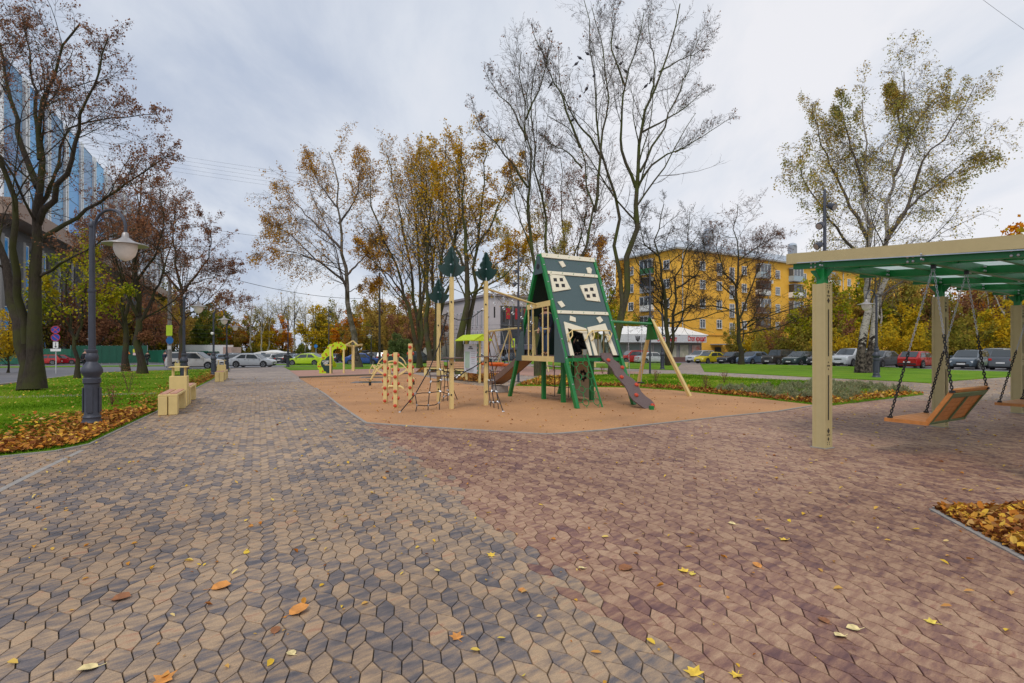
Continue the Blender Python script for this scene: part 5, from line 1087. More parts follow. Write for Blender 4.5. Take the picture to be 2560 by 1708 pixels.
    q = TL(.58, .05, .68); gt = M()
    gt.tube([q + (TY * math.cos(t) + UP * math.sin(t)) * .11 for t in np.linspace(0, 2 * math.pi, 16)[:-1]], .03, 6, closed=True)
    for k in range(7): a = k * 2 * math.pi / 7; gt.box(q + (TY * math.cos(a) + UP * math.sin(a)) * .15, (.03, .05, .05))
    P('gear_wheel', gt, m_black)
    # rope net under the deck
    ny = -TY; Q0 = TL(0, .2, 0)
    net = [[(1275, 988), (1335, 998), (1400, 998), (1455, 990)], [(1275, 1068), (1335, 1078), (1400, 1080), (1455, 1070)], [(1275, 1140), (1335, 1150), (1400, 1158), (1455, 1158)], [(1275, 1215), (1335, 1225), (1400, 1222), (1455, 1225)], [(1338, 985), (1336, 1060), (1340, 1150), (1338, 1225)], [(1398, 985), (1400, 1100), (1400, 1225)], [(1445, 985), (1448, 1100), (1446, 1238)]]
    for l in net: P('net_rope', M().tube([onp(*Z1(*q), Q0, ny) for q in l], .0105, 6), m_rope)
    # wavy climbing board with red holds
    B = gp(1634, 1022); T_ = TL(.35, -1.3, 1.22); nn = TX.cross(B - T_).normalized(); nn = nn if nn.y < 0 else -nn
    edge = [(1700, 885), (1708, 925), (1750, 965), (1790, 1010), (1812, 1058), (1850, 1098), (1888, 1140), (1910, 1180), (1928, 1222), (1960, 1260), (2000, 1290), (2040, 1318), (2080, 1330), (2105, 1322), (2122, 1300), (2120, 1280), (2090, 1250), (2052, 1225), (2020, 1192), (2000, 1152), (1978, 1115), (1948, 1085), (1905, 1060), (1882, 1030), (1868, 1000), (1840, 965), (1800, 935), (1788, 905), (1783, 885)]
    cb = P('climbing_board', M().prism([onp(*Z1(*q), T_, nn) for q in edge], nn * -.03), m_brown)
    for q in ((1758, 945), (1868, 1003), (1862, 1078), (1979, 1138), (1977, 1219), (2106, 1300)):
        c = onp(*Z1(*q), T_, nn); h = part('climbing_hold', M().lathe([(.052, 0), (.055, .02), (.04, .045), (.018, .05)], c, 12, nn), m_red, cb, world=True, smooth=True); part('hold_bolt', M().lathe([(.012, .046), (.012, .053)], c, 8, nn), m_black, h, world=True)
    P('board_foot', M().box(gp(1634, 1027) + Vector((-.02, .12, .04)), (.1, .1, .12)), m_green)
    # ladder of rings
    R0 = P0 + n * .02; tr = lambda x, y: onp(*Z8(x, y), R0, n); c1 = [(675, 145), (718, 302), (758, 458), (805, 618)]; c2 = [(805, 142), (855, 290), (895, 450), (938, 610)]
    ux = TX; uz = (UP - n * n.z).normalized()
    for c in c1 + c2: cc = tr(*c); P('ladder_ring', M().tube([cc + (ux * math.cos(t) + uz * math.sin(t)) * .088 for t in np.linspace(0, 2 * math.pi, 21)[:-1]], .010, 6, closed=True), m_green)
    for a, b in (((600, 147), (635, 147)), ((715, 147), (766, 145)), ((635, 302), (678, 302)), ((758, 298), (815, 292)), ((676, 460), (718, 460)), ((798, 455), (855, 452)), ((716, 622), (765, 620)), ((845, 612), (898, 610)), ((642, 40), (660, 105)), ((690, 185), (705, 263)), ((730, 342), (745, 420)), ((768, 498), (790, 580)), ((815, 657), (822, 695)), ((778, 40), (792, 102)), ((820, 182), (842, 252)), ((865, 330), (885, 410)), ((908, 490), (925, 570)), ((955, 650), (958, 688))): P('ladder_rod', M().tube([tr(*a), tr(*b)], .009, 6), m_green)
    P('ladder_rail', M().tube([tr(818, 32), tr(1012, 686)], .022, 8), m_green)
    # slide leaving from the far side
    prof = []
    for t in np.linspace(0, 1, 12): y = 1.15 + 2.35 * t; z = 1.25 * (1 - t) ** 1.15 + .27 * t; z = max(z, .27); prof.append((y, z))
    sl_ = M(); xs = (-.74, -.3); tan = mat('slide_side', (.30, .17, .085), .55, var=.1)
    for a, b in zip(prof, prof[1:]):
        for x in xs: sl_.prism([TL(x, a[0], a[1] - .04), TL(x, b[0], b[1] - .04), TL(x, b[0], b[1] + .16), TL(x, a[0], a[1] + .16)], TX * .03)
    s = P('slide', sl_, mat('slide_edge', (.16, .10, .075), .55)); bed = M()
    for a, b in zip(prof, prof[1:]): bed.prism([TL(xs[0] + .03, a[0], a[1]), TL(xs[0] + .03, b[0], b[1]), TL(xs[1], b[0], b[1]), TL(xs[1], a[0], a[1])], UP * -.03)
    part('slide_bed', bed, tan, s, world=True); part('slide_foot', M().bar(TL(-.5, 2.9, .12), TL(-.5, 3.45, .12), .35, .2), m_conc, s, world=True)
    # beam with swing at the right
    b0 = TL(HXW, yz(2.18), 2.18); ap = Vector((4.3, 16.0, 2.2)); d = (ap - b0).normalized()
    P('swing_beam', M().tube([b0, ap], .045, 10), m_green, smooth=True)
    f1 = gp(1725, 991) + Vector((0, 0, 0)); f2 = Vector((4.3, 17.9, 0)); sd = (f1 - f2).normalized()
    P('swing_leg', M().bar(f1, ap + Vector((0, 0, .12)), .09, .09, TX), m_cream); P('swing_leg', M().bar(f2, ap + Vector((0, 0, .12)), .09, .09, TX), m_cream)
    P('swing_bracket', M().prism([ap + (f1 - ap) * .22 + Vector((-.05, 0, 0)), ap + (f2 - ap) * .22 + Vector((-.05, 0, 0)), ap + (f2 - ap) * -.04 + Vector((-.05, 0, .1)), ap + (f1 - ap) * -.04 + Vector((-.05, 0, .1))], TX * -.03), m_green)
    sw = []
    for px, bx in ((1570, 1574), (1605, 1603)):
        t = .0; top = onp(px, 812, b0, d.cross(UP)); top = Vector(top); bt = onp(bx, 955, b0, d.cross(UP)); sw.append(bt)
        c = M(); n_ = 36
        for j in range(n_): c.box(top.lerp(bt, (j + .5) / n_), (.022 if j % 2 else .008, .008 if j % 2 else .022, .045))
        P('swing_chain', c, m_chain if px == 1570 else m_chain, kind='stuff')
    P('swing_seat', M().bar(sw[0] + Vector((0, 0, -.02)), sw[1] + Vector((.03, 0, -.02)), .17, .035), m_rubber, bevel=.01)
    return g
tower()
def rope_climber():
    bA, bB, bC = gp(1096.6, 1005), gp(1129, 1023.5), gp(1215, 1014.5); hA, hB, hC = 2.68, 3.17, 3.17
    g = thing('rope_climber', 'three cream posts topped with dark green toy spruces, linked by black ropes and steps', 'climbing frame', bB)
    P = lambda name, m, mt, par=None, **k: part(name, m, mt, par or g, world=True, **k)
    half = [(0, .74), (.045, .70), (.075, .62), (.115, .575), (.105, .52), (.165, .47), (.20, .42), (.165, .35), (.175, .31), (.25, .275), (.345, .275), (.31, .17), (.22, .07), (.12, .015), (0, -.01)]
    for k, (b, h, rot) in enumerate(((bA, hA, .5), (bB, hB, .35), (bC, hC, 1.0))):
        R = Matrix.Rotation(math.radians(28), 3, 'Z'); p = P('post', M().bar(b, b + UP * h, .088, .088, TX), m_cream, bevel=.004)
        for j in range(2):
            a = rot + j * math.pi / 2; d = Vector((math.cos(a), math.sin(a), 0)); nrm = Vector((-math.sin(a), math.cos(a), 0))
            sc = .9 if k == 0 else 1
            pts = [b + UP * (h + z * sc) + d * x * sc for x, z in half] + [b + UP * (h + z * sc) - d * x * sc for x, z in half[-2:0:-1]]
            P('toy_spruce_board', M().prism([q - nrm * .011 for q in pts], nrm * .022), m_dkboard)
        P('spruce_bracket', M().box(b + UP * (h + .02), (.05, .05, .12)).box(b + UP * (h + .3), (.07, .05, .03)), m_silver)
        zd = {0: .70, 1: 1.22, 2: 1.24}[k]; P('step_disc', M().lathe([(.27, 0), (.275, .01), (.27, .022)], b + UP * zd + TX * .03, 22), m_brown)
        bo = M()
        for z in (.35, zd - .14, h - .6): bo.lathe([(.022, 0), (.02, .006), (.008, .01)], b + UP * z - Vector((.0, .056, 0)) + Vector((0, .0, 0)), 10, (0.2, -1, 0))
        P('bolts', bo, m_black, kind='stuff')
    # pipe to the tower with hanging handles
    a = bC + UP * 2.98; e = TL(-HXW - .05, .1, 2.64); P('hanging_pipe', M().tube([a, e], .026, 10), m_cream, smooth=True)
    for i, t in enumerate((.16, .34, .52, .70, .9)):
        c = a.lerp(e, t); h = P('hanging_handle', M().tube([c - UP * .02, c - UP * (.36 + .05 * i)], .007, 5), m_silver); part('handle_ring', M().tube([c + UP * (-.1 + .03 * math.sin(v)) + TX * .03 * math.cos(v) for v in np.linspace(0, 6.28, 12)[:-1]], .007, 4, closed=True).tube([c + UP * (-.32 - .05 * i + .035 * math.sin(v)) + TX * .035 * math.cos(v) for v in np.linspace(0, 6.28, 12)[:-1]], .008, 4, closed=True), m_silver, h, world=True); part('handle_grip', M().tube([c - UP * (.4 + .05 * i), c - UP * (.68 + .05 * i)], .02, 8), m_rubber, h, world=True)
    # ropes traced, each point with its own distance
    DA, DB, DC = bA.y, bB.y, bC.y; anc = gp(1000, 1032).y
    def rope(pts, r=.011): P('rope', M().tube([P3(*Z1(x, y), D) for x, y, D in pts], r, 6), m_rope, smooth=True)
    g1 = gp(*Z1(248, 1350)).y; g2 = gp(*Z1(345, 1340)).y; g3 = gp(*Z1(435, 1335)).y
    rope([(122, 1355, anc), (245, 1210, anc + .15), (355, 1015, anc + .3), (430, 830, anc + .5), (500, 565, DB)], .013)
    rope([(248, 1352, g1), (258, 1298, g1), (245, 1215, g1 + .1)]); rope([(345, 1342, g2), (347, 1295, g2), (356, 1195, g2 + .15), (367, 1115, g2 + .3), (356, 1022, g2 + .3)])
    rope([(435, 1335, g3), (434, 1280, g3), (443, 1190, g3 + .1), (449, 1100, g3 + .2), (443, 1020, g3 + .2), (434, 900, g3 + .3), (437, 780, g3 + .3), (500, 565, DB)])
    rope([(258, 1298, g1), (347, 1300, g2), (400, 1294, g3), (432, 1278, g3)]); rope([(246, 1207, g1), (300, 1200, g1), (356, 1199, g2), (441, 1188, g3), (510, 1212, DB)])
    rope([(368, 1113, g2), (410, 1113, g2), (447, 1100, g3)]); rope([(357, 1026, g2), (400, 1025, g2), (443, 1016, g3), (515, 1045, DB)]); rope([(443, 1016, g3), (470, 1030, DA), (500, 1068, DA), (540, 1085, DB)])
    rope([(500, 565, DB), (470, 700, DA), (490, 860, DA), (500, 1000, DA), (497, 1100, DA), (505, 1180, DA), (498, 1262, DA)]); rope([(465, 1005, DA), (478, 1110, DA), (470, 1200, DA), (462, 1268, DA)]); rope([(460, 1155, DA), (500, 1150, DA)]); rope([(465, 1228, DA), (510, 1218, DA)])
    rope([(430, 575, DA), (470, 598, DA), (500, 570, DB)]); rope([(462, 580, DA), (515, 600, DB)])
    rope([(540, 612, DB), (580, 628, DB + .2), (630, 628, DB + .4), (700, 602, DC - .2), (775, 545, DC)]); rope([(545, 1100, DB), (590, 1075, DB + .2), (625, 1040, DB + .4), (700, 1000, DC - .2), (772, 955, DC)], .013); rope([(545, 1080, DB), (590, 1062, DB), (660, 1020, DC - .3)]); rope([(540, 1015, DB), (580, 1030, DB), (625, 1032, DC - .4)])
    rope([(548, 1185, DB + .3), (575, 1252, DB + 1.2)])
    h1, h2, h3, an2 = gp(*Z1(835, 1310)).y, gp(*Z1(862, 1322)).y, gp(*Z1(897, 1330)).y, gp(*Z1(936, 1350)).y
    rope([(803, 575, DC), (815, 700, DC), (826, 840, DC), (850, 1000, DC), (882, 1190, h3), (936, 1352, an2)], .012); rope([(826, 840, DC), (818, 1020, DC), (815, 1100, DC), (822, 1185, h1), (833, 1270, h1), (834, 1312, h1)])
    rope([(840, 1020, DC), (848, 1100, h2), (848, 1185, h2), (860, 1272, h2), (863, 1320, h2)]); rope([(884, 1195, h3), (893, 1275, h3), (897, 1328, h3)])
    rope([(803, 1028, DC), (822, 1018, DC), (850, 1030, DC)]); rope([(815, 1102, DC), (850, 1102, DC)]); rope([(800, 1185, DC), (845, 1188, h2), (882, 1185, h3)]); rope([(830, 1272, h1), (860, 1277, h2), (893, 1270, h3)])
    for x, y, D in ((258, 1298, g1), (347, 1298, g2), (432, 1278, g3), (246, 1208, g1), (356, 1198, g2), (441, 1188, g3), (508, 1212, DB), (368, 1113, g2), (447, 1100, g3), (357, 1024, g2), (443, 1018, g3), (500, 1045, DA), (430, 575, DA), (462, 582, DA), (500, 565, DB), (625, 1036, DB + .4), (572, 1078, DB), (590, 1062, DB), (122, 1354, anc), (770, 955, DC), (772, 548, DC), (803, 580, DC), (806, 1026, DC), (845, 1024, DC), (850, 1102, DC), (822, 1102, DC), (805, 1185, DC), (845, 1187, h2), (882, 1190, h3), (832, 1272, h1), (860, 1276, h2), (893, 1272, h3), (935, 1348, an2), (500, 1180, DA), (478, 1068, DA), (470, 1228, DA), (540, 1090, DB)):
        P('rope_joint', M().lathe([(.022, -.028), (.024, -.02), (.024, .02), (.022, .028)], P3(*Z1(x, y), D), 8, (random.uniform(-1, 1), .1, random.uniform(-1, 1))), m_silver)
rope_climber()
# three climbing posts with red holds
def climb_post(sx, sy, h, rows, side, lb):
    b = gp(sx, sy); g = thing('climbing_post', lb, 'climbing post', b, 0, 'cream posts with red climbing holds'); P = lambda n_, m, mt, **k: part(n_, m, mt, g, world=True, **k)
    A = vdir(-4); Bv = vdir(86); P('post', M().bar(b, b + UP * h, .1, .1, A), m_cream, bevel=.004)
    for zz_, kind in rows:
        for d in ((-Bv,) if kind == 'f' else (A, -A)):
            P('climbing_hold', M().lathe([(.03, 0), (.044, .008), (.04, .03), (.02, .042)], b + UP * zz_ + d * .05, 12, d), m_red, smooth=True)
climb_post(963.8, 1008.5, 1.40, [(.07, 'f'), (.24, 's'), (.41, 'f'), (.59, 's'), (.76, 'f'), (.93, 's'), (1.11, 'f'), (1.28, 's')], 1, 'left one of three cream climbing posts with red holds')
climb_post(989.6, 1021, 1.36, [(.07, 'f'), (.25, 's'), (.42, 'f'), (.60, 's'), (.77, 'f'), (.94, 's'), (1.11, 'f'), (1.29, 's')], 1, 'nearest, middle one of three cream climbing posts with red holds')
climb_post(1026.4, 1011, 1.58, [(.09, 'f'), (.26, 's'), (.44, 'f'), (.62, 's'), (.79, 'f'), (.97, 's'), (1.14, 'f'), (1.32, 's'), (1.49, 'f')], 1, 'tallest cream climbing post with red holds, right of the other two')
def rocker():
    b = gp(979, 972); D = b.y; g = thing('rocker', 'cream tubular standing rocker with curved rails behind the climbing posts', 'playground rocker', b)
    P = lambda name, m, mt, **k: part(name, m, mt, g, world=True, **k)
    tr = lambda pts, dd: [P3(*Z3(x, y), D + dd) for x, y in pts]
    arc = [(345, 815), (420, 690), (500, 590), (600, 505), (700, 468), (760, 462), (840, 472), (930, 530), (1010, 620), (1080, 720), (1145, 800)]
    P('side_rail', M().tube(tr(arc, -.28), .024, 8), m_cream, smooth=True); P('side_rail', M().tube(tr([(x * .97 + 10, y - 22) for x, y in arc], .28), .024, 8), m_cream, smooth=True)
    low = [(370, 545), (420, 600), (500, 665), (600, 720), (740, 745), (860, 725), (960, 665), (1040, 600), (1110, 545)]
    P('lower_rail', M().tube(tr(low, -.28), .022, 8), m_cream, smooth=True); P('lower_rail', M().tube(tr([(x, y - 20) for x, y in low], .28), .022, 8), m_cream, smooth=True)
    hi = [(470, 530), (500, 470), (560, 410), (640, 365), (740, 350), (830, 362), (910, 405), (960, 460), (990, 530)]
    P('upper_rail', M().tube(tr(hi, .28), .022, 8), m_cream, smooth=True)
    P('crescent_board', M().prism(tr([(540, 520), (590, 440), (650, 385), (740, 362), (830, 375), (900, 420), (960, 500), (975, 530), (900, 480), (820, 455), (740, 448), (660, 458), (600, 490)], .25), (0, .03, 0)), m_dkboard)
    for pts in ([(330, 690), (318, 640), (370, 545), (420, 540), (440, 560), (375, 690), (350, 700)], [(395, 705), (385, 680), (430, 580), (470, 545), (505, 560)], [(1020, 560), (1070, 535), (1120, 600), (1135, 660), (1110, 690)]): P('handle_loop', M().tube(tr(pts, -.3), .018, 8), m_cream, smooth=True)
    P('centre_post', M().bar(P3(*Z3(690, 930), D), P3(*Z3(690, 520), D), .09, .09), m_cream, bevel=.01); P('centre_post', M().bar(P3(*Z3(665, 520), D), P3(*Z3(790, 520), D), .06, .07), m_cream)
    for dx, dd in ((0, -.15), (-90, .3)): P('foot_pipe', M().tube(tr([(650 + dx, 985), (655 + dx, 945), (690 + dx, 925), (800 + dx, 925), (890 + dx, 930), (930 + dx, 955), (942 + dx, 990)], dd), .045, 10), m_cream, smooth=True)
    for x, y in ((332, 815), (1128, 800)):
        P('seat_plate', M().lathe([(.11, 0), (.11, .012)], P3(*Z3(x, y - 10), D), 14), m_brown); P('buffer', M().box(P3(*Z3(x, y + 60), D), (.075, .075, .14)), m_rubber); P('buffer_stem', M().box(P3(*Z3(x, y + 15), D), (.06, .06, .1)), m_cream)
    P('cross_bar', M().tube(tr([(480, 500), (690, 600), (960, 590)], 0), .02, 6), m_cream)
rocker()
def trampoline(c, w, lb):
    g = thing('ground_trampoline', lb, 'trampoline', gp(*c) + UP * .012, math.radians(3), 'trampolines set into the rubber surface')
    part('frame', M().box((0, 0, .01), (w + .5, .95, .02)), mat('trampoline_frame', (.16, .15, .15), .8), g); part('mat', M().lathe([(.5, 0), (.5, .006)], (0, 0, .021), 24), mat('trampoline_mat', (.02, .045, .03), .8), g); [o for o in kids(g) if o.name.startswith('mat')][0].scale = (w, .66, 1)
trampoline((925, 957), 1.0, 'nearer dark round trampoline left of the rocker'); trampoline((938, 944.5), 1.0, 'farther dark round trampoline behind the rocker')
def lime_wall():
    b = gp(830, 934); D = b.y; g = thing('play_wall', 'lime green arched play wall with red dots and a number chalkboard', 'play wall', b)
    P = lambda name, m, mt, par=None, **k: part(name, m, mt, par or g, world=True, **k); tr = lambda pts, dd=0: [P3(*ZL(x, y), D + dd) for x, y in pts]
    out = [(1160, 690), (1160, 630), (1130, 590), (1120, 500), (1160, 470), (1175, 420), (1205, 390), (1200, 340), (1240, 300), (1265, 260), (1300, 230), (1310, 190), (1350, 155), (1410, 145), (1440, 120), (1500, 108), (1560, 110), (1600, 140), (1640, 165), (1658, 205), (1645, 250), (1610, 268), (1580, 255), (1540, 232), (1490, 230), (1440, 245), (1412, 275), (1410, 340), (1425, 400), (1420, 470), (1405, 560), (1400, 680), (1285, 690)]
    P('wall_board', M().prism(tr(out), (0, .04, 0)), m_lime)
    cb = P('chalkboard', M().prism(tr([(1290, 680), (1285, 655), (1245, 640), (1230, 590), (1200, 560), (1185, 500), (1210, 440), (1270, 435), (1290, 400), (1335, 370), (1395, 370), (1405, 430), (1400, 680)], -.02), (0, .015, 0)), m_dkboard)
    for s, x, y in (('012345', 1278, 470), ('6789', 1278, 507)):
        me = text_mesh(s, .17, m_white, ext=.003, bold=.004, sx=.85); o = obj('number_row', me, cb); o.location = P3(*ZL(x, y), D - .03) - g.location; o.rotation_euler = (math.radians(90), 0, 0)
    for x, y in ((1320, 220), (1415, 173), (1517, 124), (1563, 192), (1496, 213), (1283, 328), (1300, 356), (1228, 402), (1148, 556), (1180, 560), (1225, 648)): P('red_dot', M().lathe([(.05, 0), (.05, .02)], P3(*ZL(x, y), D - .005), 12, (0, -1, 0)), m_red)
    for x, y in ((1472, 124), (1408, 200), (1558, 160), (1590, 182), (1250, 402), (1165, 520)): P('leaf_cutout', M().prism(tr([(x - 12, y - 4), (x, y - 10), (x + 12, y + 2), (x, y + 10)], -.01), (0, .006, 0)), m_dkboard)
    for x, y0, y1 in ((1368, 190, 700), (1612, 230, 692)): P('post', M().bar(P3(*ZL(x, y1), D - .5 if x < 1500 else D), P3(*ZL(x, y0), D - .5 if x < 1500 else D), .1, .1), m_cream)
    P('shelf', M().bar(P3(*ZL(1265, 532), D - .4), P3(*ZL(1400, 532), D - .4), .1, .05), m_cream)
    P('hanging_board', M().prism(tr([(1590, 290), (1620, 300), (1618, 460), (1600, 475), (1580, 440), (1585, 350)], .1), (0, .03, 0)), m_lime); P('side_board', M().prism(tr([(1412, 470), (1440, 460), (1470, 500), (1480, 560), (1450, 580), (1412, 575)], .3), (0, .03, 0)), m_lime)
lime_wall()
def crane():
    b = gp(883, 927.5); D = b.y; g = thing('rope_crane', 'cream T shaped post with triangular gable, right of the lime wall', 'playground post', b)
    P = lambda name, m, mt, **k: part(name, m, mt, g, world=True, **k); q = lambda x, y, dd=0: P3(*ZL(x, y), D + dd)
    P('post', M().bar(q(1785, 642), q(1785, 200), .19, .19), m_cream); P('collar', M().bar(q(1785, 215), q(1785, 175), .22, .22), m_cream); P('arm', M().bar(q(1640, 172, -.8), q(1790, 185), .12, .12), m_cream); P('arm', M().bar(q(1790, 185), q(1950, 158, .8), .12, .12), m_cream)
    P('gable_bar', M().bar(q(1645, 165), q(1780, 90), .09, .09), m_cream); P('gable_bar', M().bar(q(1780, 90), q(1868, 165), .09, .09), m_cream); P('arm_end', M().bar(q(1940, 160, .8), q(1940, 195, .8), .08, .08), m_cream)
    for s in (1, -1): P('gable_board', M().prism([q(1770 + s * 45, 165), q(1770 + s * 100, 165), q(1770 + s * 45, 125)], (0, .04, 0)), m_lime)
crane()
def nest_swing():
    D = 37.0; b = at(1236, D); g = thing('nest_swing', 'large cream tube swing frame with orange nest seats behind the play tower', 'swing', b)
    P = lambda name, m, mt, **k: part(name, m, mt, g, world=True, **k); q = lambda x, y, dd=0: P3(*ZB(x, y), D + dd)
    def gq(x, y): p = gp(*ZB(x, y)); return p
    P('top_rail', M().tube([q(1010, 52, -2), q(1088, 42, -1.2), q(1180, 30, 0), (q(1318, 12, 1.5)), q(1420, 5, 2.5), q(1560, 8, 3)], .07, 8), m_cream, smooth=True)
    for a, b2 in (((1088, 42, -1.2), (890, 612)), ((1088, 42, -1.2), (1215, 560)), ((1088, 42, -1.2), (1180, 520)), ((1318, 12, 1.5), (1097, 640)), ((1318, 12, 1.5), (1300, 610)), ((1318, 12, 1.5), (1440, 560)), ((1010, 52, -2), (1160, 480)), ((1700, 120, 3), (1600, 480)), ((1850, 420, 1), (1890, 650)), ((1958, 420, -3), (1958, 620))):
        P('frame_leg', M().tube([q(*a), gq(*b2)], .05, 8), m_cream)
    for x, y, dd in ((1060, 525, -1), (1185, 545, .5)):
        c = q(x, y, dd); P('nest_seat', M().tube([c + Vector((.75 * math.cos(t), .5 * math.sin(t), 0)) for t in np.linspace(0, 6.28, 18)[:-1]], .09, 8, closed=True), mat('orange_plastic', (.75, .13, .01), .5), smooth=True); P('nest_net', M().lathe([(.5, 0), (.6, .02)], c, 12), m_rope)
        for s in (-.65, .65):
            for e in (-.3, .3): P('nest_rope', M().tube([c + Vector((s, e, 0)), q(x + s * 22, 35, dd)], .016, 5), m_chain)
    P('orange_mast', M().tube([q(1003, 118, -1), q(1003, 480, -1)], .06, 8), MATS['orange_plastic'])
nest_swing()
def net_cone():
    D = 48; b = at(1262, D); g = thing('net_climber', 'low black rope net climber behind the orange nest seats', 'climbing net', b)
    top = b + UP * 1.9; P = lambda name, m, mt, **k: part(name, m, mt, g, world=True, **k); P('mast', M().tube([b, top], .05, 6), m_iron)
    for k in range(8): a = k * math.pi / 4; P('net_rope', M().tube([top, b + Vector((math.cos(a) * 1.9, math.sin(a) * 1.9, .1))], .02, 4), m_rope)
    for f in (.35, .65, .95): P('net_rope', M().tube([top.lerp(b + Vector((math.cos(a) * 1.9, math.sin(a) * 1.9, .1)), f) for a in np.arange(8) * math.pi / 4], .018, 4, closed=True), m_rope)
net_cone()
# ================================================================ STREET FURNITURE AND PERGOLA
def make_lamp():
    g = thing('street_lamp', 'x', 'street lamp'); H_ = 4.05
    part('base', M().lathe([(.19, -.05), (.185, .03), (.16, .06), (.135, .13), (.145, .16), (.12, .2), (.12, .78), (.14, .8), (.14, .88), (.12, .9), (.125, .93), (.165, .99), (.17, 1.03), (.15, 1.1), (.10, 1.17), (.085, 1.2), (.105, 1.26), (.10, 1.32), (.082, 1.36), (.09, 1.38), (.09, 1.42), (.058, 1.43)], n=20), m_iron, g, smooth=True)
    f = M()
    for k in range(4): a = k * math.pi / 2 + .6; f.box((.128 * math.cos(a), .128 * math.sin(a), .48), (.02, .1, .46), Matrix.Rotation(a, 3, 'Z'))
    part('base_panel', f, m_iron, g)
    part('pole', M().lathe([(.056, 1.43), (.054, 2.5), (.064, 2.51), (.064, 2.56), (.047, 2.57), (.044, 3.72), (.052, 3.73), (.052, 3.8), (.02, 3.84)], n=14), m_iron, g, smooth=True)
    arc = [(.0, 0, 3.25), (.035, 0, 3.4), (.05, 0, 3.62)] + [(.05 + .36 * (1 - math.cos(t)), 0, 3.68 + .36 * math.sin(t)) for t in np.linspace(0, math.pi * .98, 12)] + [(.765, 0, 3.56)]
    part('arm', M().tube(arc, .026, 8).tube([(.05, 0, 3.5)] + [(.05 + .3 * (1 - math.cos(t)), 0, 3.62 + .27 * math.sin(t)) for t in np.linspace(.2, math.pi * .75, 8)], .012, 6), m_iron, g, smooth=True)
    sh = part('lamp_shade', M().lathe([(.03, 3.6), (.05, 3.58), (.06, 3.5), (.11, 3.46), (.16, 3.43), (.355, 3.375), (.36, 3.36), (.16, 3.38), (.10, 3.38)], (.765, 0, 0), 24), mat('lamp_shade', (.34, .32, .31), .4, .3), g, smooth=True)
    part('globe', M().lathe([(.185, 3.375), (.19, 3.34), (.18, 3.26), (.15, 3.17), (.09, 3.10), (.01, 3.065)], (.765, 0, 0), 20), mat('globe_opal', (.58, .52, .47), .35, emis=(1, .9, .8), es=.06), g, smooth=True); return g
lamp0 = make_lamp(); LS = snapshot(lamp0); first = True
def put_lamp(sx, sy, rz, label, D=None, sc=1):
    global first
    p = gp(sx, sy) if D is None else at(sx, D); p.z += .02
    if first: lamp0.location = p; lamp0.rotation_euler = (0, 0, rz); lamp0['label'] = label; lamp0['group'] = 'curved arm lamps around the square'; first = False; lamp0.scale = (sc,) * 3
    else: dup(None, p, rz, label, 'curved arm lamps around the square', sc, tree=LS)
put_lamp(230, 1066, math.radians(-12), 'nearest curved arm street lamp standing in leaves at the lawn edge')
put_lamp(460, 958, math.radians(-14), 'second curved arm street lamp behind the cream litter bin', D=22.3, sc=.98)
put_lamp(534, 932, math.radians(-14), 'third curved arm street lamp with a white camera on its pole', D=31.5)
put_lamp(567, 921, math.radians(-14), 'fourth curved arm street lamp at the end of the path', D=39.5)
put_lamp(720, 913, math.radians(-120), 'street lamp at the corner of the far lawn left of the lime car', D=52, sc=1.1)
put_lamp(928, 906, math.radians(-90), 'street lamp behind the lawn in front of the blue car', D=64, sc=1.05)
put_lamp(239, 931, math.radians(180), 'small distant street lamp across the street behind the nearest lamp', D=66)
put_lamp(1656, 924, math.radians(172), 'street lamp with opal globe before the corner of the yellow block', sc=1.12)
put_lamp(2191, 945, math.radians(205), 'street lamp beside the huge birch with whitish bark', sc=1.06)
cm = part('camera_dome', M().lathe([(.06, 0), (.09, -.05), (.07, -.13), (.01, -.16)], (0, -.1, 2.62), 10), m_white, [o for o in C.objects if o.get('label', '').startswith('third curved')][0])
def make_mast():
    g = thing('floodlight_mast', 'x', 'floodlight mast'); part('pole', M().lathe([(.055, 0), (.05, 3), (.038, 5.9), (.03, 5.92)], n=12).box((0, 0, .01), (.22, .22, .02)), m_iron, g, smooth=True)
    for z, a in ((5.45, -1.2), (4.95, -2.6), (4.4, -2.9)):
        d = Vector((math.cos(a), math.sin(a), 0)); b = part('floodlight', M().lathe([(.02, 0), (.06, .02), (.085, .08), (.10, .2), (.10, .22), (.085, .225)], d * .1 + Vector((0, 0, z)), 14, (d.x, d.y, -.55)).tube([(0, 0, z), d * .11 + Vector((0, 0, z))], .018, 6), m_iron, g, smooth=True)
        q = Vector((d.x, d.y, -.55)).normalized(); part('lens', M().lathe([(.08, 0), (.08, .006)], d * .1 + Vector((0, 0, z)) + q * .226, 14, (d.x, d.y, -.55)), mat('flood_lens', (.4, .36, .33), .2), b)
    return g
mast0 = make_mast(); MS = snapshot(mast0)
for i, (sx, D, lb, sc) in enumerate([(2062, 14.6, 'floodlight mast rising above the beige pergola roof', 1), (1296, 23.2, 'floodlight mast left of the play tower', 1), (1625, 30.5, 'floodlight mast beyond the tower swing before the yellow block', 1.04), (822, 50, 'floodlight mast above the lime wall at the far left of the playground', 1), (1216, 58, 'distant floodlight mast seen just left of the third toy spruce post', 1)]):
    p = at(sx, D)
    if i == 0: mast0.location = p; mast0['label'] = lb; mast0['group'] = 'three lamp floodlight masts'
    else: dup(None, p, [0, .3, -.2, 2.2, 1][i], lb, 'three lamp floodlight masts', sc, tree=MS)
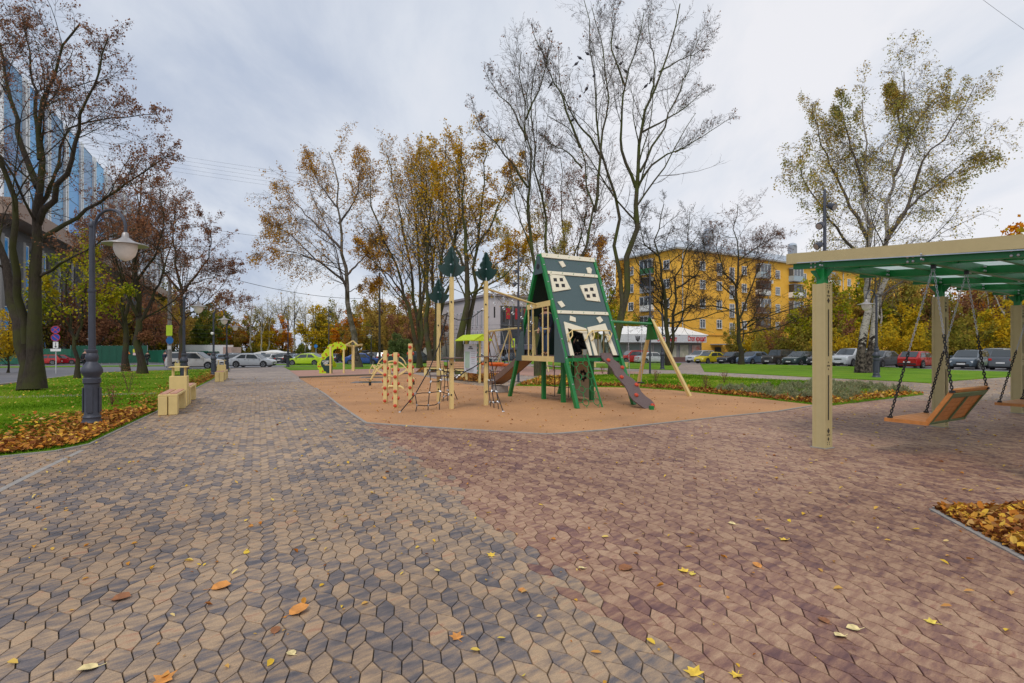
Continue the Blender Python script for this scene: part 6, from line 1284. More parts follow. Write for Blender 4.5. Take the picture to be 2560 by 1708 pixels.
# benches with litter bins on the left edge of the path
def bench_parts(g, y0, L_):
    for j, x in enumerate((0, L_ - .22)):
        part('bench_leg', M().box((x + .11, .095, .2), (.2, .165, .4)).box((x + .11, .285, .2), (.2, .165, .4)), m_cream, g, bevel=.006).location = (0, 0, 0)
def make_bench():
    g = thing('park_bench', 'x', 'bench'); Lb = 1.5
    for y in (.06, Lb - .16):
        for x in (.09, .28): part('leg', M().box((x, y, .2), (.17, .22, .4)), m_cream, g, bevel=.006)
    fr = M().box((.185, Lb / 2 - .05, .425), (.37, Lb - .02, .045)); part('seat_frame', fr, m_cream, g, bevel=.005)
    for x in (.095, .275): part('seat_board', M().box((x, Lb / 2 - .05, .457), (.13, Lb - .14, .018)), mat('bench_board', (.50, .25, .17), .55, var=.2, vs=10), g)
    return g
def make_bin():
    g = thing('litter_bin', 'x', 'litter bin'); part('body', M().box((.2, .2, .38), (.38, .4, .76)), m_cream, g, bevel=.008)
    part('rain_cover', M().box((.2, .2, .985), (.4, .4, .02)), m_cream, g)
    for x in (.07, .33):
        for y in (.07, .33): part('cover_post', M().box((x, y, .87), (.025, .025, .22)), m_cream, g)
    part('opening', M().lathe([(.12, .762), (.12, .766)], (.2, .2, 0), 16), m_black, g); return g  # black disc on the lid stands in for the shaded inside
bn = make_bench(); BNS = snapshot(bn); bi = make_bin(); BIS = snapshot(bi)
def bench_set(sx, sy, ang, desc, one=False):
    global bn, bi
    p = gp(sx, sy); R = Matrix.Rotation(ang, 3, 'Z')
    for k, (off, nm) in enumerate(((0, 'near'), (2.35, 'far'))):
        q = p + R @ Vector((0, off, 0)); q.z = H(q.x, q.y) + .005; lb = f'cream bench with pink brown seat boards, {nm} side of the {desc} bin'
        if bn: bn.location = q; bn.rotation_euler = (0, 0, ang); bn['label'] = lb; bn['group'] = 'backless benches by the path'; bn = None
        else: dup(None, q, ang, lb, 'backless benches by the path', tree=BNS)
    q = p + R @ Vector((-.03, 1.72, 0)); q.z = H(q.x, q.y) + .005; lb = f'cream box litter bin with raised cover, {desc} one on the path'
    if bi: bi.location = q; bi.rotation_euler = (0, 0, ang); bi['label'] = lb; bi['group'] = 'cream litter bins'; bi = None
    else: dup(None, q, ang, lb, 'cream litter bins', tree=BIS)
bench_set(395, 1039, math.radians(26), 'nearest'); bench_set(537, 955, math.radians(26), 'second')
p = at(436, 40); dup(None, p, .4, 'plain cream litter bin by the kerb behind the left lawn', 'cream litter bins', .85, tree=BIS)
# benches with backs behind the playground
def make_backbench():
    g = thing('back_bench', 'x', 'bench'); Lb = 1.15
    for x in (.08, Lb - .08): part('leg', M().box((x, .22, .2), (.16, .44, .4)), m_cream, g)
    part('seat', M().box((Lb / 2, .22, .425), (Lb, .46, .05)), m_cream, g)
    for z in (.56, .68, .8): part('back_board', M().box((Lb / 2 - .03, .47, z), (Lb - .1, .03, .105), Matrix.Rotation(math.radians(-8), 3, 'X')), m_wood, g)
    return g
bb = make_backbench(); BBS = snapshot(bb); bb.location = gp(1060, 939); bb.rotation_euler = (0, 0, math.radians(-8)); tag(bb, 'cream bench with wooden back boards left of the toy spruce posts', 'bench', 'benches with wooden backs')
dup(None, gp(1108, 946), math.radians(-18), 'cream bench with wooden back boards between the toy spruce posts', 'benches with wooden backs', tree=BBS)
p = gp(1484, 919); bp_ = thing('long_bench', 'long plain cream bench on three blocks behind the climbing board', 'bench', p, math.radians(-4), 'cream benches across the playground'); 
part('seat', M().box((1.5, .2, .44), (3.2, .42, .07)), m_cream, bp_)
for x in (.1, 1.5, 2.9): part('leg', M().box((x, .2, .2), (.25, .38, .42)), m_cream, bp_)
# information board
def info_board():
    a = gp(1166, 952.5); b = gp(1199, 957); d = b - a; ang = math.atan2(d.y, d.x); w = d.length
    g = thing('information_board', 'playground rules board with lime green roof beside the leaf bed', 'information board', a, ang)
    k = a.y / 1300
    for x in (.0, w): part('leg', M().box((x, 0, 1.0), (.09, .09, 2.0)), m_cream, g)
    z1 = 1.72; z0 = .42
    part('panel', M().box((w / 2 - .02, -.07, (z0 + z1) / 2), (w * 1.0 + .1, .04, z1 - z0)), mat('board_white', (.62, .66, .72), .5, var=.03), g)
    part('side_strip', M().box((w * 1.0 + .02, -.095, (z0 + z1) / 2), (.14, .02, z1 - z0)), mat('board_green', (.06, .15, .06), .5), g)
    part('poster_block', M().box((w * .22, -.094, 1.0), (w * .36, .01, .75)), mat('poster_green', (.38, .52, .42), .5), g)
    rot = (math.radians(90), 0, 0)
    lettering('ПРАВИЛА\nПОЛЬЗОВАНИЯ', .075, m_black, g, (w * .48, -.1, 1.55), rot, ext=.002)
    for i in range(7): part('text_line', M().box((w * .68, -.095, 1.38 - i * .09), (w * .4 * random.uniform(.6, 1), .008, .014)), m_grey if i != 3 else mat('text_red', (.6, .05, .05), .5), g)
    for i in range(5): part('text_line', M().box((w * .4, -.095, .62 - i * .035), (w * .7 * random.uniform(.6, 1), .008, .01)), m_grey, g)
    for i in range(6): part('prohibition_mark', M().lathe([(.045, 0), (.045, .008)], (w + .02, -.106, 1.55 - i * .2), 14, (0, -1, 0)), mat('mark_pink', (.7, .35, .35), .5), g)
    r = M().prism([(-.45, -.42, 1.86), (w + .42, -.42, 1.86), (w + .42, 0, 2.12), (-.45, 0, 2.12)], (0, 0, .035)).prism([(-.45, .42, 1.86), (w + .42, .42, 1.86), (w + .42, 0, 2.12), (-.45, 0, 2.12)], (0, 0, .035)); part('roof', r, m_lime, g)
    part('gable', M().prism([(w + .38, -.4, 1.85), (w + .38, .4, 1.85), (w + .38, 0, 2.1)], (.03, 0, 0)), m_lime, g)
info_board()
# road signs
def signpost():
    p = at(140, 37); g = thing('sign_post', 'grey post with two round blue no stopping signs and white plates', 'road sign', p, math.radians(20))
    part('pole', M().tube([(0, 0, 0), (0, 0, 3.3)], .035, 8), m_pipe, g)
    bl = mat('sign_blue', (.015, .05, .35), .4); rd = mat('sign_red2', (.5, .05, .08), .4)
    for z in (3.1, 2.55):
        d = part('round_sign', M().lathe([(.25, 0), (.25, .015)], (0, -.05, z), 20, (0, -1, 0)), bl, g)
        ring = M(); ring.tube([(.255 * math.cos(t), -.07, z + .255 * math.sin(t)) for t in np.linspace(0, 2 * math.pi, 20)[:-1]], .022, 4, closed=True).bar((-.17, -.075, z + .17), (.17, -.075, z - .17), .045, .012, (0, 1, 0))
        if z > 3: ring.bar((.17, -.078, z + .17), (-.17, -.078, z - .17), .045, .012, (0, 1, 0))
        part('sign_border', ring, rd, d)
    pl = part('sign_plate', M().box((0, -.05, 2.02), (.3, .02, .46)), m_white, g); part('arrow', M().box((0, -.065, 2.05), (.03, .01, .3)).prism([(-.07, -.065, 1.93), (.07, -.065, 1.93), (0, -.065, 1.83)], (0, -.01, 0)), m_black, pl); part('sign_plate', M().box((0, -.05, 1.66), (.6, .02, .18)), m_white, g)
    p = at(424, 47); g = thing('utility_pole', 'concrete pole with yellow crossing sign and blue round sign by the white estate car', 'pole', p); part('pole', M().lathe([(.19, 0), (.13, 8.2)], n=12), mat('concrete_pole', (.32, .30, .28), .8), g)
    part('crossing_sign', M().box((.1, -.2, 3.5), (.55, .03, .95)), mat('sign_lime', (.45, .6, .02), .5, emis=(.6, .8, .05), es=.15), g); part('round_sign', M().lathe([(.33, 0), (.33, .02)], (.15, -.2, 2.6), 18, (0, -1, 0)), mat('sign_blue_bright', (.02, .18, .5), .4), g); part('sign_plate', M().box((.1, -.2, 1.95), (.32, .03, .35)), m_white, g)
    p = at(1283, 52); g = thing('sign_post', 'dark post with lime pedestrian crossing sign behind the nest swings', 'road sign', p); part('pole', M().tube([(0, 0, 0), (0, 0, 4.2)], .07, 8), m_iron, g); part('crossing_sign', M().box((0, -.1, 2.35), (.34, .03, .9)), MATS['sign_lime'], g); part('sign_face', M().box((0, -.12, 2.35), (.2, .02, .5)), mat('sign_blue3', (.02, .1, .3), .5), g)
    p = at(790, 118); g = thing('sign_post', 'small blue round parking sign at the far edge of the car park', 'road sign', p); part('pole', M().tube([(0, 0, 0), (0, 0, 3.5)], .06, 6), m_pipe, g); part('round_sign', M().lathe([(.4, 0), (.4, .02)], (0, -.1, 3.2), 14, (0, -1, 0)), MATS['sign_blue_bright'], g)
    p = at(949, 62); g = thing('utility_pole', 'tall slim dark pole left of the many-stemmed trees', 'pole', p); part('pole', M().lathe([(.16, 0), (.09, 11)], n=10), mat('old_wood_pole', (.06, .05, .04), .9), g)
signpost()
def wire(lb, a, b, sag, n=1, dz=.5, r=.012):
    g = thing('overhead_wire', lb, 'overhead wire', a)
    for k in range(n):
        pts = []
        for i in range(17): t = i / 16; q = Vector(a).lerp(Vector(b), t); q.z -= sag * 4 * t * (1 - t) + k * dz; pts.append(q)
        part('wire', M().tube(pts, r, 4), m_black, g, world=True)
wire('dark cable sagging from the left tree to the tall slim pole', P3(440, 655, 40), P3(949, 746, 60), .9, r=.02)
wire('bundle of thin overhead wires high on the left sky', P3(-100, 290, 90), P3(1400, 500, 110), 2, 5, .75, .013)
wire('thin overhead wires low over the car park', P3(300, 810, 95), P3(1500, 806, 90), .6, 4, .7, .018)
wire('overhead wire crossing the top right corner', P3(2380, -60, 30), P3(2640, 128, 30), .1, r=.01)
wire('thin wire from the left tree toward the golden birch', P3(430, 552, 60), P3(800, 600, 62), .5, r=.014)

# ---------------------------------------------------------------- pergola with swing benches
def pergola():
    A = gp(2055.6, 1119); ang = math.radians(30.5); g = thing('pergola', 'beige and green steel pergola with translucent roof and carved posts at the right', 'pergola', A, ang)
    pit = 3.95; sl = -.073                                  # roof falls towards the front: z falls with distance p = -y
    zz = lambda y: 2.78 + sl * (-y) if y < 0 else 2.78 + .073 * y
    def post(x, y, htop):
        w = .185; p = M(); w2 = w / 2; 
        # four sheet faces with corner returns, slots and diamonds of the narrow face painted on as dark shadow
        p.box((0, 0, 1.215), (w - .012, w - .012, 2.43))
        for sx_ in (-1, 1):
            for sy_ in (-1, 1): p.box((sx_ * (w2 - .016), sy_ * (w2 - .016), 1.217), (.036, .036, 2.435))
        o = part('post', p, m_perg, g); o.location = (x, y, 0)
        k = M()
        for f in (0, 1, 2, 3):
            R = Matrix.Rotation(f * math.pi / 2, 3, 'Z'); yy = -(w2 - .004)
            if f % 2: continue
            def dm(z, s): return [R @ Vector((0, yy, z - s * 1.3)), R @ Vector((s, yy, z)), R @ Vector((0, yy, z + s * 1.3)), R @ Vector((-s, yy, z))]
            for z, s in ((.26, .032), (.14, .022), (2.18, .03), (2.31, .02), (.2, .009), (2.25, .009), (1.22, .01), (1.27, .01), (1.17, .01)):
                k.prism(dm(z, s), R @ Vector((0, -.004, 0)))
            for xx in (-.028, .028):
                for z in (.2, 2.25, 1.22): k.prism([q + R @ Vector((xx, 0, 0)) for q in dm(z, .009)], R @ Vector((0, -.004, 0)))
                for z in (.06, .09, 2.37, 2.40): k.prism([q + R @ Vector((xx, 0, 0)) for q in dm(z, .006)], R @ Vector((0, -.004, 0)))
            for z0, z1 in ((.42, 1.08), (1.36, 2.05)): k.box(R @ Vector((0, yy - .002, (z0 + z1) / 2)), (.024, .004, z1 - z0) if f % 2 == 0 else (.004, .024, z1 - z0))
        part('dark_cutouts', k, mat('cutout_shadow', (.05, .04, .03), .9), o)
        part('base_plate', M().box((0, 0, .006), (.24, .24, .012)), m_conc, o)
        st = part('post_head', M().box((0, 0, (2.43 + htop) / 2), (.11, .11, htop - 2.43)), m_green, o)
        b = M()
        for d in (Vector((1, 0, 0)), Vector((-1, 0, 0)), Vector((0, 1, 0)), Vector((0, -1, 0))):
            s = d.cross(Vector((0, 0, 1))) * .006; b.prism([d * .055 + s + Vector((0, 0, htop - .16)), d * .055 + s + Vector((0, 0, htop - .01)), d * .17 + s + Vector((0, 0, htop - .01)), d * .17 + s + Vector((0, 0, htop - .03))], s * -2)
        part('gusset', b, m_green, o)
    for i in range(4):
        post(i * pit, 0, 2.66)
        post(i * pit + .07, -2.38, 2.50)
    x0, x1 = -.09, 3 * pit + .5; y0, y1 = -2.75, .47
    def zr(y): return 2.80 + .073 * y
    for i, (y, w, h) in enumerate(((0, .08, .12), (-1.25, .08, .12), (-2.26, .08, .12), (.38, .05, .07), (-.62, .05, .06), (-1.75, .05, .06), (-2.62, .05, .07))):
        dz = -.075 if w > .06 else -.03
        part('beam', M().bar((x0 + .1, y, zr(y) + dz), (x1, y, zr(y) + dz), w, h), m_green, g)
    for i in range(13):
        x = .0 + i * pit / 4; big = i % 2 == 0; t = -.072 if big else -.028
        part('rafter', M().bar((x, y0 + .1, zr(y0) + t - .002), (x, y1 - .05, zr(y1) + t - .002), .07 if big else .04, .115 if big else .05), m_green, g)
        if big:
            for y in (0, -1.25, -2.26):
                b = M()
                for dy in (.08, .14):
                    for dz in (-.03, .03): b.lathe([(.016, 0), (.016, .012), (.006, .018)], (x - .036, y + dy, zr(y) - .075 + dz), 8, (-1, 0, 0)); b.lathe([(.016, 0), (.016, .012), (.006, .018)], (x - dy, y - .041, zr(y) - .075 + dz), 8, (0, -1, 0))
                part('bolts', b, m_silver, g, kind='stuff')
    m_poly = bpy.data.materials.new('translucent_sheet'); m_poly.use_nodes = True; nt = m_poly.node_tree; nt.nodes.clear(); N = nt.nodes.new; Lk = nt.links.new
    d = N('ShaderNodeBsdfDiffuse'); d.inputs[0].default_value = (.62, .68, .66, 1); t = N('ShaderNodeBsdfTranslucent'); t.inputs[0].default_value = (.75, .82, .80, 1); x_ = N('ShaderNodeMixShader'); x_.inputs[0].default_value = .75; o_ = N('ShaderNodeOutputMaterial'); Lk(d.outputs[0], x_.inputs[1]); Lk(t.outputs[0], x_.inputs[2]); Lk(x_.outputs[0], o_.inputs[0])
    n = 6
    for i in range(n):
        a = x0 + .04 + (x1 - x0 - .08) * i / n; b = x0 + .04 + (x1 - x0 - .08) * (i + 1) / n - .02
        part('roof_panel', M().prism([(a, y0 + .03, zr(y0) + .012), (b, y0 + .03, zr(y0) + .012), (b, y1 - .03, zr(y1) + .012), (a, y1 - .03, zr(y1) + .012)], (0, 0, .012)), m_poly, g)
    f = .158
    part('fascia', M().bar((x0, y0, zr(y0) + .03), (x0, y1, zr(y1) + .03), .03, f), m_perg, g); part('fascia', M().bar((x1, y0, zr(y0) + .03), (x1, y1, zr(y1) + .03), .03, f), m_perg, g)
    part('fascia', M().bar((x0, y1 + .016, zr(y1) + .03), (x1, y1 + .016, zr(y1) + .03), .03, f), m_perg, g); part('fascia', M().bar((x0, y0 - .016, zr(y0) + .03), (x1, y0 - .016, zr(y0) + .03), .03, f), m_perg, g)
    part('edge_trim', M().bar((x0 - .002, y0 + .2, zr(y0) - .052), (x0 - .002, y1 - .15, zr(y1) - .052), .04, .012), m_silver, g)
    return A, ang
PA, PANG = pergola()
def swing_bench(k, label):
    R = Matrix.Rotation(PANG, 4, 'Z'); g = thing('swing_bench', label, 'swing', PA + (R @ Vector((.85 + 3.95 * k, -1.2, 0))), PANG, 'swing benches hung under the pergola')
    # local: x along the pergola, front edge at +y, back leaning to -y
    w = 1.1; zs = .5; tk = .03
    for i in range(6): part('seat_slat', M().box((0, .45 - i * .078, zs + .0), (w - .07, .066, .022)), m_owood, g)
    part('seat_frame', M().bar((-w / 2, .5, zs - .015), (-w / 2, 0, zs - .015), .06, .05).bar((w / 2, .5, zs - .015), (w / 2, 0, zs - .015), .06, .05), m_owood, g)
    bk = Vector((0, -.28, .46)); ux = bk.normalized(); n = Vector((0, .46, .28)).normalized()
    for i in range(6): c = Vector((0, .0, zs)) + ux * (.055 + i * .075); R3 = Matrix.Rotation(math.atan2(.28, .46), 3, 'X'); part('back_slat', M().box(c, (w - .07, .022, .068), R3), m_owood, g)
    grn = mat('swing_green', (.10, .16, .07), .5)
    for x in (-w / 2, w / 2): part('side_board', M().bar((x, .02, zs - .03), Vector((x, 0, zs)) + ux * .50, .05, .03, (1, 0, 0)), m_owood, g)
    part('top_board', M().bar(Vector((-w / 2, 0, zs)) + ux * .49 + Vector((0, 0, .012)), Vector((w / 2, 0, zs)) + ux * .49 + Vector((0, 0, .012)), .06, .03, n), m_owood, g)
    fr = M(); o = n * -.025
    fr.bar(Vector((-w / 2, 0, zs)) + ux * .45 + o, Vector((w / 2, 0, zs)) + ux * .45 + o, .07, .012, n)
    for x in (-w / 2 + .03, 0, w / 2 - .03): fr.bar(Vector((x, 0, zs)) + o, Vector((x, 0, zs)) + ux * .46 + o, .03, .014, n)
    fr.bar(Vector((-w / 2, 0, zs)) + o, Vector((w / 2, 0, zs)) + o, .03, .014, n); part('back_frame', fr, grn, g)
    # chains: pairs from the beam to seat front and back top
    for x in (-w / 2, w / 2):
        top = Vector((x * .95, -.05, 2.56)); part('hanger', M().box(top + Vector((0, 0, .015)), (.04, .05, .1)), m_iron, g)
        for end in (Vector((x, .44, zs + .02)), Vector((x, 0, zs)) + ux * .5):
            Lc = (end - top).length; nl = int(Lc / .036); d = (end - top) / Lc; ch = M(); cb = M()
            s1 = d.cross(Vector((1, 0, 0))).normalized(); s2 = Vector((1, 0, 0))
            for j in range(nl):
                c = top + d * (j + .5) * Lc / nl; s = s1 if j % 2 else s2; l = .024; 
                q = ch if j < nl * .55 else cb; wd = .0095 if j < nl * .55 else .013; rr = .0035 if j < nl * .55 else .008
                q.tube([c + d * l - s * wd * .3, c + d * l * .6 - s * wd, c - d * l * .6 - s * wd, c - d * l - s * wd * .3, c - d * l + s * wd * .3, c - d * l * .6 + s * wd, c + d * l * .6 + s * wd, c + d * l + s * wd * .3], rr, 3, closed=True)
            part('chain', ch, m_chain, g, kind='stuff'); part('chain_cover', cb, m_rubber, g, kind='stuff')
            part('chain_eye', M().box(end, (.05, .05, .03)), m_rubber, g)
    return g
swing_bench(0, 'orange wooden swing bench hanging between the first two pergola posts')
swing_bench(1, 'orange wooden swing bench cut by the right edge of the view')
# ================================================================ CARS
PROF = dict(
 sedan=dict(L=4.5, W=1.74, H=1.45, rw=-.40, rs=-.24, re=.10, wb=.27, trunk=.66, belt=.63, hood=.61, nose=.47, tail=.60),
 hatch=dict(L=4.05, W=1.70, H=1.46, rw=-.485, rs=-.40, re=.10, wb=.28, trunk=.62, belt=.62, hood=.60, nose=.46, tail=.58),
 suv=dict(L=4.6, W=1.86, H=1.68, rw=-.48, rs=-.40, re=.10, wb=.27, trunk=.62, belt=.62, hood=.62, nose=.52, tail=.58),
 estate=dict(L=4.8, W=1.85, H=1.62, rw=-.48, rs=-.41, re=.08, wb=.26, trunk=.60, belt=.60, hood=.58, nose=.46, tail=.56),
 box=dict(L=4.25, W=1.68, H=1.64, rw=-.495, rs=-.47, re=.12, wb=.21, trunk=.60, belt=.60, hood=.58, nose=.55, tail=.58),
 oldhatch=dict(L=4.0, W=1.65, H=1.38, rw=-.47, rs=-.33, re=.08, wb=.24, trunk=.62, belt=.62, hood=.60, nose=.52, tail=.60))
m_tyre = mat('tyre', (.018, .018, .018), .85); m_rim = mat('wheel_rim', (.40, .41, .43), .3, .7); m_carglass = glass('car_glass', (.035, .045, .05), .05); m_trim = mat('black_trim', (.02, .02, .022), .6)
m_head = mat('headlamp', (.62, .65, .68), .12, spec=.9); m_tail = mat('tail_lamp', (.45, .012, .01), .2); m_plate = mat('number_plate', (.7, .7, .7), .5); m_headon = mat('headlamp_lit', (1, .9, .6), .3, emis=(1, .72, .3), es=14)
PROTO = {}
def make_car(kind, paint):
    c = PROF[kind]; L_, W_, Hh = c['L'], c['W'], c['H']; g = thing('parked_car', 'x', 'car')
    zs = .20 * 1.0; hw = W_ / 2
    X = [-.5, -.485, -.44, c['rw'] - .001 if c['rw'] > -.44 else -.43, c['rs'], (c['rs'] + c['re']) / 2, c['re'], c['wb'], .36, .45, .485, .5]; X = sorted(set(X + [c['rw']]))
    def belt(x):
        xs = [-.5, -.485, -.44, c['rw'], c['rs'], c['re'], c['wb'], .36, .45, .485, .5]; v = [c['tail'] - .04, c['tail'], c['trunk'], c['trunk'] + .01, c['belt'] + .015, c['belt'], c['hood'], c['hood'] - .02, c['nose'] + .06, c['nose'], c['nose'] - .08]
        o = np.argsort(xs); return float(np.interp(x, np.array(xs)[o], np.array(v)[o])) * Hh
    def roof(x): return float(np.interp(x, [c['rw'], c['rs'], (c['rs'] + c['re']) / 2, c['re'], c['wb']], [0, .955, 1.0, .965, 0]))
    def rz(x): b = belt(x); f = roof(x); return b + (Hh - b) * f if f > 0 else b
    def wd(x): return hw * float(np.interp(abs(x), [0, .3, .42, .485, .5], [1, 1, .965, .87, .80]))
    def sec(x):
        b = belt(x); r = rz(x); w = wd(x); low = zs + (.06 if abs(x) > .48 else 0); m = low + (b - low) * .55; f = min(1, (r - b) / (.3 * Hh)) if r > b else 0
        rw = w * (1 - .23 * f) if f > 0 else w * .9
        half = [(0, low), (w * .9, low), (w * .985, low + .08), (w, m), (w * .955, b), (rw if f > 0 else w * .9, r - .03 * f + (.012 if f == 0 else 0)), (rw * .9, r + (.02 if f == 0 else 0)), (0, r + .025)]
        return [(x * L_, y, z) for y, z in half] + [(x * L_, -y, z) for y, z in half[-2:0:-1]]
    m = M(); S = [sec(x) for x in X]; n = len(S[0]); vs = [p for s in S for p in s]; fs = []
    for i in range(len(S) - 1): fs += [(i * n + j, i * n + (j + 1) % n, (i + 1) * n + (j + 1) % n, (i + 1) * n + j) for j in range(n)]
    fs += [tuple(range(n)), tuple((len(S) - 1) * n + j for j in range(n))]; m.add(vs, fs); body = part('body', m, paint, g, smooth=True)
    # glazing
    def sp(x, f, s, o=.012):
        b = belt(x); r = rz(x); w = wd(x); rw = w * (1 - .23 * min(1, (r - b) / (.3 * Hh))); return (x * L_, s * ((w * .955) * (1 - f) + rw * f + o), b + (r - .03 - b) * f)
    for s in (-1, 1):
        x0, x1, xm = c['rw'], c['wb'], (c['rs'] + c['re']) / 2 - .02
        tb = [x0 + (c['rs'] - x0) * .35, c['rs'] + .02]; te = [c['re'] - .005, x1 - (x1 - c['re']) * .28]
        for a in ([sp(tb[0] + .03, .12, s), sp(xm - .008, .08, s), sp(xm - .008, .9, s), sp(tb[1] + .02, .9, s)], [sp(xm + .012, .08, s), sp(te[1] - .01, .1, s), sp(te[0], .88, s), sp(xm + .012, .9, s)]):
            part('side_window', M().prism(a, (0, s * .004, 0)), m_carglass, g)
    def cr(x, f, s): b = belt(x); w = wd(x) * .955; r = rz(x); return None
    def wind(xb, xt, nm, gl):
        zb, zt = belt(xb) + .03, rz(xt) - .005; d = 1 if xb > xt else -1; wb_ = wd(xb) * .80; wt_ = wd(xt) * .70; k = .02; zb = rz(xb + (xt - xb) * .06) + .03; xb2 = xb + (xt - xb) * .06; xt2 = xt + (xb - xt) * .06; zt = rz(xt2) + .028
        part(nm, M().prism([(xb2 * L_, -wb_, zb), (xb2 * L_, wb_, zb), (xt2 * L_, wt_, zt), (xt2 * L_, -wt_, zt)], (d * .01, 0, .008)), gl, g)
    wind(c['wb'], c['re'], 'windscreen', m_carglass); wind(c['rw'], c['rs'], 'rear_window', m_carglass)
    r_ = .32 if kind not in ('suv', 'box') else .36; wm = M(); 
    for x in (-.30 if kind != 'box' else -.29, .315):
        for s in (-1, 1):
            part('wheel_arch', M().lathe([(r_ * 1.16, 0), (r_ * 1.16, .012)], (x * L_, s * (hw * .985), r_ + .03), 20, (0, s, 0)), m_trim, g)
            w = part('wheel', M().lathe([(r_ * .62, .0), (r_ * .97, .0), (r_, -.03), (r_, -.19), (r_ * .6, -.2)], (x * L_, s * (hw + .022), r_), 20, (0, s, 0)), m_tyre, g); rm = M().lathe([(r_ * .63, -.02), (r_ * .63, .004), (r_ * .56, .004), (r_ * .5, -.012)], (x * L_, s * (hw + .022), r_), 16, (0, s, 0))
            for k in range(5): a = k * 2 * math.pi / 5; rm.bar((x * L_ + math.cos(a) * .05, s * (hw + .02), r_ + math.sin(a) * .05), (x * L_ + math.cos(a) * r_ * .6, s * (hw + .026), r_ + math.sin(a) * r_ * .6), .05, .012, (0, 1, 0))
            part('rim', rm, m_rim, w)
    fx = .5 * L_
    for s in (-1, 1):
        hz = belt(.49); part('headlight', M().box(((.479) * L_, s * hw * .62, hz - .07), (.13, hw * .40, .14), Matrix.Rotation(-s * .22, 3, 'Z')), m_head, g, bevel=.02)
        tz = belt(-.495); part('tail_light', M().box((-.492 * L_, s * hw * .66, tz - .06), (.09, hw * .32, .16 if kind != 'suv' else .26), Matrix.Rotation(s * .2, 3, 'Z')), m_tail, g, bevel=.015)
        part('door_mirror', M().box(((c['wb'] - .06) * L_, s * (hw + .06), belt(c['wb']) + .08), (.12, .16, .11)), paint, g, bevel=.02)
        hd = M()
        for x in (-.1, .10): hd.box((x * L_, s * hw * .985, belt(x) - .1), (.14, .03, .025))
        part('door_handles', hd, m_trim, g, kind='stuff')
        sm_ = M()
        for x in (-.02, .235, -.24): sm_.box((x * L_, s * (hw * .985), .55 * Hh * .8), (.012, .014, .42 * Hh * .8))
        part('door_gaps', sm_, m_trim, g, kind='stuff')
    part('grille', M().box((.496 * L_, 0, belt(.49) - .12), (.05, hw * .72, .11)), m_trim, g); part('lower_grille', M().box((.494 * L_, 0, .33), (.06, hw * 1.1, .14)), m_trim, g)
    part('rear_bumper', M().box((-.495 * L_, 0, .36), (.06, hw * 1.55, .16)), m_trim if kind in ('box', 'oldhatch', 'suv') else paint, g, bevel=.02); part('front_bumper', M().box((.49 * L_, 0, .42), (.08, hw * 1.6, .07)), m_trim if kind in ('box', 'oldhatch') else paint, g, bevel=.02)
    part('number_plate', M().box((.503 * L_ + .02, 0, .42), (.01, .5, .11)), m_plate, g); part('number_plate', M().box((-.503 * L_ - .02, 0, .52 if kind != 'suv' else .75), (.01, .5, .11)), m_plate, g)
    part('underbody', M().box((0, 0, .22), (L_ * .92, W_ * .86, .16)), m_trim, g)
    if kind in ('suv', 'box', 'estate'):
        for s in (-1, 1): part('roof_rail', M().bar((c['rs'] * L_, s * hw * .68, Hh + .03), (c['re'] * L_ * .9, s * hw * .68, Hh + .03), .03, .03), m_trim, g)
    return g
PAINT = dict(silver=(.50, .52, .54), white=(.66, .66, .65), pearl=(.60, .57, .52), dark=(.03, .032, .038), grey=(.11, .12, .135), yellow=(.62, .50, .02), red=(.42, .015, .012), maroon=(.30, .01, .02), blue=(.02, .07, .30), blugrey=(.13, .19, .28), brown=(.055, .047, .038), green=(.035, .055, .055), lime=(.45, .62, .02), orange=(.55, .16, .05), slate=(.075, .10, .125), lightblue=(.25, .33, .42))
def car(kind, colr, p, heading, label, group, lit=False):
    """heading in degrees: where the bonnet points"""
    key = (kind, colr, lit); pt = mat('car_paint_' + colr, PAINT[colr], .22, .15, var=.04, vs=1, spec=.7)
    if key not in PROTO:
        g = make_car(kind, pt); PROTO[key] = snapshot(g); g.location = p; g.rotation_euler = (0, 0, math.radians(heading)); g['label'] = label; g['group'] = group
        if lit:
            for c in kids(g):
                if c.name.startswith('headlight'): c.data = c.data.copy(); c.data.materials[0] = m_headon
        return g
    return dup(None, p, math.radians(heading), label, group, tree=PROTO[key])
def pc(sx, D, dz=0): q = at(sx, D); q.z = H(q.x, q.y) - .045 + dz; return q
GR = 'cars parked in the row on the right'; hd = 210
car('suv', 'silver', pc(1752, 72), hd + 2, 'silver grey crossover at the left end of the row, behind the yellow saloon', GR)
car('sedan', 'yellow', pc(1776, 67), hd - 2, 'bright yellow saloon in front of the apartment block', GR)
car('hatch', 'dark', pc(1818, 77), hd, 'dark hatchback whose roof shows behind the yellow saloon', GR)
car('sedan', 'dark', pc(1834, 64), hd, 'black saloon right behind the trunk of the bare tree', GR)
car('sedan', 'blugrey', pc(1884, 61), hd, 'steel blue saloon right of the black saloon', GR)
car('box', 'brown', pc(1947, 57.5), hd, 'boxy brown off-roader with black bumper', GR)
car('sedan', 'green', pc(2003, 54), hd, 'dark green saloon left of the first pergola post', GR)
car('hatch', 'dark', pc(2060, 52), hd + 3, 'dark hatchback hidden behind the first pergola post', GR)
car('suv', 'silver', pc(2128, 49), hd, 'light silver crossover left of the huge birch', GR)
car('sedan', 'grey', pc(2200, 46), hd, 'dark grey saloon half hidden by the huge birch', GR)
car('oldhatch', 'red', pc(2296, 43.5), hd - 180, 'red old hatchback parked with its tail toward the lawn', GR)
car('hatch', 'slate', pc(2425, 40.5), hd + 4, 'slate blue hatchback right of the second pergola post', GR)
car('estate', 'silver', pc(2490, 46), hd, 'silver estate roof behind the slate blue hatchback', GR)
